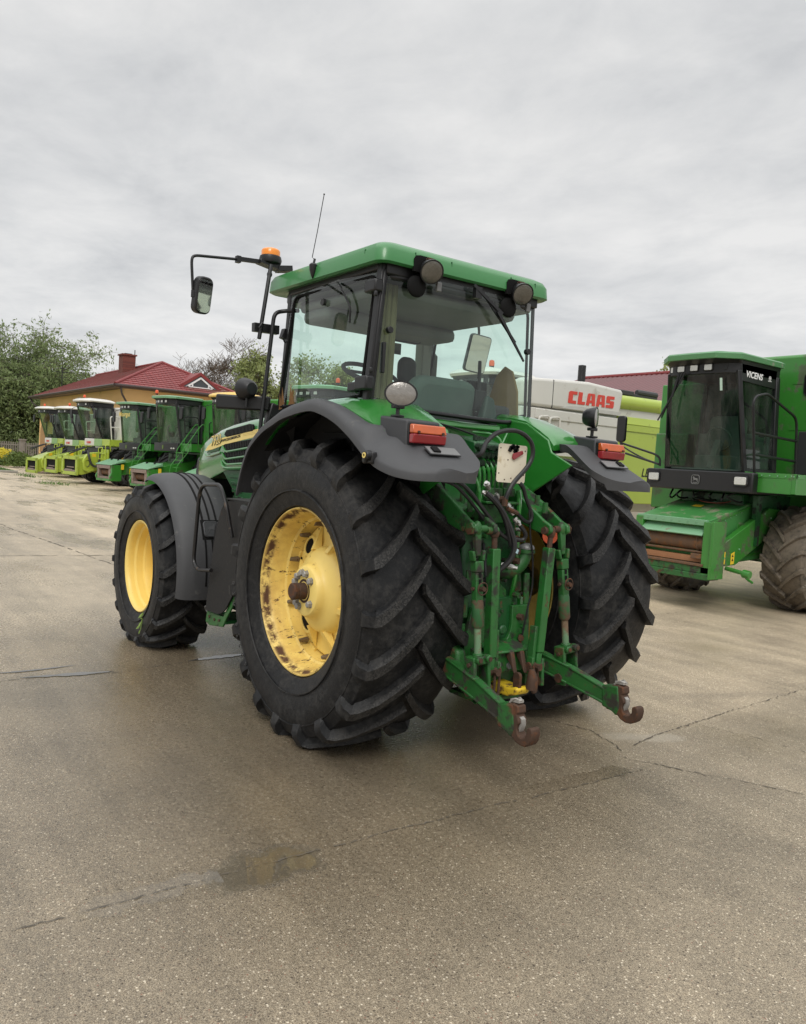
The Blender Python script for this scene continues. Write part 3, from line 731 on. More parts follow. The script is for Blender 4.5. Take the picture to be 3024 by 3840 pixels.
# rear bottom frame of the window (bowed backwards)
bot = [(xr, yb, ZB+.005), (-.44, .36, 2.055), (-.47, 0, 2.045), (-.44, -.36, 2.045), (xr, -yb, ZB+.005)]
mb.tube(fillet(bot, .05), .017, 6)
mb.tube([(xr-.022, yb, ZB), (xr-.03, yt, ZT)], .016, 6)
cab = B('cab_frame', mb, m_blackm, tr, bevel=.008)
# cab lower body and floor
mb = MB(); mb.prism([(-.30, 1.55), (.95, 1.30), (1.0, 2.03), (.55, 2.05), (-.30, 2.05)], -.60, .60, 'y'); B('cab_body', mb, m_interd, tr, bevel=.02)
mb = MB(); mb.hexa([(-.40, -.44, 1.72), (-.30, -.44, 1.72), (-.30, .44, 1.72), (-.40, .44, 1.72), (-.425, -.44, 2.02), (-.30, -.44, 2.02), (-.30, .44, 2.02), (-.425, .44, 2.02)])
mb.hexa([(-.46, -.30, 1.98), (-.30, -.30, 1.98), (-.30, .44, 1.98), (-.46, .44, 1.98), (-.445, -.30, 2.022), (-.30, -.30, 2.022), (-.30, .44, 2.022), (-.445, .44, 2.022)])
B('rear_panel', mb, m_green, tr, bevel=.012)
mb = MB(); mb.tube(fillet([(-.465, .34, 2.01), (-.47, .1, 1.975), (-.475, -.10, 1.935), (-.50, -.14, 1.90)], .05), .006, 6); B('cable', mb, m_hose, tr)
# glass
def pane(name, P, nu=1):
    mb_ = MB(); mb_.quad(*P); return B(name, mb_, g_cab, tr, fix=False)
for s in (1, -1):
    a = [(-.30, s*(yb+.006), ZB), (.12, s*(.70), ZB-.03), (FX-.02, s*(FYb+.03), ZB-.04)]
    b = [(-.31, s*(yt+.006), ZT-.005), (.12, s*(.645), ZT+.0), (FX-.11, s*(FYt+.02), ZT-.01)]
    mb = MB(); mb.add(a+b, [(0, 1, 4, 3), (1, 2, 5, 4)])
    d_ = B('door_glass', mb, g_cab, tr, fix=False, ang=60)
    mb = MB(); mb.tube(fillet([(-.275, s*(yb+.012), ZB+.02), (-.285, s*(yt+.012), ZT-.03), (.70, s*(FYt+.032), ZT-.03), (.845, s*(FYb+.042), ZB-.02), (.12, s*.71, ZB-.015)], .05)+[Vector((-.275, s*(yb+.012), ZB+.02))], .010, 6)
    B('glass_seal', mb, m_black, d_)
    if s > 0:
        mb = MB()
        mb.cbox((-.325, .665, 2.755), (.12, .06, .075)); mb.cbox((-.33, .695, 2.19), (.13, .06, .085)); mb.cbox((-.23, .70, 2.17), (.10, .04, .06))
        mb.cyl((-.375, .68, 2.69), (-.375, .68, 2.72), .012, 8); mb.cyl((-.385, .69, 2.28), (-.385, .69, 2.25), .012, 8)
        BI('door_hinge', mb, m_blackp, d_, bevel=.012)
        mb = MB(); mb.tube(fillet([(.10, .66, 2.84), (.02, .685, 2.80), (-.10, .675, 2.66), (-.09, .67, 2.58), (-.09, .67, 2.57)], .04), .007, 6); mb.cyl((.25, .655, 2.735), (.25, .675, 2.735), .022, 12)
        B('grab_bar', mb, m_blackp, d_)
for s in (1, -1):
    mb = MB(); mb.add([(xr-.012, s*yb, ZB+.01), (-.43, s*.36, 2.058), (-.40, s*.34, ZT-.01), (xr-.022, s*yt, ZT-.005)], [(0, 1, 2, 3)])
    B('rear_quarter_glass', mb, g_cab, tr, fix=False)
mb = MB(); mb.add([(-.43, .36, 2.058), (-.46, .0, 2.05), (-.43, -.36, 2.05), (-.40, -.34, ZT-.01), (-.42, 0, ZT-.01), (-.40, .34, ZT-.01)], [(0, 1, 4, 5), (1, 2, 3, 4)])
rw = B('rear_window', mb, g_cab, tr, fix=False, ang=80)
mb = MB()
mb.cbox((-.455, -.02, 2.82), (.03, .05, .07)); mb.bar((-.465, .02, 2.86), (-.475, -.22, 2.72), .012, .02); mb.bar((-.475, -.18, 2.73), (-.47, -.44, 2.45), .014, .022, w2=.008, h2=.012)
mb.bar((-.466, -.05, 2.83), (-.462, -.36, 2.56), .010, .016)
B('rear_wiper', mb, m_blackm, rw)
mb = MB()
for q in ((-.37, .575, 2.51), (-.385, -.535, 2.53)): mb.cyl(q, (q[0]-.03, q[1], q[2]), .02, 12)
mb.cbox((-.355, .59, 2.35), (.03, .02, .18)); BI('window_catch', mb, m_blackp, rw, bevel=.003)
mb = MB(); mb.quad((FX+.03, FYb, ZB-.3), (FX+.03, -FYb, ZB-.3), (FX-.09, -FYt, ZT), (FX-.09, FYt, ZT)); B('windscreen', mb, g_cab, tr, fix=False)
# ------------------------------------------------------------------ roof
def roof_ring(z, x0, x1, hw, r):
    w = x1-x0; return [(x, y, z) for x, y in rrect(w, 2*hw, r, 5, (x0+x1)/2, 0)]
prof = [(2.890, .04, .03), (2.882, .004, .004), (2.893, -.012, -.012), (2.962, -.006, -.006), (2.994, .012, .012), (3.014, .05, .05), (3.036, .25, .24), (3.044, .45, .44)]
rings = []
for z, i, j in prof:
    rr_ = rrect(1.44-2*i, 1.37-2*j, .075, 6, .30, 0)
    rings.append([(x, y, z+.012*(1-((x-.3)/.72)**2)*(1 if z > 2.9 else .0)) for x, y in rr_])
mb = MB(); mb.loft(rings)
roof = B('cab_roof', mb, mat('roof_green_paint', (.042, .20, .058), .36, var=.10, vs=2, coat=.25, dirt=((.10, .15, .09), .12, 6)), tr, ang=32)
mb = MB()
for y_ in (.449, .174, -.322, -.54): mb.box(-.4275, -.41, y_-.002, y_+.002, 2.90, 2.975)
for x in (-.25,): mb.box(x-.002, x+.002, .68, .6925, 2.90, 2.975)
BI('roof_seam', mb, mat('roof_seam_green', (.008, .07, .018), .5), roof)
mb = MB(); mb.prism(rrect(1.30, 1.24, .1, 4, .27, 0), 2.80, 2.88, 'z')
B('roof_underside', mb, m_blackp, roof, bevel=.02)
mb = MB(); mb.prism(rrect(1.10, 1.13, .1, 4, .27, 0), 2.745, 2.81, 'z'); mb.prism(rrect(.35, 1.12, .05, 3, .55, 0), 2.66, 2.75, 'z'); B('headliner', mb, m_inter, roof, bevel=.03)
# lamp recesses and work lamps at the back of the roof
def lamp(name, c, d, r, par, stalk=None, oval=1.0, lens=None):
    d = Vector(d).normalized(); z = Vector((0, 0, 1)); rt = d.cross(z).normalized(); up = rt.cross(d)
    M = Matrix.Identity(4)
    for i in range(3): M[i][0], M[i][1], M[i][2], M[i][3] = rt[i]*oval, up[i], d[i], c[i]
    mb_ = MB(); mb_.lathe([(0, -r*1.25), (r*.55, -r*1.2), (r*.8, -r*.9), (r*.96, -r*.35), (r*1.03, 0), (r*1.03, r*.10), (r*.93, r*.10)], M, 24)
    if stalk: mb_.tube(fillet(stalk, .02), .011, 6)
    o_ = B(name, mb_, m_blackp, par)
    mb_ = MB(); mb_.lathe([(r*.93, r*.07), (r*.7, r*.16), (r*.35, r*.215), (0.001, r*.23)], M, 24); B('lens', mb_, lens or m_lamp, o_, ang=60)
    return o_
for y in (.372, -.372):
    mb = MB(); poly = [(-.092, -.09), (-.092, -.02), (-.078, .002), (-.05, .008), (.05, .008), (.078, .002), (.092, -.02), (.092, -.09)]
    mb.prism([(y+u, 2.955+w) for u, w in poly], -.437, -.42, 'x'); B('lamp_recess', mb, m_black, roof)
    l_ = lamp('work_lamp', (-.49, y, 2.868), (-1, .30, -.50), .070, roof)
    mb = MB(); mb.cbox((-.465, y, 2.938), (.03, .04, .024)); mb.tube([(-.47, y-.026, 2.945), (-.47, y+.026, 2.945)], .006, 6); B('lamp_bracket', mb, m_rust, l_, bevel=.004)
    mb = MB(); mb.sphere((-.415, y+.05, 2.785), (.02, .07, .065), 16); B('lamp_backing', mb, m_black, roof)
    mb = MB(); mb.cbox((-.455, y-.085, 2.80), (.02, .035, .055)); B('bracket', mb, m_silver, roof, bevel=.004)
# aerial
mb = MB(); mb.lathe([(0, -.07), (.012, -.05), (.024, -.015), (.027, .02), (.018, .03), (0, .03)], T(.347, .70, 2.96), 12); mb.cyl((.347, .70, 2.98), (.35, .69, 3.02), .008, 8)
ae = B('aerial', mb, m_blackp, roof)
mb = MB(); mb.tube([(.35, .69, 3.015), (.395, .685, 3.04), (.35, .682, 3.2), (.293, .68, 3.42)], .0028, 5); mb.sphere((.293, .68, 3.42), .006, 6); B('whip', mb, m_blackm, ae)
# beacon and left mirror arm
mb = MB()
mb.bar((.93, .56, 3.07), (.95, .66, 3.055), .10, .035); mb.bar((.95, .62, 3.055), (.95, .80, 3.085), .09, .03); mb.bar((.95, .78, 3.082), (.95, .97, 3.068), .028, .028)
mb.tube(fillet([(.95, .93, 3.068), (.95, 1.27, 3.03), (.95, 1.285, 3.0), (.95, 1.262, 2.76)], .04), .010, 8)
mb.cbox((.95, .955, 3.065), (.04, .03, .045)); mb.cyl((.95, 1.262, 2.80), (.95, 1.262, 2.755), .016, 8); mb.bar((.95, 1.26, 2.77), (.95, 1.22, 2.77), .02, .03)
arm = B('mirror_arm', mb, m_blackm, tr, bevel=.005)
mb = MB(); mb.lathe([(0, -.03), (.05, -.03), (.075, -.02), (.08, .0), (.074, .025), (.065, .03)], T(.945, .715, 3.105), 28); bc = B('beacon', mb, m_blackp, arm)
mb = MB(); mb.lathe([(.066, .0), (.066, .038), (.06, .048), (.045, .055), (0, .056)], T(.945, .715, 3.13), 28); B('lens', mb, m_orange, bc)
Mm = T(.93, 1.197, 2.775) @ RZ(14) @ RY(-8)
mb = MB(); mb.prism(rrect(.125, .245, .045, 5), -.012, .05, 'x', Mm); mh = B('mirror', mb, m_blackp, arm, bevel=.012, seg=3)
mb = MB(); mb.prism(rrect(.105, .222, .036, 5), -.0155, -.0125, 'x', Mm); B('glass', mb, m_mirror, mh)
mb = MB()
mb.tube([(.88, .74, 3.06), (.82, .83, 2.53)], .015, 8); mb.tube([(.80, .845, 2.60), (.795, .82, 2.64)], .008, 6); mb.cyl((.875, .735, 2.99), (.875, .765, 2.99), .016, 8)
mb.bar((.86, .86, 2.61), (.86, .67, 2.615), .05, .06); mb.bar((.86, .64, 2.60), (.86, .585, 2.585), .05, .07)
mb.tube(fillet([(.70, .60, 2.745), (.80, .66, 2.745), (.80, .735, 2.72), (.79, .80, 1.93), (.79, .80, 1.5)], .05), .015, 8)
mb.tube(fillet([(.80, .66, 2.56), (.84, .62, 2.53), (.86, .60, 2.575)], .02), .006, 6)
mb.tube([(.81, .60, 2.83), (.83, .615, 2.52)], .009, 6)
B('grab_rail', mb, m_blackm, tr, bevel=.004)
lamp('front_work_lamp', (.90, .88, 2.185), (1, .15, .0), .075, tr, stalk=[(.86, .88, 2.12), (.86, .88, 2.06)])
mb = MB(); mb.bar((1.05, 1.02, 2.09), (.86, .70, 2.095), .08, .10); mb.bar((.86, .72, 2.03), (.86, .60, 2.0), .06, .16); B('headlamp_bracket', mb, m_blackp, tr, bevel=.012)
# right mirror and exhaust beyond the cab
mb = MB(); mb.tube(fillet([(.90, -.60, 3.0), (.92, -1.20, 2.98), (.93, -1.25, 2.93), (.93, -1.25, 2.80)], .05), .011, 8); a2 = B('mirror_arm', mb, m_blackm, tr)
Mm = T(.93, -1.25, 2.71) @ RZ(-14) @ RY(-8) @ RX(7)
mb = MB(); mb.prism(rrect(.20, .32, .03, 4), -.012, .035, 'x', Mm); m2 = B('mirror', mb, m_blackp, a2, bevel=.01)
mb = MB(); mb.prism(rrect(.18, .30, .022, 4), -.0155, -.0125, 'x', Mm); B('glass', mb, m_mirror, m2)
mb = MB(); mb.tube([(1.04, -.80, 1.7), (1.04, -.80, 2.64), (1.04, -.80, 2.68)], [.085, .085, .05], 20); mb.tube(fillet([(1.04, -.80, 2.64), (1.04, -.80, 2.86), (1.0, -.84, 2.96)], .06), .048, 14); B('exhaust', mb, mat('exhaust_dark', (.03, .028, .026), .6, .3, var=.3, rust=(RUST, .3, 12)), tr)
# interior
mb = MB(); mb.prism(rrect(.56, .46, .12, 5, 0, 0), -.07, .07, 'x', T(-.02, -.12, 2.10) @ RY(-9)); seat = B('seat_backrest', mb, m_seat, tr, bevel=.05, seg=3)
mb = MB(); mb.prism(rrect(.52, .52, .1, 4, .22, -.12), 1.86, 1.98, 'z'); B('seat_cushion', mb, m_seat, tr, bevel=.03)
mb = MB(); mb.prism(rrect(.16, .20, .06, 5, 0, 0), -.03, .03, 'x', T(.52, -.22, 2.42)); mb.box(.49, .55, -.26, -.18, 2.1, 2.35); B('headrest', mb, m_interd, tr, bevel=.03)
mb = MB(); mb.tube([(.52+.19*math.cos(2*PI*k/28)*.9, .10+.20*math.sin(2*PI*k/28), 2.36+.19*math.cos(2*PI*k/28)*.42) for k in range(28)], .016, 8, close=True)
mb.bar((.52, .10, 2.34), (.62, .10, 2.05), .09, .08); mb.bar((.52, .29, 2.36), (.52, -.09, 2.36), .02, .02); B('steering_wheel', mb, m_interd, tr)
mb = MB(); mb.box(.0, .62, -.60, -.42, 1.9, 2.14); mb.box(.55, .86, -.45, .45, 1.9, 2.16); mb.box(-.28, .3, .45, .62, 1.9, 2.10); mb.cbox((-.2, -.45, 2.12), (.14, .2, .1)); B('console', mb, m_interd, tr, bevel=.03)
for y0, x0 in ((-.575, .80),):
    mb = MB(); mb.box(x0-.05, x0+.05, y0-.045, y0+.045, 2.0, 2.80); BI('cab_pillar', mb, mat('cab_pillar_trim', (.26, .25, .22), .8), tr, bevel=.01)
mb = MB()
for k in range(7): mb.tube([(-.27-.012*(k % 2), .60-.022*k, 2.10), (-.27-.012*(k % 2), .575-.018*k, 2.80)], .014, 6)
BI('curtain', mb, m_curt, tr)
mb = MB(); mb.prism(rrect(.30, .12, .03, 3), -.012, .02, 'x', T(.62, -.25, 2.70)); im = B('interior_mirror', mb, m_interd, tr)
mb = MB(); mb.prism(rrect(.28, .10, .02, 3), -.016, -.0125, 'x', T(.62, -.25, 2.70)); B('glass', mb, m_mirror, im)
mb = MB(); mb.cbox((.82, -.30, 2.62), (.004, .14, .085)); st_ = B('speed_sticker', mb, m_interd, tr)
text('sticker_number', '2020', .05, face((.825, -.30, 2.62), (0, 1, 0), (0, 0, 1)), m_inter, st_)
mb = MB(); mb.bar((-.10, -.40, 2.18), (.1, -.56, 2.50), .025, .03); mb.cbox((-.1, -.40, 2.20), (.05, .10, .14)); mb.bar((.0, -.44, 2.25), (-.05, -.30, 2.22), .02, .02); mb.cbox((.05, -.50, 2.30), (.05, .16, .10)); B('monitor_arm', mb, m_interd, tr, bevel=.006)
mb = MB(); mb.hexa([(-.36, -.36, 2.05), (-.28, -.36, 2.05), (-.28, -.22, 2.05), (-.36, -.22, 2.05), (-.34, -.33, 2.20), (-.30, -.33, 2.20), (-.30, -.27, 2.22), (-.33, -.27, 2.22)]); B('bag', mb, mat('dark_green_bag', (.01, .03, .022), .6, var=.5, vs=20), tr, bevel=.02, seg=3)
mb = MB(); mb.prism([(-.28, 2.08), (-.26, 2.28), (-.20, 2.42), (-.12, 2.46), (-.04, 2.40), (.02, 2.25), (.04, 2.08)], -.615, -.60, 'y'); B('side_trim', mb, mat('brown_side_trim', (.20, .125, .035), .8, var=.2, vs=8), tr, bevel=.004)
# brown dried residue at the foot of the left door glass
mb = MB(); rnd = random.Random(5)
for k in range(9):
    y = .655+rnd.uniform(-.006, .0); x = .66+rnd.uniform(-.05, .16); z = 2.10+rnd.uniform(0, .06)
    mb.add([(x+.02, y, z-.06), (x-.03, y, z-.05), (x-.01+rnd.uniform(-.03, .03), y, z+.03+rnd.uniform(0, .06))], [(0, 1, 2)])
BI('leaf_litter', mb, mat('dry_leaf', (.19, .095, .03), .9, var=.4, vs=30), tr, fix=False)
# ------------------------------------------------------------------ rear fenders
stn = [(.74, 1.45, .64, 1.46, .98), (.70, 1.56, .64, 1.585, .98), (.65, 1.665, .64, 1.70, .98), (.565, 1.774, .66, 1.84, .98), (.40, 1.873, .74, 1.955, .98), (.25, 1.925, .82, 2.01, .98), (.113, 1.965, .85, 2.045, .98),
       (-.172, 2.004, .85, 2.072, .98), (-.34, 1.982, .85, 2.048, .98), (-.505, 1.93, .85, 1.997, .982), (-.65, 1.862, .85, 1.945, .985), (-.74, 1.812, .84, 1.932, .99),
       (-.785, 1.786, .76, 1.928, .993), (-.815, 1.768, .55, 1.922, .995), (-.84, 1.754, .435, 1.918, .997), (-.90, 1.726, .43, 1.912, 1.0), (-.95, 1.706, .43, 1.885, 1.0), (-1.0, 1.690, .435, 1.847, .995), (-1.06, 1.674, .435, 1.803, .985), (-1.11, 1.664, .445, 1.768, .965), (-1.16, 1.657, .49, 1.735, .93), (-1.20, 1.655, .555, 1.714, .885), (-1.235, 1.657, .64, 1.706, .82)]
def ext_mb():
    mb = MB(); rings = []
    S2 = []
    A_s = spline([(q[0], q[1], q[3]) for q in stn], 4); B_s = spline([(q[2], q[4], 0) for q in stn], 4)
    S2 = [(a.x, a.y, b.x, a.z, b.y) for a, b in zip(A_s, B_s)]
    for x, zl, yi, zi, yo in S2:
        w = yo-yi; zo = zl+.052; b = .018 if w < .3 else .022
        tail = x < -.75; u = min(1, max(0, (-x-.50)/.45)); u = u*u*(3-2*u); f1, f2 = .22-.16*u, .58-.30*u; end = x < -1.17
        r = [(x, yi, zi), (x, yi+w*.3, zi+(zo-zi)*f1+b*.6), (x, yi+w*.62, zi+(zo-zi)*f2+b), (x, yi+w*.86, zo+.012+(zi-zo)*.35*u), (x, yo-.008, zo-.004), (x, yo, zo-.018), (x, yo, zl), (x, yo-.018, zl),
             (x, yo-.03, zl if end else zo-.028), (x, yi+w*.5, zl if end else zi+(zo-zi)*.5-.012), (x, yi+(.012 if tail else 0), zl if end else zi-(.045 if tail else .035))]
        rings.append(r)
    mb.loft(rings); return mb
gst = [(.62, .60, 1.80, 1.83, 1.80), (.45, .56, 1.98, 1.99, 1.925), (.25, .52, 2.085, 2.085, 2.01), (0, .47, 2.10, 2.115, 2.058), (-.2, .43, 2.10, 2.12, 2.065), (-.40, .42, 2.085, 2.105, 2.036), (-.55, .42, 2.06, 2.075, 1.985), (-.68, .42, 2.0, 2.03, 1.945), (-.76, .42, 1.955, 1.985, 1.918), (-.81, .42, 1.905, 1.935, 1.90)]
def green_mb():
    mb = MB(); rings = []
    for x, yi, zi, zc, zo in gst:
        rings.append([(x, yi, zi-.03), (x, yi, zi), (x, yi+.035, zi+.018), (x, .60, zc), (x, .72, zc*.55+zo*.45+.012), (x, .86, zo+.002), (x, .86, zo-.03), (x, .60, zc-.04)])
    mb.loft(rings)
    return mb
def inner_mb():
    mb = MB()
    mb.prism([(.25, 2.06), (-.2, 2.09), (-.42, 2.07), (-.578, 2.045), (-.69, 1.985), (-.776, 1.94), (-.812, 1.865), (-.985, 1.789), (-.618, 1.577), (-.40, 1.45), (.25, 1.45)], .40, .418, 'y')
    return mb
for s in (1, -1):
    gm = green_mb(); em = ext_mb(); im_ = inner_mb()
    if s < 0: gm, em, im_ = gm.mirror_y(), em.mirror_y(), im_.mirror_y()
    fe = B('rear_fender', gm, m_green, tr, ang=48)
    B('fender_extension', em, m_grey, fe, ang=62)
    B('inner_panel', im_, m_green, fe, bevel=.006)
    mb = MB(); mb.loft([[(x, .425, 1.42 if x > -.5 else max(1.45, zi-.30)), (x, .43, zi-.05), (x, .60, zc-.055), (x, .85, zo-.045)] for x, yi, zi, zc, zo in gst], closed=False)
    mb.loft([[(.63, .425, 1.42), (.63, .43, 1.78), (.63, .65, 1.80)], [(.72, .425, 1.42), (.72, .43, 1.50), (.72, .65, 1.50)]], closed=False)
    if s < 0: mb = mb.mirror_y()
    B('fender_liner', mb, m_under, fe, fix=False)
    mb = MB()
    mb.hexa([(-.76, s*.64, 1.90), (-.985, s*.60, 1.80), (-.985, s*.845, 1.80), (-.76, s*.86, 1.90), (-.735, s*.655, 1.985), (-.97, s*.615, 1.962), (-.97, s*.835, 1.962), (-.735, s*.845, 1.985)])
    hs = B('lamp_housing', mb, m_greyd, fe, bevel=.012, seg=3)
    tl = MB(); tl.box(-.992, -.975, s*.616, s*.832, 1.838, 1.942); tl = B('tail_light', tl, m_blackp, tr)
    mb = MB(); mb.prism([(-1.036, 1.893), (-.992, 1.893), (-.992, 1.940), (-1.018, 1.940)], s*.616, s*.832, 'y'); B('amber_lens', mb, m_amber, tl, bevel=.007, seg=3)
    mb = MB(); mb.prism([(-1.028, 1.842), (-.992, 1.842), (-.992, 1.891), (-1.036, 1.891)], s*.616, s*.832, 'y'); B('red_lens', mb, m_red, tl, bevel=.007, seg=3)
    mb = MB()
    for y in (.645, .803): mb.cyl((-1.03, s*y, 1.90), (-1.043, s*y, 1.90), .007, 8)
    BI('lens_screw', mb, m_rust, tl)
    # small plate with a switch on the fender tail
    Mp = face((-1.08, s*.675, 1.810), (0, -1, 0), (1, 0, .62))
    mb = MB(); mb.prism(rrect(.205, .075, .008, 2), -.002, .003, 'z', Mp); sp_ = B('switch_plate', mb, m_greyd, fe)
    mb = MB(); mb.prism(rrect(.195, .066, .006, 2), .003, .0042, 'z', Mp); B('label_plate', mb, m_silver, fe)
    mb = MB(); mb.cbox((0, 0, 0), (.045, .044, .014), Mp @ T(-.05*s, 0, .006)); B('switch', mb, m_black, fe, bevel=.003)
    lp = lamp('fender_lamp', (-.82, s*.775, 2.103) if s > 0 else (-.82, -.775, 2.11), (-.86, .5, -.02) if s > 0 else (-.80, -.48, 0), .066, tr, stalk=[(-.81, s*.775, 2.05), (-.80, s*.775, 2.03), (-.80, s*.775, 1.96)], oval=1.32 if s > 0 else 1.15, lens=m_lampf)
    mb = MB(); mb.cbox((-.80, s*.775, 2.035), (.03, .07, .02)); mb.cbox((-.80, s*.775, 1.985), (.06, .05, .012)); B('lamp_bracket', mb, m_blackm, lp, bevel=.003)
mb = MB(); mb.cbox((-.905, 1.0, 1.755), (.075, .035, .06)); mb.cyl((-.915, 1.0, 1.765), (-.915, 1.045, 1.765), .026, 14); mb.cyl((-.885, 1.0, 1.74), (-.885, 1.03, 1.74), .018, 12)
sk = B('push_button', mb, m_blackp, tr, bevel=.008)
mb = MB(); mb.lathe([(.008, .046), (.015, .046), (.015, .049), (.008, .049)], T(-.915, 1.0, 1.765) @ MY, 16, close=True); B('yellow_ring', mb, m_stripe, sk)
# ------------------------------------------------------------------ front fenders
def ffender():
    mb = MB(); rings = []
    for k in range(31):
        a = R_(80+112*k/30); cx, cz = 2.746, HF
        rr = []
        for y, r in ((.36, .785), (.375, .812), (.42, .832), (.52, .842), (.64, .842), (.76, .836), (.84, .822), (.885, .797), (.90, .765), (.882, .765), (.86, .79), (.62, .822), (.42, .812), (.375, .785)):
            e_ = 0
            if k == 0: r -= .012
            rr.append((cx+r*math.cos(a), y, cz+r*math.sin(a)))
        rings.append(rr)
    mb.loft(rings); return mb
for s in (1, -1):
    fm = ffender()
    if s < 0: fm = fm.mirror_y()
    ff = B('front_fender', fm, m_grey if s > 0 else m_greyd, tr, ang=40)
    if s > 0:
        mb = MB()
        def strip(y0, y1, a0, a1, r):
            rr = []
            for k in range(17):
                a = R_(a0+(a1-a0)*k/16); cx, cz = 2.746, HF; c_, s_ = math.cos(a), math.sin(a)
                rr.append([(cx+(r+d)*c_, y, cz+(r+d)*s_) for y, d in ((y0, -.01), (y0, .0025), (y1, .0025), (y1, -.01))])
            mb.loft(rr)
        for y in (.675, .615, .555): strip(y-.008, y+.008, 92, 146, .8435)
        strip(.547, .683, 88.5, 92.5, .8435)
        for y in (.675, .615, .555): strip(y-.007, y+.007, 157, 184, .8425)
        strip(.535, .695, 145.5, 157.5, .8425)
        B('groove', mb, m_black, ff)
        a = R_(151.5); o_ = (2.746+.847*math.cos(a), .615, HF+.847*math.sin(a))
        Me = face(o_, (0, -1, 0), (-math.sin(a)*-1, 0, math.cos(a)*-1))
        mb = MB(); mb.prism(rrect(.135, .145, .03, 4), -.012, .012, 'z', Me); em_ = B('emblem', mb, m_greyd, ff, bevel=.006)
        DEER = [(-.40, .02), (-.30, .16), (-.12, .20), (.10, .22), (.22, .34), (.20, .48), (.27, .40), (.33, .46), (.33, .36), (.45, .30), (.34, .24), (.30, .08), (.22, -.02), (.40, -.14), (.36, -.20), (.14, -.08), (-.06, -.05), (-.20, -.14), (-.34, -.34), (-.42, -.34), (-.28, -.10), (-.36, -.06)]
        mb = MB(); mb.prism([(u*.085, v*.10) for u, v in DEER], .012, .015, 'z', Me)
        fr_ = rrect(.118, .128, .026, 4); q = [Me @ Vector((u, v, .0125)) for u, v in fr_]; mb.tube(q, .0022, 4, close=True)
        B('leaping_deer', mb, m_grey, em_)
# step guard, hand rail, ladder
mb = MB(); mb.prism(fillet([(1.49, 0, 1.10), (1.37, 0, 1.36), (1.20, 0, 1.40), (.80, 0, 1.405)], .14, 5) and [(v[0], v[2]) for v in fillet([(1.60, 0, .50), (1.49, 0, 1.10), (1.36, 0, 1.375), (.80, 0, 1.40), (.80, 0, .95), (1.02, 0, .80), (1.28, 0, .51), (1.60, 0, .50)], .12, 5)][:-1], .785, .797, 'y')
mb.box(.80, 1.34, .55, .79, 1.385, 1.397)
B('step_guard', mb, mat('black_guard_rubber', (.012, .0115, .011), .75, var=.3, vs=20, dirt=((.05, .04, .03), .25, 40), rust=((.05, .028, .018), .18, 5), bump=.3, bs=90), tr)
mb = MB(); mb.prism([(1.05, .79), (1.30, .50), (1.61, .49), (1.63, .40), (1.55, .385), (1.30, .42), (1.24, .50), (1.0, .76)], .765, .78, 'y')
lad = B('ladder_side', mb, m_greenw, tr, bevel=.004)
mb = MB()
for z, x in ((.46, 1.45), (.75, 1.40), (1.05, 1.30)): mb.box(x-.18, x+.14, .50, .77, z-.015, z+.015)
BI('ladder_step', mb, m_greend, lad, bevel=.004)
mb = MB()
for q in ((1.55, .455), (1.45, .45), (1.36, .46)): mb.cyl((q[0], .78, q[1]), (q[0], .788, q[1]), .011, 8)
BI('bolt', mb, m_rust, lad)
mb = MB(); mb.tube([(1.60+.05*math.cos(2*PI*k/16)*1.2, .77+.02*math.sin(2*PI*k/16), .49+.035*math.sin(2*PI*k/16)) for k in range(16)], .006, 6, close=True); B('wire_loop', mb, m_silver, lad)
mb = MB(); mb.tube(fillet([(1.40, .85, .84), (1.654, .85, .808), (1.762, .85, .85), (1.704, .85, 1.414), (1.637, .85, 1.478), (1.307, .85, 1.496), (1.178, .85, 1.355), (1.12, .82, 1.12)], .07, 6), .0155, 10)
B('hand_rail', mb, mat('worn_black_tube', (.013, .012, .012), .35, .2, var=.3, vs=9, rust=((.14, .10, .07), .24, 9)), tr)
# ------------------------------------------------------------------ rear hydraulics
mb = MB()
mb.hexa([(-.62, -.26, .56), (-.82, -.25, .62), (-.82, .22, .62), (-.62, .26, .56), (-.55, -.26, 1.50), (-.74, -.20, 1.50), (-.74, .22, 1.50), (-.55, .26, 1.50)])
mb.box(-.72, -.5, -.17, .22, 1.45, 1.72)
B('transmission_housing', mb, m_greend, tr, bevel=.02)
mb = MB()                                 # PTO plate with arch
arch = [(-.155, .88), (-.165, .75)]+[(.125*math.cos(R_(200+140*k/10))-.0, .83+.125*math.sin(R_(200+140*k/10))) for k in range(11)]+[(.165, .75), (.155, .88)]
poly = [(-.29, .60), (-.27, .43), (.27, .43), (.29, .60), (.245, .86), (.20, .93)]
outer = [(-.24, .93), (-.265, .66), (-.24, .44), (.24, .44), (.265, .66), (.22, .93)]
inner = [(.10, .93)]+[(.105*math.cos(R_(0-18*k))+.0, .82+.105*math.sin(R_(0-18*k))*1.25) for k in range(11)]+[(-.10, .93)]
mb.prism(outer+inner, -.865, -.84, 'x', T(0, -.01, 0))
B('rear_plate', mb, m_greenw, tr, bevel=.004)
mb = MB(); mb.box(-.84, -.70, -.13, .10, .70, .98, T(0, .0, 0)); mb.cyl((-.83, 0, .80), (-.92, 0, .80), .03, 14); B('power_shaft', mb, m_greend, tr, bevel=.01)
mb = MB()
mb.prism([(.10, 1.06), (.02, 1.08), (-.06, 1.02), (-.075, .72), (-.02, .70), (.06, .86), (.10, .92)], -.83, -.80, 'x', T(0, -.03, 0)); B('cover_plate', mb, m_greenw, tr, bevel=.01)
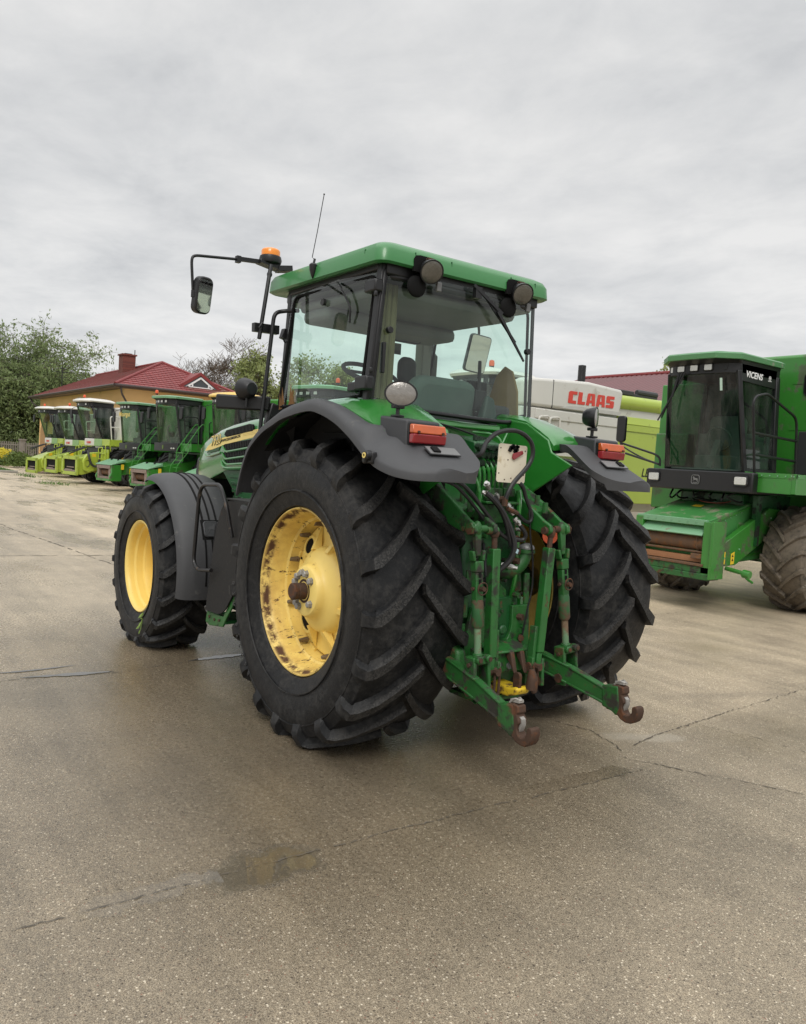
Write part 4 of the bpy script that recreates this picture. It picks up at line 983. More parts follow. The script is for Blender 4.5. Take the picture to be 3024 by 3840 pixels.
mb = MB(); mb.tube(fillet([(-.70, -.02, 1.13), (-.82, -.10, 1.12), (-.84, -.19, 1.18), (-.84, -.215, 1.27)], .05), .045, 12); mb.cyl((-.84, -.212, 1.245), (-.84, -.212, 1.262), .058, 16); mb.tube([(-.75, -.22, 1.0), (-.75, -.20, 1.12)], .05, 10); B('filler_neck', mb, m_greenr, tr)
mb = MB(); mb.lathe([(0, .035), (.02, .035), (.045, .02), (.05, .01), (.05, 0), (0, 0)], T(-.84, -.217, 1.268), 18); B('filler_cap', mb, m_silver, tr)
# valve block, pipes
mb = MB(); mb.hexa([(-.56, -.10, 1.74), (-.74, -.06, 1.76), (-.74, .14, 1.79), (-.56, .16, 1.76), (-.56, -.10, 1.93), (-.72, -.06, 1.89), (-.72, .15, 1.895), (-.56, .17, 1.93)]); vb = B('valve_block', mb, m_greend, tr, bevel=.012)
mb = MB(); rnd = random.Random(2)
for i in range(5):
    for j in range(3):
        y = -.05+.045*i; z = 1.775+.045*j; mb.cyl((-.72, y, z), (-.765-rnd.uniform(0, .03), y+rnd.uniform(-.01, .01), z-.006), rnd.uniform(.012, .02), 8)
for k in range(6): mb.cyl((-.60-.02*k, -.04+.034*k, 1.90), (-.60-.02*k, -.04+.034*k, 1.93), .015, 8)
B('valve_spool', mb, mat('grimy_valve', (.03, .055, .035), .4, .4, var=.6, vs=30, dirt=((.01, .01, .01), .4, 30)), vb)
mb = MB()
for k in range(6):
    y = .165-.036*k
    mb.tube(fillet([(-.72, y-.01, 1.80), (-.79, y, 1.745), (-.80, y-.006, 1.68), (-.78, y-.012, 1.60), (-.77, y-.02, 1.47)], .04), .0095, 8)
mb.tube(fillet([(-.80, .21, 1.70), (-.84, .19, 1.62), (-.84, .185, 1.47), (-.80, .15, 1.43)], .04), .011, 8)
mb.tube(fillet([(-.84, -.115, 1.62), (-.85, -.12, 1.56), (-.85, -.13, 1.10), (-.80, -.15, .95)], .05), .015, 8)
mb.tube(fillet([(-.50, -.02, 1.96), (-.60, -.07, 1.955), (-.66, -.10, 1.93), (-.68, -.11, 1.88)], .03), .007, 6)
mb.tube([(-.46, -.36, 2.0), (-.60, -.17, 1.88)], .007, 6)
BI('hydraulic_pipe', mb, m_green, tr)
mb = MB(); mb.box(-.83, -.81, .0, .125, 1.553, 1.628); mb.box(-.83, -.81, -.10, -.01, 1.58, 1.63); mb.box(-.86, -.78, -.13, .15, 1.535, 1.55); mb.box(-.80, -.76, -.13, .16, 1.42, 1.53); BI('coupler_bracket', mb, m_greenw, tr, bevel=.004)
mb = MB()
def fit(a, b, r=.017):
    mb = MB(); a, b = Vector(a), Vector(b); d = b-a
    for t0, t1, q in ((0, .3, 1), (.3, .42, .8), (.42, .75, 1.12), (.75, .85, .85), (.85, 1, .7)): mb.cyl(a+d*t0, a+d*t1, r*q, 10)
    B('hydraulic_fitting', mb, m_chrome, tr)
fit((-.88, .165, 1.625), (-.90, .20, 1.66)); fit((-.95, .185, 1.575), (-.90, .225, 1.605)); fit((-.90, .10, 1.565), (-.90, .12, 1.60), .014)
fit((-.90, .03, 1.54), (-.92, -.01, 1.48), .02); fit((-.92, -.02, 1.46), (-.94, -.05, 1.42), .017); fit((-.92, .045, 1.44), (-.92, .01, 1.37), .017); fit((-.86, .0, 1.18), (-.93, -.065, 1.165), .016)
for q in ((-.87, -.09, 1.39),): fit(q, (q[0]-.03, q[1]-.02, q[2]), .012)
mb = MB()
for q in ((-.87, -.075, 1.335), (-.86, -.10, 1.26), (-.85, -.11, 1.20)): mb.cyl(q, (q[0]-.03, q[1]-.012, q[2]), .02, 8)
mb.tube([(-.88, .085, 1.555), (-.94, .085, 1.57)], .02, 8); mb.tube([(-.94, .085, 1.53), (-.94, .085, 1.58)], .018, 8); mb.tube([(-.93, .05, 1.515), (-.93, -.03, 1.49)], .014, 8)
BI('pipe_union', mb, m_rust, tr)
mb = MB()
H = lambda pts, r: mb.tube(spline(pts, 6), r, 8)
H([(-.80, .33, 1.79), (-.95, .312, 1.808), (-.95, .263, 1.884), (-.95, .184, 1.942), (-.95, .07, 1.963), (-.95, -.021, 1.946), (-.95, -.087, 1.897), (-.95, -.101, 1.827), (-.95, -.062, 1.759), (-.95, .027, 1.674), (-.95, .066, 1.619), (-.945, .085, 1.57)], .0135)
H([(-.93, .22, 1.60), (-.95, .184, 1.567), (-.95, .122, 1.515), (-.95, .072, 1.457), (-.96, .036, 1.387), (-.97, .013, 1.305), (-.96, .027, 1.224), (-.92, .093, 1.144), (-.85, .14, 1.08)], .017)
H([(-.945, .165, 1.585), (-.95, .13, 1.52), (-.95, .085, 1.455), (-.95, .05, 1.38), (-.95, .02, 1.30)], .013)
H([(-.80, .55, 1.68), (-.93, .447, 1.658), (-.95, .362, 1.604), (-.95, .28, 1.533), (-.95, .179, 1.44), (-.95, .115, 1.376), (-.94, .038, 1.338)], .012)
H([(-.80, .57, 1.66), (-.91, .475, 1.648), (-.93, .385, 1.59), (-.93, .29, 1.51), (-.93, .20, 1.425), (-.92, .11, 1.385), (-.90, .05, 1.37)], .010)
H([(-.82, -.05, 1.68), (-.90, -.076, 1.659), (-.90, -.123, 1.577), (-.90, -.179, 1.483), (-.90, -.168, 1.438), (-.90, -.12, 1.445), (-.90, -.039, 1.498), (-.90, .03, 1.52)], .012)
H([(-.90, -.06, 1.66), (-.90, -.14, 1.561), (-.90, -.168, 1.438), (-.90, -.187, 1.326), (-.90, -.212, 1.241), (-.90, -.228, 1.047), (-.90, -.201, .905), (-.89, -.185, .753)], .0055)
H([(-.94, -.05, 1.42), (-.95, -.09, 1.37), (-.94, -.08, 1.335), (-.92, -.02, 1.34), (-.90, .03, 1.36)], .013)
H([(-.80, .10, 1.30), (-.88, .13, 1.10), (-.90, .10, .95), (-.87, .05, .86)], .010)
BI('hydraulic_hose', mb, m_hose, tr)
mb = MB(); mb.cyl((-.965, -.005, 1.285), (-.965, .005, 1.262), .021, 10); B('hose_clip', mb, mat('pale_blue_clip', (.35, .50, .55), .5), tr)
# number-plate board with a red reflector
Mp = face((-.90, .012, 1.775), (0, -1, -.02), (0, -.02, 1))
mb = MB(); mb.prism(rrect(.226, .222, .016, 4), -.0015, .0015, 'z', Mp); pl_ = B('plate_board', mb, m_yel, tr)
mb = MB(); mb.prism([(-.03, -.018), (-.015, -.028), (.055, .012), (.047, .032), (-.025, .010)], .004, .014, 'z', Mp @ T(.02, .05, 0)); B('reflector', mb, m_red, pl_, bevel=.003)
mb = MB(); rnd = random.Random(1)
for k in range(12): mb.cbox((0, 0, 0), (rnd.uniform(.015, .03), rnd.uniform(.012, .02), .014), Mp @ T(-.005+rnd.uniform(-.03, .035), .085+rnd.uniform(-.012, .018), .006) @ RZ(rnd.uniform(0, 90)))
B('broken_bracket', mb, m_black, pl_)
mb = MB()
for u, v in ((-.098, .085), (.098, .08), (.10, -.06), (-.098, -.06), (-.05, -.095), (-.035, .02), (.0, -.085)): mb.cyl(Mp @ Vector((u, v, .001)), Mp @ Vector((u, v, .003)), .0045, 8)
BI('rivet', mb, m_rust, pl_)
# ------------------------------------------------------------------ three-point linkage
for s in (1, -1):
    k = s
    mb = MB()
    for dy in (.075, .0, -.07):
        if dy == .0: continue
        mb.prism([(-.50, 1.66), (-.62, 1.66), (-.80, 1.56), (-.97, 1.455), (-1.03, 1.43), (-1.04, 1.39), (-1.0, 1.365), (-.90, 1.385), (-.62, 1.46), (-.50, 1.50)], s*(.29+dy)-.013, s*(.29+dy)+.013, 'y')
    mb.prism([(-.50, 1.655), (-.62, 1.655), (-.88, 1.505), (-.86, 1.45), (-.62, 1.50), (-.50, 1.52)], s*.225, s*.36, 'y')
    la = B('lift_arm', mb, m_greenw, tr, bevel=.008)
    mb = MB()
    mb.cyl((-1.0, s*.27, 1.405), (-1.0, s*.395, 1.405), .020, 12); mb.cyl((-1.0, s*.37, 1.405), (-1.0, s*.392, 1.405), .034, 6)
    mb.cyl((-1.0, s*.185, 1.395), (-1.0, s*.265, 1.395), .022, 12)
    B('pin', mb, m_rust if s < 0 else m_greenr, la)
    mb = MB()
    for q in ((-.80, 1.53), (-.87, 1.49)): mb.cyl((q[0]-.02, s*.30, q[1]-.0), (q[0]-.02, s*.30, q[1]+.065), .016, 8)
    mb.cyl((-.94, s*.205, 1.40), (-.94, s*.385, 1.40), .014, 8)
    BI('grease_bolt', mb, m_greenr, la)
    # lift rod: yoke, turnbuckle tube, rod, clevis
    a = Vector((-1.0, s*.335, 1.405)); b = Vector((-1.06, s*.30 if s > 0 else s*.415, .52))
    P_ = lambda t: a+(b-a)*t
    mb = MB(); mb.sphere(a, (.03, .028, .045), 12); mb.bar(P_(.02), P_(.17), .045, .035, up=(1, 0, 0), w2=.032, h2=.03); lr = B('lift_rod', mb, m_greenr, tr, bevel=.006)
    mb = MB(); mb.bar(P_(.20), P_(.27), .06, .05, up=(1, 0, 0)); 
    d = (b-a).normalized(); e = d.cross(Vector((1, 0, 0))).normalized()
    for q in (-1, 1): mb.bar(P_(.20)+e*q*.030, P_(.135)+e*q*.040, .018, .045, up=(1, 0, 0)); 
    mb.bar(P_(.27), P_(.47), .052, .045, up=(1, 0, 0)); B('yoke', mb, m_greenr, lr, bevel=.006)
    mb = MB()
    for t in (.285, .325): mb.cbox(P_(t)+Vector((-.0235, 0, 0)), (.004, .018, .026))
    BI('slot', mb, m_black, lr)
    mb = MB(); mb.cyl(P_(.37)+Vector((-.02, 0, 0)), P_(.37)+Vector((-.06, s*.0, .004)), .013, 8); mb.cyl(P_(.37)-e*.04, P_(.37)+e*.045, .010, 8)
    mb.tube([P_(.37)+Vector((-.045, .034*math.cos(2*PI*k_/14), .034*math.sin(2*PI*k_/14)+.004)) for k_ in range(14)], .004, 5, close=True); B('linch_pin', mb, m_rust, lr)
    mb = MB(); mb.tube([P_(.44), P_(.46), P_(.60), P_(.615)], [.030, .034, .034, .026], 14); B('turnbuckle', mb, mat('rusted_green_tube', (.02, .10, .03), .5, var=.3, vs=14, rust=((.10, .06, .035), .55, 9), bump=.2, bs=50), lr)
    mb = MB(); mb.cyl(P_(.61), P_(.79), .020, 12); B('threaded_rod', mb, mat('pale_worn_rod', (.13, .24, .13), .5, var=.3, vs=14, rust=((.16, .10, .06), .5, 7)), lr)
    # clevis straddling the lower link
    mb = MB(); top = P_(.80)
    mb.cyl(P_(.775), P_(.81), .030, 10)
    mb.bar(P_(.79)+e*0, P_(.84), .125, .08, up=(1, 0, 0))
    for q in (-1, 1): mb.bar(P_(.82)+e*q*.050, P_(1.05)+e*q*.054, .022, .085, up=(1, 0, 0), w2=.020, h2=.075)
    for q in (-1, 1): mb.cyl(P_(.80)+e*q*.035+Vector((-.02, 0, 0)), P_(.80)+e*q*.035+Vector((-.065, 0, .0)), .022, 10)
    cl = B('clevis', mb, m_greenr, lr, bevel=.007)
    mb = MB(); mb.cyl(P_(1.0)-e*.080, P_(1.0)+e*.080, .028, 12); mb.cyl(P_(.84)-e*.072, P_(.84)+e*.066, .012, 8)
    for q in (-1, 1): mb.cyl(P_(.80)+e*q*.035+Vector((-.064, 0, 0)), P_(.80)+e*q*.035+Vector((-.070, 0, 0)), .013, 8)
    BI('clevis_pin', mb, m_rust, lr)
    # hydraulic lift cylinder cover
    c0 = Vector((-1.0, s*.20 if s > 0 else s*.25, 1.38)); c1 = Vector((-1.02, s*.185, .60) if s > 0 else (-1.03, s*.175, .60))
    Q_ = lambda t: c0+(c1-c0)*t
    mb = MB(); mb.bar(Q_(.11), Q_(.90), .058, .055, up=(1, 0, 0), w2=.056, h2=.055); mb.bar(Q_(.90), Q_(1.0), .040, .045, up=(1, 0, 0)); lc = B('lift_cylinder', mb, m_greenw, tr, bevel=.006)
    mb = MB(); mb.sphere(c0, (.026, .03, .034), 12); mb.cyl(Q_(.02), Q_(.12), .016, 10); B('cylinder_rod', mb, m_rust, lc)
    mb = MB(); mb.bar(Q_(.93)+Vector((.0, -s*.05, 0)), Q_(1.06)+Vector((0, -s*.05, 0)), .02, .05, up=(1, 0, 0)); mb.bar(Q_(.70)+Vector((.01, -s*.04, 0)), Q_(1.0)+Vector((.01, -s*.04, 0)), .024, .05, up=(1, 0, 0))
    mb.bar(Q_(.95)+Vector((0, s*.035, 0)), Q_(1.15)+Vector((-.02, s*.035, 0)), .022, .04, up=(1, 0, 0)); B('cylinder_bracket', mb, m_greenr, lc, bevel=.005)
    mb = MB(); mb.cyl(Q_(1.0)+Vector((-.0, -s*.07, 0)), Q_(1.0)+Vector((0, s*.05, 0)), .026, 10); mb.cyl(Q_(1.0)+Vector((-.02, -s*.02, .0)), Q_(1.0)+Vector((-.055, -s*.02, .0)), .02, 8)
    q0 = Q_(1.0)+Vector((-.03, -s*.05, .02))
    mb.tube(fillet([q0, q0+Vector((0, 0, -.17)), q0+Vector((0, s*.035, -.17)), q0+Vector((0, s*.035, -.02))], .02), .008, 6)
    B('cylinder_pin', mb, m_rust, lc)
    # lower link arm with quick hook
    yl = s*.405; ya = s*.36
    mb = MB(); pr_ = [(-.50, .715), (-.95, .648), (-1.20, .588), (-1.42, .53), (-1.46, .50), (-1.42, .415), (-1.20, .462), (-.95, .522), (-.50, .585)]
    pr_ = [(a, b-.006) if i < 4 else (a, b+.014) for i, (a, b) in enumerate(pr_)]
    mb.prism(pr_, yl-.019, yl+.019, 'y')
    for z0, z1, z2 in ((.684, .598, .516), (.592, .500, .440)):
        mb.bar((-.60, yl, z0), (-1.12, yl, z1), .050, .015); mb.bar((-1.12, yl, z1), (-1.43, yl, z2), .050, .015)
    for v in mb.v: v.y += s*(.35+.106*(-v.x-.95))-yl
    ll = B('lower_link', mb, m_greenr, tr, bevel=.006)
    hk = [(-1.40, .545), (-1.43, .565), (-1.47, .575), (-1.505, .57), (-1.512, .535), (-1.50, .525), (-1.517, .505), (-1.523, .485), (-1.513, .478), (-1.508, .458), (-1.515, .438), (-1.525, .424), (-1.545, .421), (-1.566, .43), (-1.575, .45), (-1.575, .478), (-1.592, .487), (-1.61, .483), (-1.617, .46), (-1.612, .425), (-1.597, .40), (-1.57, .383), (-1.535, .38), (-1.50, .39), (-1.47, .415), (-1.44, .42), (-1.40, .42)]
    mb = MB(); mb.prism(hk, yl-.030, yl+.030, 'y'); hkb = B('hook', mb, m_rust, ll, bevel=.009, seg=2)
    mb = MB(); mb.prism([(-1.36, .548), (-1.42, .562), (-1.475, .572), (-1.495, .45), (-1.475, .40), (-1.44, .418), (-1.37, .43)], yl-.034, yl+.034, 'y'); B('hook_body', mb, m_greenr, ll, bevel=.010)
    mb = MB(); mb.tube(fillet([(-1.44, yl-.02, .57), (-1.47, yl-.018, .60), (-1.505, yl, .592), (-1.47, yl+.018, .60), (-1.44, yl+.02, .57)], .015), .006, 6); mb.bar((-1.44, yl, .582), (-1.50, yl, .588), .035, .014)
    mb.prism([(-1.50, .52), (-1.525, .505), (-1.53, .475), (-1.515, .44), (-1.49, .43), (-1.485, .51)], yl-.014, yl+.014, 'y'); B('hook_latch', mb, m_steel, ll, bevel=.003)
mb = MB(); mb.prism([(-.80, .74), (-.90, .70), (-.92, .58), (-.82, .50), (-.62, .48), (-.55, .62)], .26, .33, 'y'); B('sway_block', mb, m_greenr, tr, bevel=.02)
mb = MB(); mb.prism([(-.62, .98), (-.78, .96), (-.82, .60), (-.70, .50), (-.60, .50)], .255, .285, 'y'); mb.prism([(-.62, .98), (-.78, .96), (-.82, .60), (-.70, .50), (-.60, .50)], -.285, -.255, 'y'); BI('side_plate', mb, m_green, tr, bevel=.005)
mb = MB()
for k in range(4): mb.bar((-.84, .235+.008*k, 1.15-.155*k), (-.845, .238+.008*k, 1.03-.155*k), .032, .014, up=(1, 0, 0))
mb.bar((-.84, -.235, 1.12), (-.845, -.24, .93), .04, .016, up=(1, 0, 0)); BI('hole_bar', mb, m_greenr, tr, bevel=.004)
mb = MB(); rnd = random.Random(9)
for _ in range(26):
    y = rnd.uniform(-.24, .22); z = rnd.uniform(.55, 1.42); x = -.82-.0*z
    mb.cyl((x+.02, y, z), (x-.022-rnd.uniform(0, .012), y, z), rnd.choice((.010, .012, .016)), 6)
for y, z in ((-.20, .80), (-.205, .76), (-.20, .70), (.19, .62), (-.14, .99), (-.15, .62)): mb.cyl((-.84, y, z), (-.885, y, z), .016, 8)
BI('housing_bolt', mb, m_greenr, tr)
# pick-up hitch and drawbar frame
mb = MB(); mb.box(-.95, -.70, -.14, .14, .555, .68); mb.hexa([(-.98, -.15, .675), (-.84, -.16, .72), (-.84, .16, .72), (-.98, .13, .675), (-.98, -.15, .69), (-.84, -.16, .735), (-.84, .16, .735), (-.98, .13, .69)]); B('hitch_block', mb, m_greenw, tr, bevel=.008)
mb = MB(); mb.cyl((-.955, .075, .60), (-.97, .07, .60), .032, 14); mb.cyl((-.95, -.03, .595), (-.962, -.03, .595), .02, 10); B('hitch_ring', mb, m_silver, tr)
mb = MB(); mb.prism([(-.80, .42), (-1.0, .43), (-1.07, .455), (-1.085, .49), (-1.06, .50), (-1.02, .485), (-.80, .49)], -.09, .02, 'y'); B('pickup_hook', mb, m_yhook, tr, bevel=.018, seg=3)
mb = MB()
for y in (-.095, -.015): mb.hexa([(-1.0, y-.016, .60), (-1.03, y-.016, .56), (-1.03, y+.016, .56), (-1.0, y+.016, .60), (-.93, y-.016, .68), (-.99, y-.016, .685), (-.99, y+.016, .685), (-.93, y+.016, .68)])
BI('hitch_jaw', mb, m_rust, tr, bevel=.006)
mb = MB(); mb.tube([(-1.09, -.085, .485), (-1.095, -.085, .55), (-1.085, -.085, .60)], [.034, .032, .016], 12); mb.prism(rrect(.05, .10, .02, 3, -1.05, .53), -.02, .0, 'y'); B('hitch_pin', mb, m_rust, tr)
mb = MB()
mb.tube(fillet([(-.88, -.235, .68), (-.93, -.24, .44), (-.93, -.20, .405), (-.93, .20, .405)], .04), .018, 8); mb.box(-.94, -.70, -.21, .20, .395, .42); mb.prism([(-.86, .70), (-.92, .68), (-.94, .42), (-.86, .42)], -.215, -.19, 'y'); mb.prism([(-.86, .70), (-.92, .68), (-.94, .42), (-.86, .42)], .175, .20, 'y')
mb.tube(fillet([(-.93, .165, .66), (-.96, .165, .42), (-.96, .12, .40)], .03), .012, 8)
B('drawbar_frame', mb, m_greenr, tr, bevel=.004)
mb = MB(); mb.cyl((-.86, -.165, .86), (-.895, -.175, .86), .02, 8); mb.cyl((-.88, -.172, .74), (-.91, -.176, .62), .008, 6); mb.cyl((-.87, -.19, .735), (-.90, -.165, .735), .018, 8); B('cable_anchor', mb, m_rust, tr)
mb = MB(); mb.lathe([(0, .01), (.055, .01), (.055, 0), (0, 0)], T(-.55, -.72, 1.315) @ RY(-90) @ RX(-25), 18); wr = B('wheel_warning_disc', mb, m_redo, tr)
# ------------------------------------------------------------------ harvesters
m_white = mat('machine_white_paint', (.60, .585, .54), .40, var=.08, vs=1.5, coat=.25, dirt=((.47, .44, .38), .26, 2.5), rust=((.3, .26, .2), .03, 14))
m_lime = mat('lime_green_paint', (.37, .47, .055), .36, var=.1, vs=2, coat=.35, dirt=((.22, .24, .06), .2, 5))
m_mint = mat('pale_green_lamp_panel', (.24, .38, .17), .5, var=.15, vs=4, dirt=((.2, .22, .14), .3, 8))
m_hgreen = mat('harvester_green_paint', (.034, .195, .024), .36, var=.16, vs=2, coat=.35, dirt=((.075, .11, .05), .36, 3.5), rust=((.05, .05, .03), .12, 22))
m_hroof = mat('faded_green_roof', (.085, .235, .10), .42, var=.1, vs=2, dirt=((.22, .28, .18), .25, 6))
m_proof = mat('sky_sheen_green_roof', (.16, .33, .18), .36, var=.1, vs=2, coat=.3, dirt=((.22, .28, .18), .2, 6))  # paler roof green with the sky's reflection put into the colour
m_hlid = mat('pale_green_lid', (.16, .34, .19), .4, var=.12, vs=3, coat=.2, dirt=((.2, .22, .15), .25, 8))
m_yroof = mat('yellow_roof_paint', (.70, .47, .09), .4, var=.06, coat=.25)
m_browns = mat('rust_brown_steel', (.13, .075, .045), .65, .2, var=.3, vs=8, rust=((.20, .095, .04), .45, 9))
m_orust = mat('bright_orange_rust', (.34, .16, .075), .7, .1, var=.25, vs=8)
m_pink = mat('worn_bare_metal', (.26, .20, .17), .55, .3, var=.25, vs=10, rust=((.16, .10, .06), .3, 9))
m_claas = mat('red_lettering', (.62, .055, .035), .45, var=.05)
m_wht = mat('white_lettering', (.8, .8, .8), .5, var=.03)
m_ydec = mat('yellow_warning_label', (.75, .52, .03), .5, var=.1, vs=30)
m_dgrey = mat('dark_grey_panel', (.03, .031, .032), .5, var=.2, vs=5)
ct_big = tyre_mesh(.775, .62, .42, .05, 17, .745, .004, 9); ct_small = tyre_mesh(.50, .36, .27, .035, 15, .485, .003, 11)
ct_me = {}
def lower(mb, dz):
    for v in mb.v:
        v.z -= dz*min(1.1, max(0, (v.x-.3)/2.3))
        if v.x > .3: v.x = .3+(v.x-.3)*.68
def block_letters(M, h, lean=.06):
    """heavy block capitals of the maker's sign, h high, centred on M"""
    C_ = [[(.4, 0), (3.5, 0), (3.35, 1.25), (1.85, 1.25), (1.85, 3.75), (3.6, 3.75), (3.6, 5), (.55, 5), (0, 4.4), (0, .4)]]
    L_ = [[(0, 0), (3.15, 0), (3.3, 1.25), (1.8, 1.25), (1.8, 5), (.1, 5)]]
    A_ = [[(0, 0), (1.35, 0), (1.45, 1.1), (2.6, 1.1), (2.65, 0), (4.05, 0), (3.6, 4.7), (3.3, 5), (2.15, 5), (2.3, 2.2), (1.55, 2.2), (1.8, 5), (.75, 5), (.4, 4.7)], [(1.83, 4.2), (2.17, 4.2), (2.13, 5), (1.82, 5)]]
    S_ = [[(0, 0), (3.3, 0), (3.65, .4), (3.65, 2.7), (3.3, 3.0), (1.75, 3.0), (1.75, 3.75), (3.65, 3.75), (3.65, 5), (.4, 5), (0, 4.6), (0, 2.3), (.35, 2.0), (1.85, 2.0), (1.85, 1.25), (0, 1.25)]]
    mb = MB(); x = -10.4; k = h/5
    for g, w in ((C_, 4.15), (L_, 3.75), (A_, 4.5), (A_, 4.5), (S_, 4.0)):
        for i, p in enumerate(g): mb.prism([((x+u+lean*(v-2.5))*k, (v-2.5)*k) for u, v in p], -.003, .003-.0005*i, 'z', M)
        x += w
    return mb

def c_wheel(root, x, y, big, flip, dusty=True, sc=1.0):
    key = (big, dusty)
    if key not in ct_me:
        o = B('tyre', ct_big if big else ct_small, m_tyred if dusty else m_tyre, ang=28); ct_me[key] = o.data; bpy.data.objects.remove(o)
    rb, h, hz = (.42, .27, .745) if big else (.27, .16, .485)
    mb = MB()
    for s in (1, -1): mb.lathe([(rb*.78, 0), (rb*.80, h*.6*s), (rb*.95, h*.82*s), (rb*1.03, h*.9*s), (rb*1.03, h*.7*s), (rb*.9, 0)], MY, 32)
    mb.lathe([(0, h*.3), (rb*.3, h*.3), (rb*.35, h*.05), (rb*.8, -.02)], MY, 32)
    r = B('front_wheel' if big else 'rear_wheel', mb, m_frim, root, loc=(x, y, hz*sc), rotz=PI if flip else 0)
    r.scale = (sc, sc, sc)
    t = link('tyre', ct_me[key], r)
    if flip: t.rotation_euler = (0, 0, PI)
def harvester(name, label, cat, loc, k=1.25, kz=1.035, roof='green', style='green', group=None, lod=1, header=True, drop=0.0, tw=0.0):
    """local frame: X forward, Y to its left. k widens the cab, kz raises it"""
    r = thing(name, label, cat, loc, PI/2+tw, group)
    Z = lambda z: z*kz
    dusty = True
    g_comb = globals()['g_comb'] if k < 1.1 else g_row
    bm_ = {'green': m_hgreen, 'lime': m_lime, 'yellow': m_hgreen}[style]
    rm = {'green': m_hroof if k < 1.1 else m_proof, 'white': m_white, 'yellow': m_yroof, 'dark': m_proof}[roof]
    lean = .20 if style != 'lime' else .50      # how far the glass foot sits behind its top
    xt, xb = 1.45, 1.45-lean; xrr = .40
    wt, wb = .545*k, .625*k
    zb, zt = Z(1.95), Z(3.26)
    # posts
    mb = MB()
    for s in (1, -1):
        mb.bar((xb-.10, s*wb, zb-.03), (xt-.09, s*wt, zt+.05), .06, .07); mb.bar((xrr, s*wb*.97, zb-.03), (xrr, s*wt, zt+.05), .10, .08)
        mb.bar((xb-.10, s*wb, zb), (xrr, s*wb*.97, zb), .06, .07)
    mb.prism([(xrr-.03, zb-.02), (xrr+.0, zt+.04), (xrr+.03, zt+.04), (xrr+.03, zb-.02)], -wb*.95, wb*.95, 'y')
    B('cab_frame', mb, m_blackm, r, bevel=.012)
    # glass: bowed screen, side panes
    mb = MB(); a, b = [], []
    for j in range(9):
        u = -1+2*j/8; bow = .10*(1-u*u)
        a.append((xb-.06+bow, u*wb, zb)); b.append((xt-.06+bow, u*wt, zt))
    mb.loft([a, b], closed=False); B('windscreen', mb, g_comb, r, fix=False)
    for s in (1, -1):
        mb = MB(); mb.quad((xb-.12, s*wb*1.012, zb+.02), (xrr+.04, s*wb*.985, zb+.02), (xrr+.04, s*wt*1.012, zt), (xt-.12, s*wt*1.012, zt)); B('door_glass', mb, g_comb, r, fix=False)
    # interior
    mb = MB(); mb.box(xrr+.04, xrr+.10, -wb*.9, wb*.9, zb, zb+.55); mb.prism(rrect(.52, .75, .1, 3, 0, zb+.42), xrr+.15, xrr+.30, 'x'); mb.box(xrr+.1, xrr+.6, -.27, .27, zb, zb+.2); mb.bar((xb-.25, 0, zb), (xb-.42, 0, zb+.42), .09, .09)
    mb.tube([(xb-.42+.07*math.cos(2*PI*q/16), .19*math.sin(2*PI*q/16), zb+.45+.16*math.cos(2*PI*q/16)) for q in range(16)], .016, 6, close=True); mb.box(xrr+.04, xt-.1, -wt*.9, wt*.9, zt+.0, zt+.06)
    mb.box(xrr+.04, xb-.15, -wb*.95, wb*.95, zb-.02, zb+.01)
    B('seat', mb, m_inter if style == 'green' else m_interd, r, bevel=.03)
    # black band with work lamps under the roof
    mb = MB(); mb.prism([(xrr-.05, -wt-.03), (xt-.10, -wt-.03), (xt+.0, -wt*.78), (xt+.03, 0), (xt+.0, wt*.78), (xt-.10, wt+.03), (xrr-.05, wt+.03)], zt, Z(3.40), 'z')
    hq = [(xrr-.05, -wt-.03), (xt-.10, -wt-.03), (xt+.0, -wt*.78), (xt+.03, 0), (xt+.0, wt*.78), (xt-.10, wt+.03), (xrr-.05, wt+.03)]; rq = [(xrr-.05, -.585*k), (1.40, -.585*k), (1.64, -.36*k), (1.66, 0), (1.64, .36*k), (1.40, .585*k), (xrr-.05, .585*k)]
    mb.loft([[(x, y, Z(3.40)) for x, y in hq], [(x, y, Z(3.44)+.012) for x, y in rq]]); band = B('cab_header', mb, m_blackp, r, bevel=.015)
    lm = []
    for y in (-.44, -.30, -.07, .15, .36) if style != 'lime' else (-.4, -.28, .28, .4):
        mb = MB(); mb.prism(rrect(.125*k**.5, .085, .016, 3, y*k, Z(3.355)), xt+.01-.09*(abs(y)/.5)**2, xt+.045-.09*(abs(y)/.5)**2, 'x'); wl = B('work_lamp', mb, m_lampw, band, bevel=.006)
        if lod: 
            mb = MB(); fr_ = [Vector((xt+.046-.09*(abs(y)/.5)**2, q[0], q[1])) for q in rrect(.135*k**.5, .095, .02, 3, y*k, Z(3.355))]; mb.tube(fr_, .006, 4, close=True)
            B('lamp_rim', mb, m_blackp, band)
    # roof
    xf = 1.68; w2 = .605*k
    def rr(zz, i): return [(x, y, zz) for x, y in ((xrr-.08+i, -w2+i), (1.42-i*.4, -w2-.02+i), (xf-i, -w2*.62), (xf+.02-i, 0), (xf-i, w2*.62), (1.42-i*.4, w2+.02-i), (xrr-.08+i, w2-i))]
    z0, z1 = Z(3.44), Z(3.585)
    mb = MB()
    if roof in ('white', 'yellow'):
        rings = [rr(z0-.005, .10), rr(z0+.0, .02), rr(z0+.05, -.01), rr(z0+.09, .03), rr(z1-.01, .16), rr(z1+.015, .32)]
        rings = [[(x, y, z+(.05 if roof == 'yellow' else .03)*(1-(x-.9)**2*1.2)) for x, y, z in q] for q in rings]
    else: rings = [rr(z0+.02, .16), rr(z0+.005, .02), rr(z0+.01, .0), rr(z0+.075, -.008), rr(z0+.10, .03), rr(z0+.112, .12), rr(z0+.118, .25)]
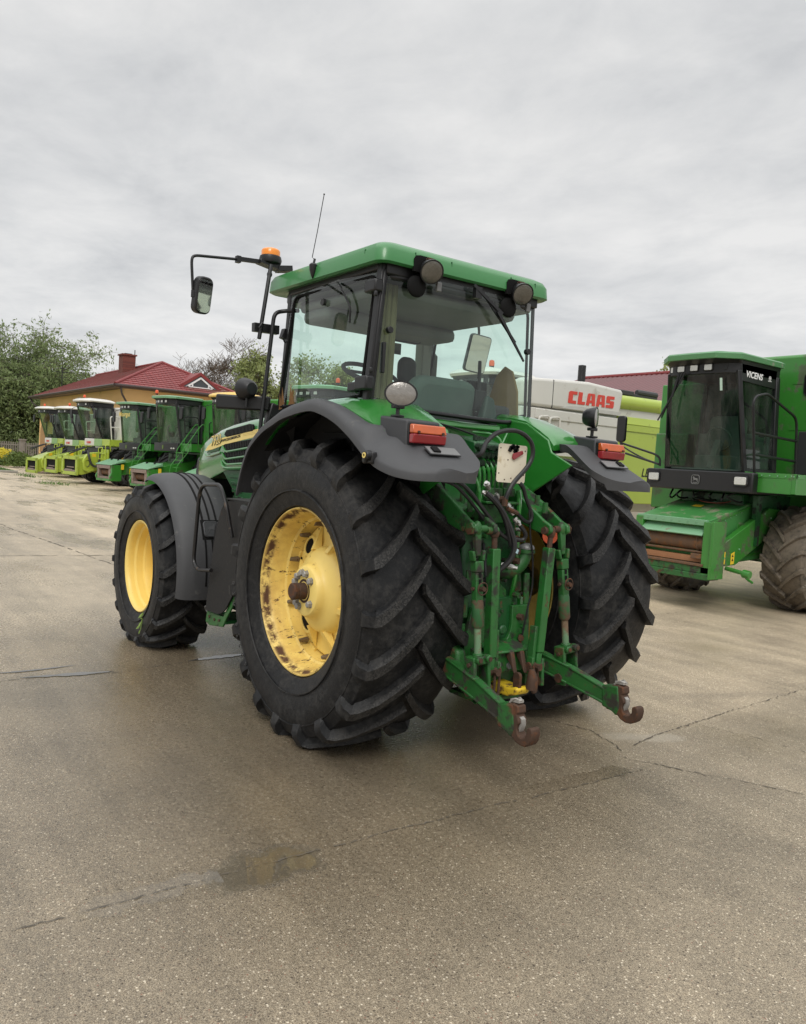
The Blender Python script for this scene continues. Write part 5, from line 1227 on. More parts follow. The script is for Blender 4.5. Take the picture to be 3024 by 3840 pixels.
    mb.loft(rings); B('cab_roof', mb, rm, r, ang=28)
    # cab base with headlamps
    mb = MB(); zb0 = Z(1.63); bw = .86 if k < 1.1 else .66*k
    if style == 'lime':
        mb.prism([(xb-.25, -bw), (xb+.04, -bw*.8), (xb+.08, 0), (xb+.06, bw*.35), (xb-.25, bw*.35)], Z(1.62), zb-.01, 'z'); bs = B('cab_base', mb, m_white, r, bevel=.05, seg=3)
        mb = MB(); mb.prism([(xb-.60, bw*.35), (xb+.055, bw*.35), (xb-.02, bw*.95), (xb-.30, bw*1.15), (xb-.7, bw*1.15)], Z(1.62), zb-.01, 'z'); lp_ = B('lamp_panel', mb, m_mint, r, bevel=.03)
        for q in range(3):
            y = bw*(.5+.2*q); x = xb+.04-.17*(y/bw-.35)-.02
            mb = MB(); mb.lathe([(0, .02), (.05, .022), (.066, .012), (.07, -.03)], face((x+.01, y, Z(1.77)), (0, 1, 0), (0, 0, 1)), 16); B('headlamp', mb, m_mint, lp_)
        B('maker_lettering', block_letters(face((xb+.095, -bw*.15, Z(1.77)), (-.03, 1, 0), (0, 0, 1)), .09), m_claas, bs, fix=False)
    else:
        mb.prism([(xrr, -bw), (xb+.06, -bw), (xb+.13, -bw*.4), (xb+.14, 0), (xb+.13, bw*.4), (xb+.06, bw), (xrr, bw)], zb0, zb-.03, 'z'); bs = B('cab_base', mb, m_blackp, r, bevel=.02)
        if lod == 2:
            for s in (1, -1):
                mb = MB(); mb.prism(rrect(.185, .115, .025, 4, s*.70, Z(1.80)), xb+.06, xb+.108, 'x'); hl = B('headlamp', mb, m_lampw, bs, bevel=.01)
                mb = MB(); mb.tube([Vector((xb+.104, q[0], q[1])) for q in rrect(.205, .135, .03, 4, s*.70, Z(1.80))], .009, 5, close=True); B('lamp_rim', mb, m_blackp, bs)
        else:
            for y in (.52*k, .40*k, ): 
                mb = MB(); mb.cbox((xb+.10, y, Z(1.74)), (.06, .07, .05)); B('headlamp', mb, m_lampw, bs, bevel=.008)
            mb = MB(); mb.prism(rrect(.09, .14, .03, 3, -.05, Z(1.77)), xb+.135, xb+.15, 'x'); B('badge', mb, mat('badge_green', (.10, .16, .03), .5), bs)
    if header:
        # feeder house
        mb = MB()
        fw = .56 if k < 1.1 else .52*k*(1.05 if style == 'lime' and group else .85)
        if style == 'lime':
            mb.prism([(.3, 1.45), (1.1, 1.32), (2.35, 1.17), (2.62, 1.13), (2.62, .42), (2.3, .40), (.3, .85)], -fw, fw, 'y')
            lower(mb, drop); fh = B('feeder_house', mb, m_lime, r, bevel=.03)
            mb = MB(); X = 2.62
            mb.box(X, X+.10, -fw-.08, fw+.08, 1.05, 1.2); mb.box(X, X+.10, -fw-.08, fw+.08, .38, .52); mb.box(X, X+.10, -fw-.08, -fw+.10, .38, 1.2); mb.box(X, X+.10, fw-.10, fw+.08, .38, 1.2); lower(mb, drop); B('feeder_frame', mb, m_lime, fh, bevel=.012)
            mb = MB(); mb.quad((X+.004, -fw, .5), (X+.004, fw, .5), (X+.004, fw, 1.07), (X+.004, -fw, 1.07)); lower(mb, drop); B('feeder_mouth', mb, m_black, fh, fix=False)
            mb = MB()
            for q in range(2): mb.box(X+.01, X+.05, -fw*.7+.18*(q % 2), fw*.3+.2*(q % 2), .58+.11*q, .63+.11*q)
            mb.box(X+.0, X+.06, -fw*.9, fw*.9, .52, .60); lower(mb, drop); B('feeder_chain', mb, m_pink, fh, bevel=.01)
            mb = MB(); mb.prism([(1.2, 1.45), (1.9, 1.40), (2.2, 1.28), (2.4, 1.0), (2.3, .62), (2.0, .52), (.9, .80)], fw, fw+.16, 'y'); lower(mb, drop); sd2 = B('side_shield', mb, m_lime, fh, bevel=.03)
            mb = MB(); mb.lathe([(0, .02), (.09, .02), (.13, .01), (.15, -.02)], face((2.1, fw+.165, .92), (1, 0, 0), (0, 0, 1)), 18); lower(mb, drop); B('hub_cap', mb, m_dgrey, sd2)
            mb = MB(); mb.quad((1.55, fw+.164, 1.22), (1.80, fw+.164, 1.22), (1.80, fw+.164, 1.36), (1.55, fw+.164, 1.36)); lower(mb, drop); BI('warning_label', mb, m_ydec, sd2, fix=False)
            if not drop:
                mb = MB(); mb.tube(spline([(.75, fw+.1, 1.55), (1.0, fw+.22, 1.25), (1.05, fw+.24, .95), (1.2, fw+.25, .80), (1.38, fw+.24, .92), (1.48, fw+.22, 1.2), (1.5, fw+.12, 1.48)], 6), .05, 8); B('corrugated_hose', mb, m_dgrey, fh)
            mb = MB()
            mb.box(1.2, 2.2, fw+.3, fw+.36, .95, 1.5) if False else None
            mb.tube([(1.2, -.2, 1.62), (1.9, -.3, 1.35)], .03, 6); mb.tube([(1.3, .2, 1.62), (2.0, .1, 1.3)], .03, 6); BI('hydraulic_ram', mb, m_blackm, fh)
        elif lod == 2:
            mb.prism([(.3, 1.60), (.9, 1.47), (1.78, 1.235), (1.80, 1.16), (1.74, 1.15), (1.66, .62), (.3, .70)], -fw, fw, 'y')
            fh = B('feeder_house', mb, mat('dusty_green_deck', (.045, .20, .048), .45, var=.15, vs=3, dirt=((.17, .19, .11), .40, 3.5)), r, bevel=.012)
            mb = MB(); mb.box(1.78, 1.83, -fw-.01, fw+.0, 1.165, 1.245); mb.hexa([(1.70, -fw+.05, 1.145), (1.86, -fw+.05, 1.02), (1.86, fw-.03, 1.02), (1.70, fw-.03, 1.145), (1.72, -fw+.05, 1.165), (1.885, -fw+.05, 1.035), (1.885, fw-.03, 1.035), (1.72, fw-.03, 1.165)]); B('top_flap', mb, m_hlid, fh, bevel=.006)
            mb = MB(); mb.box(1.62, 1.86, fw-.02, fw+.14, .50, 1.22); mb.box(1.60, 1.90, fw+.12, fw+.16, .46, 1.235); B('cheek_plate', mb, m_hgreen, fh, bevel=.006)
            mb = MB(); mb.box(1.64, 1.84, -fw-.02, -fw+.10, .50, 1.22); B('cheek_plate', mb, m_hgreen, fh, bevel=.006)
            mb = MB(); mb.lathe([(0, -fw+.1), (.115, -fw+.1), (.115, fw-.16), (.13, fw-.15), (.13, fw-.13), (.115, fw-.12), (.115, fw-.03), (0, fw-.03)], T(1.70, 0, .93) @ MY, 24)
            mb.tube([(1.78, -fw+.1, .80), (1.78, fw-.03, .80)], .018, 8); B('feed_roller', mb, m_browns, fh, bevel=.004)
            mb = MB(); mb.box(1.55, 1.78, -fw+.1, fw-.05, .66, .74); B('lower_plate', mb, m_orust, fh)
            mb = MB(); mb.box(1.70, 1.84, fw-.20, fw+.04, .71, .78); mb.box(1.76, 1.88, -fw, fw+.02, .615, .65); B('worn_bracket', mb, m_browns, fh, bevel=.006)
            mb = MB(); mb.box(1.60, 1.86, -fw-.02, fw+.14, .52, .615); mb.box(1.63, 1.88, -fw-.02, fw+.12, .44, .52); B('sill', mb, m_greenr, fh, bevel=.008)
            mb = MB()
            for q in range(9): mb.cyl((1.83, -fw+.05+.13*q, 1.205), (1.838, -fw+.05+.13*q, 1.205), .010, 8)
            BI('bolt', mb, m_hlid, fh)
            mb = MB(); mb.hexa([(1.78, fw+.04, .58), (1.40, fw+.04, .58), (.10, fw+.04, 1.12), (.10, fw+.04, 1.38), (1.78, fw+.12, .62), (1.40, fw+.12, .62), (.10, fw+.12, 1.12), (.10, fw+.12, 1.38)]) if False else None
            mb.prism([(1.74, .86), (1.70, .62), (1.25, .64), (.20, 1.15), (.20, 1.42), (.50, 1.44)], fw+.03, fw+.12, 'y'); lb = B('lift_beam', mb, m_hgreen, fh, bevel=.012)
            mb = MB()
            for x0 in (1.30, 1.52): mb.quad((x0, fw+.123, .66), (x0+.085, fw+.123, .65), (x0+.085, fw+.123, .80), (x0, fw+.123, .83))
            BI('warning_label', mb, m_ydec, lb, fix=False)
            mb = MB()
            for x0 in (1.30, 1.52):
                for zz in (.70, .755): mb.add([(x0+.02, fw+.1245, zz), (x0+.065, fw+.1245, zz-.003), (x0+.042, fw+.1245, zz+.04)], [(0, 1, 2)])
            B('warning_symbol', mb, m_txt, lb, fix=False)
            mb = MB(); mb.cyl((1.45, fw+.10, .60), (1.45, fw+.42, .56), .03, 10); mb.cyl((1.45, fw+.36, .565), (1.45, fw+.46, .555), .055, 14); mb.tube(spline([(1.2, fw+.2, .55), (1.25, fw+.3, .48), (1.3, fw+.42, .44)], 5), .018, 6); B('coupler_shaft', mb, m_hgreen, fh, bevel=.004)
            mb = MB(); mb.quad((1.20, -.12, 1.3960), (1.20, .03, 1.396), (1.10, .03, 1.423), (1.10, -.12, 1.423)); B('deck_label', mb, m_ydec, fh, fix=False)
            mb = MB(); mb.tube(spline([(.85, -.30, 1.52), (1.0, -.05, 1.47), (.95, .25, 1.48), (.70, .45, 1.60)], 6), .007, 5); B('red_cable', mb, mat('red_cable', (.30, .06, .03), .6), fh)
        else:
            mb.prism([(.2, 1.45), (1.6, 1.15), (1.9, 1.15), (1.9, .62), (.2, .85)], -fw, fw, 'y'); fh = B('feeder_house', mb, m_hgreen, r, bevel=.02)
            mb = MB(); mb.prism([(1.88, .40), (2.30, .40), (2.36, .55), (2.28, .72), (2.30, 1.02), (1.88, 1.02)], -fw-.06, -fw+.02, 'y'); mb.prism([(1.88, .40), (2.30, .40), (2.36, .55), (2.28, .72), (2.30, 1.02), (1.88, 1.02)], fw-.02, fw+.10, 'y'); mb.box(1.9, 2.34, -fw, fw, .38, .46); BI('header_cheek', mb, m_hgreen, fh, bevel=.01)
            mb = MB(); mb.hexa([(1.75, -fw-.10, 1.14), (2.34, -fw-.10, 1.0), (2.34, fw+.12, 1.0), (1.75, fw+.12, 1.14), (1.75, -fw-.10, 1.24), (2.34, -fw-.10, 1.025), (2.34, fw+.12, 1.025), (1.75, fw+.12, 1.24)]); B('header_lid', mb, m_hlid, fh, bevel=.01)
            mb = MB(); mb.box(2.20, 2.33, -fw, fw, .86, .99); mb.box(2.1, 2.30, -fw, -fw+.14, .45, .9); mb.box(2.1, 2.30, fw-.16, fw, .45, .9); mb.box(2.1, 2.28, -fw, fw, .46, .55); B('intake_frame', mb, m_pink, fh, bevel=.01)
            mb = MB(); mb.cyl((2.1, -fw+.1, .72), (2.1, fw-.1, .72), .12, 14); B('intake_roller', mb, m_browns, fh)
            mb = MB()
            for y in (-fw*.5, fw*.5): mb.cbox((1.86, y, 1.22), (.06, .05, .07))
            BI('lid_latch', mb, m_blackp, fh)
            mb = MB(); mb.quad((1.8, fw+.102, .85), (1.92, fw+.102, .85), (1.92, fw+.102, 1.05), (1.8, fw+.102, 1.05)); mb.quad((1.3, fw+.004, .70), (1.52, fw+.004, .68), (1.52, fw+.004, .90), (1.3, fw+.004, .92)); BI('warning_label', mb, m_ydec, fh, fix=False)
    # body behind the cab, wheels
    hb = (1.38 if style == 'lime' else 1.5) if k > 1.1 else 1.42
    fx0 = .30 if k > 1.1 else -.15
    mb = MB(); mb.box(-5.2, fx0, -hb*.8, hb*.8, 1.0, 2.5)
    mb.prism([(-4.5, 2.4), (-4.5, Z(3.3)), (fx0-.5, Z(3.52 if k > 1.1 else 3.74)), (fx0, Z(3.50 if k > 1.1 else 3.72)), (fx0, 2.4)], -hb, hb, 'y') if style != 'lime' else mb.prism([(-4.8, 2.0), (-4.8, 3.1), (-.2, Z(3.35)), (.30, Z(3.3)), (.30, 2.0)], -hb*.97, hb*.97, 'y')
    B('body', mb, bm_ if style != 'lime' else m_white, r, bevel=.05)
    mb = MB(); mb.box(-.12, .12, -1.2, 1.2, .62, .92); mb.box(-.6, .9, -.5, .5, .75, 1.62); B('front_axle', mb, m_greend if style != 'lime' else m_dgrey, r, bevel=.02)
    for s in (1, -1):
        c_wheel(r, 0, s*(1.02 if k < 1.1 else 1.32), True, s < 0, k < 1.1, 1.0 if k < 1.1 else 1.14); c_wheel(r, -3.6, s*.95, False, s < 0, k < 1.1)
    # platform and ladder on the left side
    py = wb+.04
    mb = MB(); mb.box(-.4, xb-.06, py, py+.72, Z(1.86), Z(1.93)); mb.box(-.4, xb-.06, py+.66, py+.72, Z(1.66), Z(1.93)); mb.box(xb-.10, xb-.06, py, py+.72, Z(1.66), Z(1.93)); B('platform', mb, bm_, r, bevel=.008)
    def pipe(pts, rad=.019, nm='hand_rail', m_=m_blackm):
        mb_ = MB(); mb_.tube(fillet(pts, .10, 4), rad, 7); return B(nm, mb_, m_, r)
    return r, dict(py=py, Z=Z, wt=wt, wb=wb, xt=xt, xb=xb, zb=zb, zt=zt, pipe=pipe, fw=fw if header else .5, bm=bm_)
def mirror_part(r, c, w=.16, h=.34, arm=None):
    mb = MB(); mb.prism(rrect(w, h, .05, 4, c[1], c[2]), c[0]-.04, c[0]+.02, 'x'); a = None
    mb2 = MB(); mb2.tube(arm, .012, 6); a = B('mirror_arm', mb2, m_blackm, r); B('mirror', mb, m_blackp, a, bevel=.012)
def beacon_part(r, c):
    mb = MB(); mb.lathe([(.05, 0), (.05, .05), (0.03, .055)], T(*c), 12); b_ = B('beacon', mb, m_blackp, r)
    mb = MB(); mb.lathe([(.055, .05), (.06, .10), (.05, .16), (0, .18)], T(*c), 12); B('lens', mb, m_redo, b_)
# --- the big green combine on the right
cr_, q = harvester('combine_harvester', 'green combine harvester with dark cab glass and white lettering, nearest the tractor', 'combine', (2.5, -8.2, 0), 1.0, 1.0, 'green', 'green', lod=2)
py, pipe = q['py'], q['pipe']
mb = MB(); mb.prism([(xx, zz) for xx, zz in ((.44, 3.14), (1.30, 3.17), (1.34, 3.40), (.44, 3.40))], .556, .575, 'y'); hd = B('door_header', mb, m_blackp, cr_, bevel=.004)
text('owner_lettering', 'VICENS', .118, face((1.02, .5775, 3.265), (-1, 0, -.02), (0, 0, 1)), m_wht, hd, bold=.0032, shear=.15, sx=1.02, space=1.06)
mb = MB(); mb.lathe([(.022, 0), (.03, 0), (.03, .002), (.022, .002)], face((.62, .577, 3.275), (-1, 0, 0), (0, 0, 1)), 16, close=True); mb.cbox((.62, .578, 3.275), (.02, .002, .02)); mb.cbox((.62, .578, 3.235), (.09, .002, .008)); B('round_emblem', mb, m_wht, hd, fix=False)
DEER = [(-.40, .02), (-.30, .16), (-.12, .20), (.10, .22), (.22, .34), (.20, .48), (.27, .40), (.33, .46), (.33, .36), (.45, .30), (.34, .24), (.30, .08), (.22, -.02), (.40, -.14), (.36, -.20), (.14, -.08), (-.06, -.05), (-.20, -.14), (-.34, -.34), (-.42, -.34), (-.28, -.10), (-.36, -.06)]
Me = face((1.395, .04, 1.785), (0, 1, 0), (0, 0, 1))
mb = MB(); mb.tube([Me @ Vector((u, v, .0)) for u, v in rrect(.125, .125, .028, 4)], .0055, 5, close=True); mb.prism([(-u*.11, v*.095) for u, v in DEER], -.004, .002, 'z', Me); mb.prism([(-.04, -.047), (.04, -.047), (.04, -.038), (-.04, -.038)], -.004, .002, 'z', Me); B('deer_emblem', mb, m_silver, cr_, fix=False)
mb = MB(); mb.quad((1.515, .385, 3.02), (1.51, .42, 3.02), (1.525, .41, 3.19), (1.53, .375, 3.19)); B('screen_sticker', mb, mat('pale_sticker', (.45, .6, .5), .5), cr_, fix=False)
mb = MB(); mb.bar((1.52, -.28, 3.30), (1.54, -.36, 2.95), .02, .03); mb.bar((1.52, -.18, 3.30), (1.50, -.60, 2.62), .012, .02); mb.bar((1.53, -.22, 3.30), (1.47, -.56, 2.66), .012, .02); B('wiper', mb, m_blackm, cr_)
# rails round the platform
mb = MB(); yy = py+.135
for p_ in ([(1.19, yy, 1.93), (1.37, yy, 2.86), (1.31, yy, 2.95), (1.03, yy, 3.01), (.26, yy, 2.76), (.20, yy, 2.66), (.09, yy, 1.72)], [(1.29, yy, 2.46), (.175, yy, 2.42)], [(1.24, yy, 2.17), (.13, yy, 2.13)]): mb.tube(fillet(p_, .08, 4), .019, 8)
B('hand_rail', mb, m_blackm, cr_)
mb = MB(); mb.box(-.35, .62, py+.05, py+.70, 1.655, 1.715); B('step_bar', mb, m_blackp, cr_, bevel=.01)
mb = MB(); mb.box(.12, .22, py+.70, py+.73, 1.665, 1.725); tl = B('marker_light', mb, m_lampw, cr_, bevel=.005)
mb = MB(); mb.box(.22, .28, py+.70, py+.73, 1.665, 1.725); B('amber_lens', mb, m_orange, tl, bevel=.005)
mb = MB()
for p_ in ([(-.1, py+.32, 2.0), (-.1, py+.32, 2.98), (-.1, py+.36, 3.03), (-.1, py+1.2, 3.03)], [(-.1, py+.32, 2.30), (-.1, py+1.2, 2.28)], [(-.1, py+.32, 2.68), (-.1, py+1.2, 2.66)]): mb.tube(fillet(p_, .06), .016, 6)
B('hand_rail', mb, m_hgreen, cr_)
mb = MB(); mb.box(-.14, -.09, py+.02, py+.24, 1.95, 2.58); B('side_screen', mb, m_dgrey, cr_, bevel=.01)
mb = MB(); mb.prism(rrect(.11, .30, .05, 5, .74, 3.27), -.15, -.142, 'x'); wd = B('tank_window', mb, m_black, cr_)
mb = MB(); mb.tube([Vector((-.141, a, b)) for a, b in rrect(.125, .315, .055, 5, .74, 3.27)], .008, 5, close=True); B('window_seal', mb, m_blackp, wd)
mb = MB(); mb.box(-.150, -.144, .5, 1.42, 3.28, 3.286); mb.box(-.150, -.144, .5, 1.42, 2.60, 2.606)
for z in (3.35, 3.55, 2.75):
    for y in (.75, 1.0, 1.25): mb.cyl((-.15, y, z), (-.14, y, z), .010, 6)
mb.tube(fillet([(-.4, .60, 3.70), (-.4, .60, 3.78), (-.4, .75, 3.78), (-.4, .75, 3.70)], .02), .006, 5)
B('tank_seam', mb, m_hgreen, cr_)
mb = MB(); mb.prism([(.30, 1.2), (.34, 1.95), (.34, 3.3), (.30, 3.3)], -1.42, -.62, 'y'); mb.box(.3, .5, -1.35, -.75, 1.3, 2.5); B('right_panel', mb, m_hgreen, cr_, bevel=.02)
mirror_part(cr_, (1.55, -1.21, 2.49), .155, .40, spline([(1.30, -.66, 1.98), (1.45, -.9, 2.08), (1.55, -1.20, 2.26), (1.53, -1.21, 2.45)], 4))
mb = MB()
for p_ in ([(1.55, -1.21, 2.28), (1.45, -.62, 2.12), (1.40, -.57, 2.06), (1.40, -.57, 1.95)], [(1.55, -1.1, 2.12), (1.42, -.58, 1.98)]): mb.tube(fillet(p_, .06), .016, 6)
B('mirror_bracket', mb, m_blackm, cr_)
mb = MB(); mb.box(-.2, .75, -.62, .62, 1.0, 1.62); mb.tube([(.8, -.6, 1.3), (.9, -.9, 1.2)], .03, 8); mb.cyl((.5, -.75, 1.25), (.5, -.55, 1.25), .10, 14); B('drive_case', mb, m_greend, cr_, bevel=.03)
mb = MB(); rnd = random.Random(6)
for k_ in range(7):
    y0 = -.55+.17*k_; mb.tube(spline([(1.05, y0, 1.64), (1.15+rnd.uniform(-.08, .1), y0+rnd.uniform(-.1, .1), 1.53+rnd.uniform(-.05, .04)), (.95, y0+rnd.uniform(-.15, .15), 1.50), (.6, y0+rnd.uniform(-.2, .2), 1.60)], 5), .014, 6)
BI('hydraulic_hose', mb, m_hose, cr_)
mb = MB()
for x, z in ((1.66, .80), (1.55, .74), (1.2, .86), (.8, 1.10), (.45, 1.30), (.62, 1.36)): mb.cyl((x, .68, z), (x, .692, z), .014, 6)
for k_ in range(9): mb.cyl((1.32-.19*k_, 1.385, 1.90), (1.32-.19*k_, 1.392, 1.90), .010, 6)
for k_ in range(7): mb.cyl((1.20, .70+.11*k_, 1.895), (1.207, .70+.11*k_, 1.895), .010, 6)
for s in (-1, 1):
    for k_ in range(6): mb.cyl((1.02+.13*k_, s*.561, 1.36-.037*k_), (1.02+.13*k_, s*.57, 1.36-.037*k_), .009, 6)
BI('bolt', mb, m_hlid, cr_)
mb = MB(); mb.bar((1.75, .565, 1.19), (.5, .565, 1.52), .012, .03); mb.bar((1.68, .565, .68), (.5, .565, .78), .012, .03); mb.box(.55, 1.1, .56, .572, .95, 1.2); BI('feeder_seam', mb, m_hgreen, cr_, bevel=.003)
mb = MB(); mb.cbox((.75, .60, 2.45), (.10, .03, .03)); mb.cbox((.62, .585, 2.40), (.03, .02, .14)); BI('door_handle', mb, m_blackp, cr_, bevel=.006)
mb = MB(); mb.cyl((.25, .75, 1.25), (.25, 1.0, 1.25), .05, 10); mb.cyl((.30, -.3, 1.5), (.9, -.3, 1.45), .04, 8); mb.box(.75, .85, .62, .70, .9, 1.6); BI('frame_strut', mb, m_greend, cr_)
# --- the white and lime combine between tractor and right combine
cl_, q = harvester('combine_harvester', 'white and lime combine with big red flank lettering and a lime unloading pipe', 'combine', (8.25, -8.9, 0), 1.15, 1.05, 'white', 'lime', lod=1)
X0 = 8.25-6.8          # its left flank in local Y
off = -.6              # local x shift of the measured flank frame (origin y -9.5)
def fx(x): return x+off
mb = MB(); mb.prism([(fx(2.0), 3.02), (fx(2.0), 3.50), (fx(1.85), 3.56), (fx(1.2), 3.60), (fx(.1), 3.655), (fx(-.90), 3.60), (fx(-.97), 3.55), (fx(-.90), 3.05)], X0-.30, X0, 'y'); sh = B('side_shroud', mb, m_white, cl_, bevel=.06, seg=3)
mb = MB(); mb.box(fx(1.16), fx(1.175), X0-.02, X0+.003, 3.03, 3.58); mb.tube(spline([(fx(1.85), X0+.002, 3.03), (fx(1.80), X0+.002, 3.4), (fx(1.9), X0-.02, 3.53)], 4), .008, 4); B('panel_gap', mb, m_dgrey, sh, fix=False)
mb = MB(); mb.prism([(fx(.9), 3.055), (fx(.75), 3.11), (fx(.4), 3.13), (fx(-.93), 3.13), (fx(-.91), 3.055)], X0, X0+.006, 'y'); B('shroud_step', mb, mat('shaded_white_panel', (.50, .49, .46), .45), sh)  # shade on the step put into a darker white
B('maker_lettering', block_letters(face((fx(.02), X0+.0065, 3.30), (-1, 0, .012), (.06, 0, 1)) @ SC(1.38, 1, 1), .245), m_claas, sh, fix=False)
mb = MB(); mb.box(fx(-.93), fx(2.0), X0-.25, X0-.02, 2.1, 3.0); mb.box(fx(1.62), fx(2.0), X0-.02, X0-.0, 2.2, 2.99); B('white_flank', mb, m_white, cl_, bevel=.02)
mb = MB(); mb.box(fx(-.93), fx(1.6), X0-.02, X0+.0, 2.80, 2.985); B('flank_ledge', mb, m_white, cl_, bevel=.01)
mb = MB(); mb.box(fx(-6), fx(-.93), X0-.25, X0-.02, 1.2, 2.92); mb.hexa([(fx(-6), X0-.25, 2.90), (fx(-.93), X0-.25, 2.90), (fx(-.93), X0+.01, 2.90), (fx(-6), X0+.01, 2.90), (fx(-6), X0-.25, 3.10), (fx(-.93), X0-.25, 3.06), (fx(-.93), X0-.06, 3.06), (fx(-6), X0-.06, 3.10)]); mb.box(fx(-6), fx(-.93), X0-.02, X0+.0, 2.75, 2.90); lf = B('lime_flank', mb, m_lime, cl_, bevel=.01)
text('model_lettering', 'LEXION', .26, face((fx(-2.25), X0+.004-.02, 1.88), (-1, 0, 0), (0, 0, 1)), m_txt, lf, bold=.004, shear=.2)
mb = MB(); mb.box(fx(-6), fx(-.6), X0-1.0, X0-.26, 2.8, 3.22); B('engine_bay', mb, m_black, cl_)
mb = MB(); mb.tube([(fx(-.6), X0-.16, 3.355), (fx(-6), X0-.16, 3.42)], .155, 20); mb.tube([(fx(-3.0), X0-.16, 3.38), (fx(-3.1), X0-.16, 3.38)], .172, 20); B('unloading_pipe', mb, m_lime, cl_, bevel=0)
mb = MB(); mb.box(fx(-2.6), fx(-1.0), X0-.9, X0-.35, 3.25, 3.62); mb.cyl((fx(-1.9), X0-.4, 3.66), (fx(-2.6), X0-.4, 3.66), .07, 10); mb.box(fx(-1.7), fx(-1.2), X0-.5, X0-.3, 3.55, 3.66); B('engine_deck', mb, m_dgrey, cl_, bevel=.02)
mb = MB(); z = 3.5
prof = []
for k_ in range(22): prof += [(.085, 3.5+.0235*k_), (.077, 3.512+.0235*k_)]
prof = [(a, b+.06) for a, b in prof]
mb.lathe([(0, 3.5)]+prof+[(0, 4.08)], T(fx(-.23), X0-.55, 0), 18); B('exhaust_stack', mb, m_blackp, cl_)
mb = MB()
for x in (1.55, 1.25): mb.tube(fillet([(fx(x), X0+.05, 2.3), (fx(x), X0+.05, 2.83), (fx(x-.28), X0+.05, 2.86), (fx(x-.30), X0+.05, 2.3)], .07), .020, 7)
B('hand_rail', mb, m_white, cl_)
beacon_part(cl_, (1.15, .25, 3.80))
# --- the row on the left, seen across the yard
GRP = 'harvesters parked in a row in front of the house'
def row(name, label, X, Y, k, kz, roof, style, beac=None, drop=0.0):
    r, q = harvester(name, label, 'combine' if 'combine' in name else 'harvester', (X+.28, Y, 0), k, kz, roof, style, group=GRP, drop=drop, tw=R_(10))
    Z = q['Z']; py = q['py']; wb = q['wb']
    mirror_part(r, (1.45, wb+.42, Z(2.95)), .20, .42, spline([(1.25, q['wt'], Z(3.28)), (1.45, wb+.2, Z(3.2)), (1.44, wb+.42, Z(3.05))], 4))
    mirror_part(r, (1.45, -wb-.30, Z(2.95)), .18, .40, spline([(1.25, -q['wt'], Z(3.28)), (1.45, -wb-.15, Z(3.2)), (1.44, -wb-.3, Z(3.05))], 4))
    if beac: beacon_part(r, (beac[0], beac[1], Z(3.585)+.02))
    if style == 'lime':
        mb = MB(); yy = py+.35
        for p_ in ([(.62, yy, Z(1.93)), (.72, yy, Z(2.85)), (.66, yy, Z(2.9)), (.30, yy, Z(2.9)), (.24, yy, Z(2.85)), (.22, yy, Z(1.93))], [(.66, yy, Z(2.45)), (.24, yy, Z(2.45))]): mb.tube(fillet(p_, .08), .026, 6)
        B('hand_rail', mb, m_white, r)
        mb = MB(); mb.box(.95, 1.0, py+.15, py+.85, .98, 1.58)
        for p_ in ([(1.05, py+.1, .9), (1.08, py+.1, 1.62), (1.05, py+.4, 1.66), (1.05, py+.42, .9)], [(1.05, py+.75, .9), (1.08, py+.75, 1.75), (.9, py+.78, 1.80), (.85, py+.78, 1.5)], [(1.05, py+.1, 1.15), (1.05, py+.75, 1.15)], [(1.05, py+.1, 1.4), (1.05, py+.75, 1.4)]): mb.tube(fillet(p_, .06), .022, 6)
        B('ladder', mb, m_lime, r)
    else:
        mb = MB(); yy = py+.06
        for p_ in ([(1.05, yy, Z(2.05)), (1.12, yy, Z(2.8)), (1.05, yy, Z(2.86)), (.62, yy, Z(2.86)), (.55, yy, Z(2.80)), (.50, yy, Z(2.05))], [(1.10, yy, Z(2.55)), (.52, yy, Z(2.55))], [(1.07, yy, Z(2.28)), (.5, yy, Z(2.28))], [(.35, py+.5, Z(1.95)), (.38, py+.5, Z(2.7)), (.25, py+.5, Z(2.75)), (-.1, py+.5, Z(2.2))]): mb.tube(fillet(p_, .07), .018, 6)
        B('hand_rail', mb, m_blackm, r)
        mb = MB()
        for dy in (.20, .62):
            mb.tube(fillet([(1.75, py+dy, .55), (1.65, py+dy, 1.2), (1.2, py+dy, 1.75), (1.15, py+dy, Z(2.1))], .1), .016, 6)
            mb.tube(fillet([(1.45, py+dy, 1.35), (1.45, py+dy, 1.75), (.75, py+dy, Z(2.62)), (.62, py+dy, Z(2.6)), (.6, py+dy, Z(1.93))], .12), .016, 6)
        for t in range(5): mb.box(1.68-.09*t, 1.78-.09*t, py+.2, py+.62, .60+.26*t, .63+.26*t)
        B('ladder', mb, m_hgreen, r)
        mb = MB(); mb.box(.34, .40, py-.02, py+.02, Z(2.0), Z(3.3))
        for t in range(16): mb.box(.02, .36, q['wt']*1.25, q['wt']*1.25+.03, Z(2.45)+.05*t, Z(2.45)+.05*t+.025)
        B('grille', mb, m_dgrey, r)
    return r
row('combine_harvester', 'farthest white roofed lime combine, at the outer end of the row beside the red car', 43.5, -8.0, 1.25, 1.025, 'white', 'lime', (1.2, -.3), .36)
row('combine_harvester', 'second white roofed lime combine, half hidden behind the taller third one', 38.9, -8.0, 1.25, 1.0, 'white', 'lime', (1.25, .4), .15)
row('combine_harvester', 'tallest lime combine in the row, with a white loop rail beside its cab door', 32.8, -7.45, 1.30, 1.045, 'white', 'lime', (1.3, -.15))
g1 = row('forage_harvester', 'green forage harvester with yellow lettering across its windscreen', 27.85, -7.9, 1.25, .99, 'green', 'green')
text('screen_lettering', 'Moorgut', .26, face((1.555, 0, 3.02), (-.0, 1, .0), (.1, 0, 1)), m_stripe, g1, bold=.003, shear=.25)
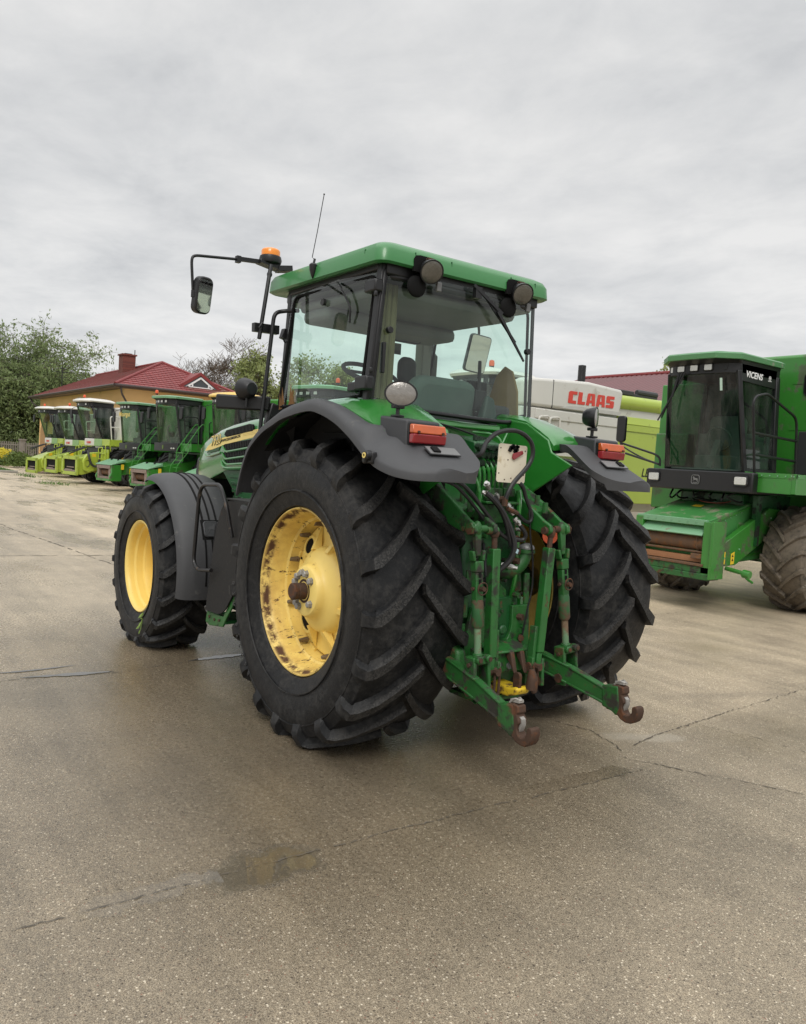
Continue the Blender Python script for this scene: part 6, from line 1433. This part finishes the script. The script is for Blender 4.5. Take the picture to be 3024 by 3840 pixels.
row('forage_harvester', 'green forage harvester with orange roof corner beacon, before the house dormer', 24.05, -8.05, 1.25, 1.03, 'green', 'green', (1.35, -.72))
row('forage_harvester', 'green harvester with a bright yellow cab roof, just beyond the tractor bonnet', 20.6, -8.8, 1.3, 1.03, 'yellow', 'yellow')
m7 = row('forage_harvester', 'green harvester with round cab lamps, seen through the left door glass of the tractor', 13.9, -8.35, 1.35, 1.02, 'dark', 'green', (1.0, .5))
mb = MB()
for t in range(13): mb.box(-.98, -.95, -.85+.13*t, -.79+.13*t, 2.9, 3.75)
mb.box(-1.4, -.98, -1.0, .95, 2.8, 3.80); B('white_grille', mb, m_white, m7, bevel=.01)
mb = MB()
for s in (1, -1): mb.lathe([(.0, .0), (.10, .0), (.12, -.05), (.08, -.12)], face((1.52, s*.45, 3.0), (0, 1, 0), (0, 0, 1)), 16)
BI('round_lamp', mb, m_lampw, m7)
# ------------------------------------------------------------------ house
m_wall = mat('ochre_render', (.74, .47, .20), .85, var=.08, vs=.8, dirt=((.50, .32, .15), .22, .9))
def tile_mat(name, col, scale, rib=False, axis=0):
    m = NT(name); p = m.p
    sp = m.n('ShaderNodeSeparateXYZ'); m.l(m.co, sp.inputs[0])
    w = m.math('SINE', m.math('MULTIPLY', sp.outputs[axis], 2*PI/scale)); w = m.ramp(w, -1, 1)
    w2 = m.math('FRACT', m.math('MULTIPLY', sp.outputs[2], 1/.14)) if not rib else 0.0
    n1 = m.noise(1.3, 5, .6); n2 = m.noise(.25, 4)
    c = m.mix(n1, tuple(q*.7 for q in col), tuple(min(1, q*1.3) for q in col))
    c = m.mix(m.ramp(n2, .52, .70, 0, .55), c, (.10, .075, .045))
    if rib: c = m.mix(m.ramp(w, .35, .6), m.mix(.75, c, (.10, .05, .05)), c)
    m.l(c, p.inputs['Base Color']); p.inputs['Roughness'].default_value = .5
    m.bump(m.math('ADD', w, m.math('MULTIPLY', w2, .8)), .8, .04); return m.mat
m_tilex = tile_mat('red_roof_tile', (.24, .055, .055), .30, axis=0); m_tiley = tile_mat('red_roof_tile_hip', (.24, .055, .055), .30, axis=1)
m_dred = mat('dark_red_trim', (.20, .025, .025), .5, var=.1); m_gut = mat('brown_gutter', (.045, .028, .025), .45, var=.1)
m_brick = NT('chimney_brick')
bt = m_brick.n('ShaderNodeTexBrick'); bt.inputs['Scale'].default_value = 3.6; bt.inputs['Color1'].default_value = (.20, .055, .038, 1); bt.inputs['Color2'].default_value = (.13, .038, .03, 1); bt.inputs['Mortar'].default_value = (.05, .03, .028, 1)
mp = m_brick.n('ShaderNodeMapping'); mp.inputs['Rotation'].default_value = (R_(90), 0, 0); m_brick.l(m_brick.co, mp.inputs[0]); m_brick.l(mp.outputs[0], bt.inputs[0]); m_brick.l(bt.outputs[0], m_brick.p.inputs['Base Color']); m_brick.p.inputs['Roughness'].default_value = .85
m_frame = mat('white_window_frame', (.75, .75, .74), .4, var=.03); m_pane = mat('dark_window_pane', (.03, .035, .038), .06, var=.2, spec=.8)
hx0, hx1, hy0, hy1, he, hr = 45.2, 69.8, -10.95, -19.45, 5.5, 7.55
ho = thing('house', 'ochre rendered house under a red tiled hip roof, behind the row of harvesters', 'house', (hx0, hy0, 0))
def HB(name, mb, m_, par=None, **kw):
    for i, v in enumerate(mb.v): mb.v[i] = v-Vector((hx0, hy0, 0))
    return B(name, mb, m_, par or ho, **kw)
mb = MB(); mb.box(hx0+.8, hx1-.3, hy1+.8, hy0-.8, 0, 5.35); wl_ = HB('wall', mb, m_wall)
mb = MB()
ym = (hy0+hy1)/2; d_ = (hy0-hy1)/2
A_, B_, C_, D_ = (hx0, hy0, he), (hx1, hy0, he), (hx1, hy1, he), (hx0, hy1, he); Ra, Rb = (hx0+d_, ym, hr), (hx1-d_, ym, hr)
def courses(A, B_c, Tb, Ta, n=14):
    A, B_c, Ta, Tb = map(Vector, (A, B_c, Ta, Tb)); up = Vector((0, 0, .055))
    for k in range(n):
        l0, r0, l1, r1 = A.lerp(Ta, k/n), B_c.lerp(Tb, k/n), A.lerp(Ta, (k+1)/n), B_c.lerp(Tb, (k+1)/n)
        mb.add([l0+up, r0+up, r1, l1], [(0, 1, 2, 3)]); mb.add([l0, r0, r0+up, l0+up], [(0, 1, 2, 3)])
mb.mi = 0; courses(A_, B_, Rb, Ra); courses(C_, D_, Ra, Rb); mb.mi = 1; courses(D_, A_, Ra, Ra); courses(B_, C_, Rb, Rb)
rf = HB('roof', mb, [m_tilex, m_tiley], fix=False)
mb = MB()
for p_, q_ in ((A_, Ra), (D_, Ra), (Ra, Rb)): mb.tube([Vector(p_)+Vector((0, 0, .04)), Vector(q_)+Vector((0, 0, .04))], .10, 8)
HB('ridge_cap', mb, m_dred, rf)
mb = MB(); mb.box(hx0+.02, hx1, hy1+.02, hy0-.02, he-.16, he-.02); HB('soffit', mb, m_gut, rf)
mb = MB(); mb.tube([(hx0-.06, hy0+.06, he-.05), (hx1, hy0+.06, he-.05)], .085, 8); mb.tube([(hx0-.06, hy0+.06, he-.05), (hx0-.06, hy1, he-.05)], .085, 8); mb.tube(fillet([(hx0+.0, hy0-.35, he-.1), (hx0+.05, hy0-.4, he-.5), (hx0+.72, hy0-1.05, he-1.2), (hx0+.72, hy0-1.05, .2)], .2), .06, 8)
mb.tube(fillet([(hx1-.2, hy0, he-.1), (hx1-.6, hy0-.1, he-.5), (hx1-3.4, hy0-.7, he-1.5), (hx1-3.4, hy0-.7, .2)], .2), .06, 8); HB('gutter', mb, m_gut)
mb = MB(); mb.box(54.2, 55.2, -14.9, -14.0, 6.0, 8.3); mb.box(54.12, 55.28, -14.98, -13.92, 8.3, 8.4); ch_ = HB('chimney', mb, m_brick.mat, rf)
mb = MB(); mb.box(54.4, 55.0, -14.7, -14.2, 8.4, 8.47); mb.tube([(54.3, -14.85, 8.2), (54.3, -14.85, 8.75)], .035, 6); HB('chimney_pot', mb, m_gut, ch_)
# dormer on the hip end
mb = MB(); xd = hx0+.75
mb.prism([(-15.0, 5.82), (-16.55, 6.88), (-18.1, 5.82), (-17.8, 5.80), (-16.55, 6.66), (-15.3, 5.80)], xd-.08, xd+.05, 'x')
mb.add([(xd, -15.0, 5.82), (xd, -16.55, 6.88), (xd+2.3, -16.55, 6.88), (xd+.3, -15.0, 5.82)], [(0, 1, 2, 3)]); mb.add([(xd, -18.1, 5.82), (xd, -16.55, 6.88), (xd+2.3, -16.55, 6.88), (xd+.3, -18.1, 5.82)], [(0, 1, 2, 3)])
dm = HB('dormer', mb, m_dred, fix=False)
mb = MB()
for a, b in (((-15.6, 5.84), (-16.55, 6.50)), ((-16.55, 6.50), (-17.5, 5.84)), ((-17.5, 5.86), (-15.6, 5.86)), ((-16.0, 5.86), (-16.0, 6.15)), ((-17.1, 5.86), (-17.1, 6.15))): mb.bar((xd-.10, a[0], a[1]), (xd-.10, b[0], b[1]), .08, .10)
HB('window_frame', mb, m_frame, dm)
mb = MB(); mb.add([(xd-.06, -15.3, 5.80), (xd-.06, -17.8, 5.80), (xd-.06, -16.55, 6.62)], [(0, 1, 2)]); HB('window_pane', mb, m_pane, dm, fix=False)
# arched porch opening, small windows
arch = [(67.0, .9), (69.1, .9), (69.1, 2.6)]+[(68.05+1.05*math.cos(R_(15*k)), 2.6+.75*math.sin(R_(15*k))) for k in range(1, 12)]+[(67.0, 2.6)]
mb = MB(); mb.prism(arch, hy0-.82, hy0-.79, 'y'); HB('arched_recess', mb, mat('shaded_recess', (.34, .20, .085), .9), wl_)  # flat panel, the opening's shade put into its darker wall tone
mb = MB(); mb.box(56.3, 57.2, hy0-.83, hy0-.78, 3.6, 5.1); w_ = HB('window', mb, m_frame, wl_)
mb = MB(); mb.box(56.4, 57.1, hy0-.78, hy0-.775, 3.7, 5.0); HB('pane', mb, m_pane, w_)
mb = MB(); mb.box(hx0+.79, hx0+.82, -15.2, -14.0, 1.2, 2.6); w_ = HB('window', mb, m_frame, wl_); mb = MB(); mb.box(hx0+.785, hx0+.79, -15.1, -14.1, 1.3, 2.5); HB('pane', mb, m_pane, w_)
mb = MB(); mb.prism([(64.5, 4.2), (66.6, 3.3), (66.9, 3.45), (64.6, 4.6)], hy0-3.2, hy0-.5, 'y'); HB('porch_roof', mb, m_dred)
# ------------------------------------------------------------------ barn behind on the right
m_rib = tile_mat('ribbed_red_metal', (.25, .065, .075), .28, rib=True, axis=0)
ba = thing('barn', 'long low building with a ribbed red metal roof, behind the white combine', 'barn', (14, -24, 0))
def BB(name, mb, m_, par=None, **kw):
    for i, v in enumerate(mb.v): mb.v[i] = v-Vector((14, -24, 0))
    return B(name, mb, m_, par or ba, **kw)
mb = MB()
for k in range(72):
    x = 23.3-.28*k; mb.add([(x, -27.4, 6.55), (x-.06, -27.4, 6.60), (x-.13, -27.4, 6.60), (x-.19, -27.4, 6.55), (x-.28, -27.4, 6.55), (x, -20.5, 4.1), (x-.06, -20.5, 4.15), (x-.13, -20.5, 4.15), (x-.19, -20.5, 4.1), (x-.28, -20.5, 4.1)], [(j, j+1, j+6, j+5) for j in range(4)])
    mb.add([(x, -27.4, 6.55), (x-.28, -27.4, 6.55), (x-.28, -34.3, 4.1), (x, -34.3, 4.1)], [(0, 1, 2, 3)])
rb_ = BB('roof', mb, m_rib, ang=20, fix=False)
mb = MB(); mb.tube([(23.3, -27.4, 6.60), (3.1, -27.4, 6.60)], .10, 8); BB('ridge_cap', mb, m_dred, rb_)
mb = MB(); mb.prism([(-20.9, 0), (-20.9, 4.15), (-27.4, 6.45), (-33.9, 4.15), (-33.9, 0)], 3.6, 23.0, 'x'); BB('wall', mb, mat('barn_wall', (.38, .35, .30), .85, var=.1, vs=.6))
# ------------------------------------------------------------------ trees
def leaf_mat(name, a, b):
    m = NT(name); n1 = m.noise(.55, 3); n2 = m.noise(6, 2)
    m.l(m.mix(m.math('ADD', m.math('MULTIPLY', n1, .6), m.math('MULTIPLY', n2, .4)), a, b), m.p.inputs['Base Color']); m.p.inputs['Roughness'].default_value = .65
    m.p.inputs['Specular IOR Level'].default_value = .25
    t = m.n('ShaderNodeBsdfTranslucent'); t.inputs[0].default_value = tuple(q*1.1 for q in b)+(1,)
    mx_ = m.n('ShaderNodeMixShader'); mx_.inputs[0].default_value = .22; m.l(m.p.outputs[0], mx_.inputs[1]); m.l(t.outputs[0], mx_.inputs[2]); m.l(mx_.outputs[0], m.t.nodes['Material Output'].inputs[0]); return m.mat
m_willow = leaf_mat('willow_leaf', (.085, .125, .045), (.29, .36, .16)); m_poplar = leaf_mat('poplar_leaf', (.13, .17, .055), (.35, .39, .16))
m_bark = mat('grey_bark', (.11, .09, .07), .9, var=.35, vs=2); m_twig = mat('bare_twig', (.13, .10, .075), .9, var=.3, vs=2)
def tree(name, label, group, loc, H, seed, kind):
    rnd = random.Random(seed); t = thing(name, label, 'tree', loc, rnd.uniform(0, 6), group)
    wood = MB(); leaf = MB(); tips = []
    def grow(p, d, ln, r, dep):
        n = 4; pts = [p]; rad = [r]; d = d.copy()
        for i in range(n):
            up = .10 if kind != 'willow' or dep < 3 else -.25
            d = (d+Vector((rnd.gauss(0, .11), rnd.gauss(0, .11), rnd.gauss(up*.5, .08)))).normalized(); p = p+d*(ln/n); pts.append(p); rad.append(r*(1-.55*(i+1)/n))
            if dep >= 3: tips.append((p.copy(), d.copy(), dep))
        wood.tube(pts, [max(q, .022 if kind == 'bare' else .017) for q in rad], 5 if dep < 2 else 3, cap=False)
        if dep >= (5 if kind == 'bare' else 4): return
        nb = {'bare': (6, 5, 5, 5, 4), 'willow': (6, 5, 4, 3), 'poplar': (9, 5, 4, 3)}[kind][dep]
        for b in range(nb):
            f = rnd.uniform(.35, 1) if dep else rnd.uniform(.22, 1)
            q = pts[min(n, int(f*n+.5))]
            sp_ = {'bare': .72, 'willow': .75, 'poplar': .55}[kind]
            a = rnd.uniform(0, 2*PI); side = Vector((math.cos(a), math.sin(a), rnd.uniform(-.1, .35)))
            nd = (d*(1-sp_*.55)+side*sp_).normalized()
            l2 = ln*rnd.uniform(.48, .78) if dep else H*rnd.uniform(.26, .46)*(1.15-.6*f if kind == 'poplar' else 1)
            grow(q, nd, l2, r*(1-.55*f)*rnd.uniform(.5, .72), dep+1)
    if kind == 'willow':
        for s in range(3):
            a = rnd.uniform(0, 6.28); grow(Vector((.6*math.cos(a), .6*math.sin(a), 0)), Vector((.22*math.cos(a), .22*math.sin(a), 1)).normalized(), H*rnd.uniform(.45, .62), H*.022, 0)
    else: grow(Vector((0, 0, 0)), Vector((rnd.uniform(-.05, .05), rnd.uniform(-.05, .05), 1)), H*(.62 if kind == 'bare' else .82), H*.020, 0)
    zmax = max(p.z for p, d, q in tips); sc = H/zmax
    for i, v in enumerate(wood.v): wood.v[i] = v*sc
    B('trunk', wood, m_twig if kind == 'bare' else m_bark, t, fix=False, ang=60)
    if kind != 'bare':
        N_ = {'willow': 21000, 'poplar': 8000}[kind]
        for _ in range(N_):
            p, d, dep = rnd.choice(tips); p = p*sc
            if kind == 'willow' and rnd.random() < .30: p.z *= rnd.uniform(.12, .9); p.x *= 1.05; p.y *= 1.05
            s = rnd.uniform(.09, .20) if kind == 'willow' else rnd.uniform(.10, .19)
            o_ = p+Vector((rnd.gauss(0, .30), rnd.gauss(0, .30), rnd.gauss(-.12 if kind == 'willow' else 0, .30)))
            a = Vector((rnd.gauss(0, 1), rnd.gauss(0, 1), rnd.gauss(-.6 if kind == 'willow' else 0, 1))).normalized(); b = a.orthogonal().normalized()
            b = (b*math.cos(rnd.uniform(0, 6))+a.cross(b)*math.sin(rnd.uniform(0, 6))).normalized()
            if kind == 'willow': leaf.add([o_-a*s*1.3, o_+b*s*.45, o_+a*s*1.3, o_-b*s*.45], [(0, 1, 2, 3)])
            else: leaf.add([o_-a*s, o_+b*s*.8, o_+a*s, o_-b*s*.8], [(0, 1, 2, 3)])
        B('crown', leaf, m_willow if kind == 'willow' else m_poplar, t, fix=False)
    return t
GW = 'willows beyond the fence'; GB = 'bare trees behind the house roof'; GP = 'leafing trees behind the tractor cab'
for (x, y), H, sd_, lb in (((89.8, -9.0), 14.2, 21, 'tall willow cut by the left picture edge, above the plank fence'), ((90.0, -13.0), 15.4, 22, 'tallest green willow, left of the house roof end'), ((86.0, -14.4), 14.2, 23, 'broad willow rising directly behind the thin aerial mast'), ((89.5, -16.4), 11.0, 24, 'lowest willow, sloping down towards the house roof'), ((97.0, -5.5), 14.0, 25, 'willow farthest left, showing only its right flank')):
    tree('willow_tree', lb, GW, (x, y, 0), H, sd_, 'willow')
for (x, y), H, sd_, lb in (((91.5, -27.0), 11.8, 31, 'small bare tree just right of the chimney'), ((89.0, -30.5), 13.2, 32, 'bare twiggy tree over the house ridge'), ((85.8, -34.2), 15.6, 33, 'largest bare tree, standing right above the dormer'), ((84.0, -37.0), 11.5, 34, 'thin bare tree between the dormer and the leafy trees')):
    tree('bare_tree', lb, GB, (x, y, 0), H, sd_, 'bare')
for (x, y), H, sd_, lb in (((77.6, -37.6), 14.2, 41, 'light green tree left of the tractor cab grab rail'), ((75.8, -40.3), 13.9, 42, 'light green tree showing through the front edge of the left door glass'), ((74.2, -43.0), 12.0, 43, 'lower light green tree showing through the middle of the left door glass'), ((70.5, -47.2), 11.0, 44, 'light green tree top showing behind the tractor steering wheel'), ((68.9, -49.6), 11.0, 45, 'light green tree top showing through the left part of the rear window')):
    tree('leafing_tree', lb, GP, (x, y, 0), H, sd_, 'poplar')
tree('leafing_tree', 'small tree top just above the red barn ridge beside the black exhaust stack', GP, (31.5, -45.0, 0), 9.5, 46, 'poplar')
# ------------------------------------------------------------------ fence, shrubs, mast, car
m_fence = mat('weathered_fence_concrete', (.20, .18, .155), .9, var=.3, vs=3)
fn = thing('plank_fence', 'grey brown slatted fence with stout concrete posts, under the willows at the left', 'fence', (78, -9, 0))
def FB(name, mb, m_): 
    for i, v in enumerate(mb.v): mb.v[i] = v-Vector((78, -9, 0))
    return B(name, mb, m_, fn)
fa, fb_ = Vector((92, 6, 0)), Vector((77.5, -14.5, 0)); n_ = 9
for k in range(n_+1):
    p_ = fa.lerp(fb_, k/n_); mb = MB(); mb.prism(rrect(.55, .55, .1, 2, p_.x, p_.y), 0, 1.75, 'z'); mb.prism(rrect(.66, .66, .1, 2, p_.x, p_.y), 1.75, 1.9, 'z'); FB('fence_post', mb, m_fence)
for k in range(n_):
    p_, q_ = fa.lerp(fb_, k/n_), fa.lerp(fb_, (k+1)/n_); mb = MB()
    for j in range(1, 13):
        c_ = p_.lerp(q_, j/13); mb.bar((c_.x, c_.y, .1), (c_.x, c_.y, 1.5+.08*math.sin(j*PI/13)), .11, .04)
    mb.bar(p_+Vector((0, 0, .4)), q_+Vector((0, 0, .4)), .05, .10); mb.bar(p_+Vector((0, 0, 1.3)), q_+Vector((0, 0, 1.3)), .05, .10); FB('slat_panel', mb, m_fence)
m_yb = leaf_mat('yellow_blossom', (.35, .30, .03), (.75, .65, .06)); m_bush = leaf_mat('shrub_leaf', (.05, .085, .018), (.15, .20, .05)); m_dbush = leaf_mat('dark_shrub_leaf', (.03, .05, .02), (.08, .11, .04))
def shrub(name, label, x, y, w, h, mt, seed, grp='shrubs along the lawn by the fence'):
    rnd = random.Random(seed); t = thing(name, label, 'shrub', (x, y, .1), 0, grp); mb = MB()
    for _ in range(1800):
        while True:
            p_ = Vector((rnd.uniform(-1, 1), rnd.uniform(-1, 1), rnd.uniform(0, 1)))
            if .35 < p_.length < 1: break
        p_ = p_*rnd.uniform(.85, 1.03); o_ = Vector((p_.x*w, p_.y*w, p_.z*h)); s = rnd.uniform(.04, .09); a = Vector((rnd.gauss(0, 1), rnd.gauss(0, 1), rnd.gauss(0, 1))).normalized(); b = a.orthogonal().normalized()
        mb.add([o_-a*s, o_+b*s*.8, o_+a*s, o_-b*s*.8], [(0, 1, 2, 3)])
    B('foliage', mb, mt, t, fix=False); mb = MB()
    for k in range(4): mb.tube([(0, 0, 0), (w*.5*math.cos(k*1.6), w*.5*math.sin(k*1.6), h*.6)], .025, 5)
    B('stem', mb, m_bark, t)
shrub('flowering_shrub', 'shrub covered in bright yellow blossom by the left picture edge', 57.5, -7.0, 1.1, 1.1, m_yb, 61)
shrub('round_shrub', 'rounded yellow green shrub nearest the car', 50.5, -8.2, 1.0, .95, m_bush, 62)
shrub('round_shrub', 'rounded yellow green shrub between the blossom shrub and the car', 51.5, -6.9, 1.1, 1.0, m_bush, 63)
shrub('round_shrub', 'low green shrub at the very left picture edge', 52, -5.3, .9, .8, m_bush, 64)
ms_ = thing('aerial_mast', 'thin dark aerial mast with short cross arms, in front of the willows', 'mast', (76.1, -14.9, 0))
mb = MB(); mb.tube([(0, 0, 0), (0, 0, 9.0)], .045, 6); B('pole', mb, m_blackm, ms_)
mb = MB(); mb.bar((-.3, -.5, 8.4), (.3, .5, 8.4), .05, .05); mb.bar((-.2, -.35, 7.9), (.2, .35, 7.9), .05, .05); mb.bar((-.1, -.18, 8.75), (.1, .18, 8.75), .05, .05); B('cross_arm', mb, m_blackm, ms_)
car = thing('parked_car', 'small pinkish red hatchback beside the farthest combine', 'car', (47.2, -8.75, 0), R_(112))
m_car = mat('red_car_paint', (.42, .10, .10), .25, var=.05, coat=.8); m_carg = mat('car_window', (.10, .13, .14), .04, spec=.9)
mb = MB()
def crs(x, hw, zb_, z1, z2, tw): return [(x, -hw, zb_), (x, -hw, z1), (x, -tw, z2), (x, 0, z2+.03), (x, tw, z2), (x, hw, z1), (x, hw, zb_)]
mb.loft([crs(1.95, .62, .35, .55, .62, .5), crs(1.75, .78, .22, .68, .78, .62), crs(1.0, .84, .2, .80, .92, .70), crs(.55, .85, .2, .88, 1.0, .70), crs(-.1, .85, .2, .92, 1.40, .58), crs(-.8, .85, .2, .93, 1.46, .58), crs(-1.55, .84, .22, .93, 1.36, .56), crs(-1.95, .78, .28, .90, 1.0, .60), crs(-2.02, .70, .35, .75, .85, .55)])
B('body', mb, m_car, car, bevel=.04, ang=50)
mb = MB()
for s in (1, -1):
    for pg in ([(.42, .97), (-.05, 1.32), (-.38, 1.37), (-.38, .97)], [(-.46, .97), (-.46, 1.375), (-.95, 1.36), (-1.0, .97)], [(-1.08, .99), (-1.05, 1.34), (-1.45, 1.22), (-1.5, 1.02)]):
        mb.add([(x, s*(.858-(z-.93)*.56), z) for x, z in pg], [tuple(range(4))])
mb.add([(.58, .62, 1.03), (.58, -.62, 1.03), (-.06, -.55, 1.41), (-.06, .55, 1.41)], [(0, 1, 2, 3)]); B('window', mb, m_carg, car, fix=False)
for x in (1.25, -1.25):
    for s in (1, -1):
        mb = MB(); mb.lathe([(.0, .09), (.18, .09), (.20, .08), (.30, .07), (.31, .0), (.30, -.09), (0, -.09)], T(x, s*.80, .31) @ (MY if s > 0 else RX(90)), 20); w_ = B('wheel', mb, m_tyre, car)
        mb = MB(); mb.lathe([(0, .095), (.15, .098), (.19, .092)], T(x, s*.80, .31) @ (MY if s > 0 else RX(90)), 16); B('rim', mb, m_silver, w_)
for s in (1, -1):
    mb = MB(); mb.cbox((1.78, s*.58, .70), (.20, .26, .13)); B('headlight', mb, m_lampw, car, bevel=.03)
    mb = MB(); mb.cbox((.35, s*.93, 1.0), (.1, .16, .11)); B('door_mirror', mb, m_car, car, bevel=.03)
# weeds and dirt under the parked row
rnd = random.Random(77); mb = MB()
for _ in range(260):
    cx, cy = rnd.choice([(37.5, -4.9), (38.5, -5.0), (39.8, -5.1), (31.5, -4.6), (31.2, -4.8)]); x = cx+rnd.gauss(0, .5); y = cy+rnd.gauss(0, .25); h_ = rnd.uniform(.04, .12); a = rnd.uniform(0, PI)
    mb.add([(x-.02*math.cos(a), y-.02*math.sin(a), 0), (x+.02*math.cos(a), y+.02*math.sin(a), 0), (x+rnd.uniform(-.08, .08), y+rnd.uniform(-.08, .08), h_)], [(0, 1, 2)])
o = B('weeds', mb, m_lawn, fix=False); o['kind'] = 'stuff'; tag(o, 'tufts of green weeds growing in front of the parked harvesters', 'weeds')
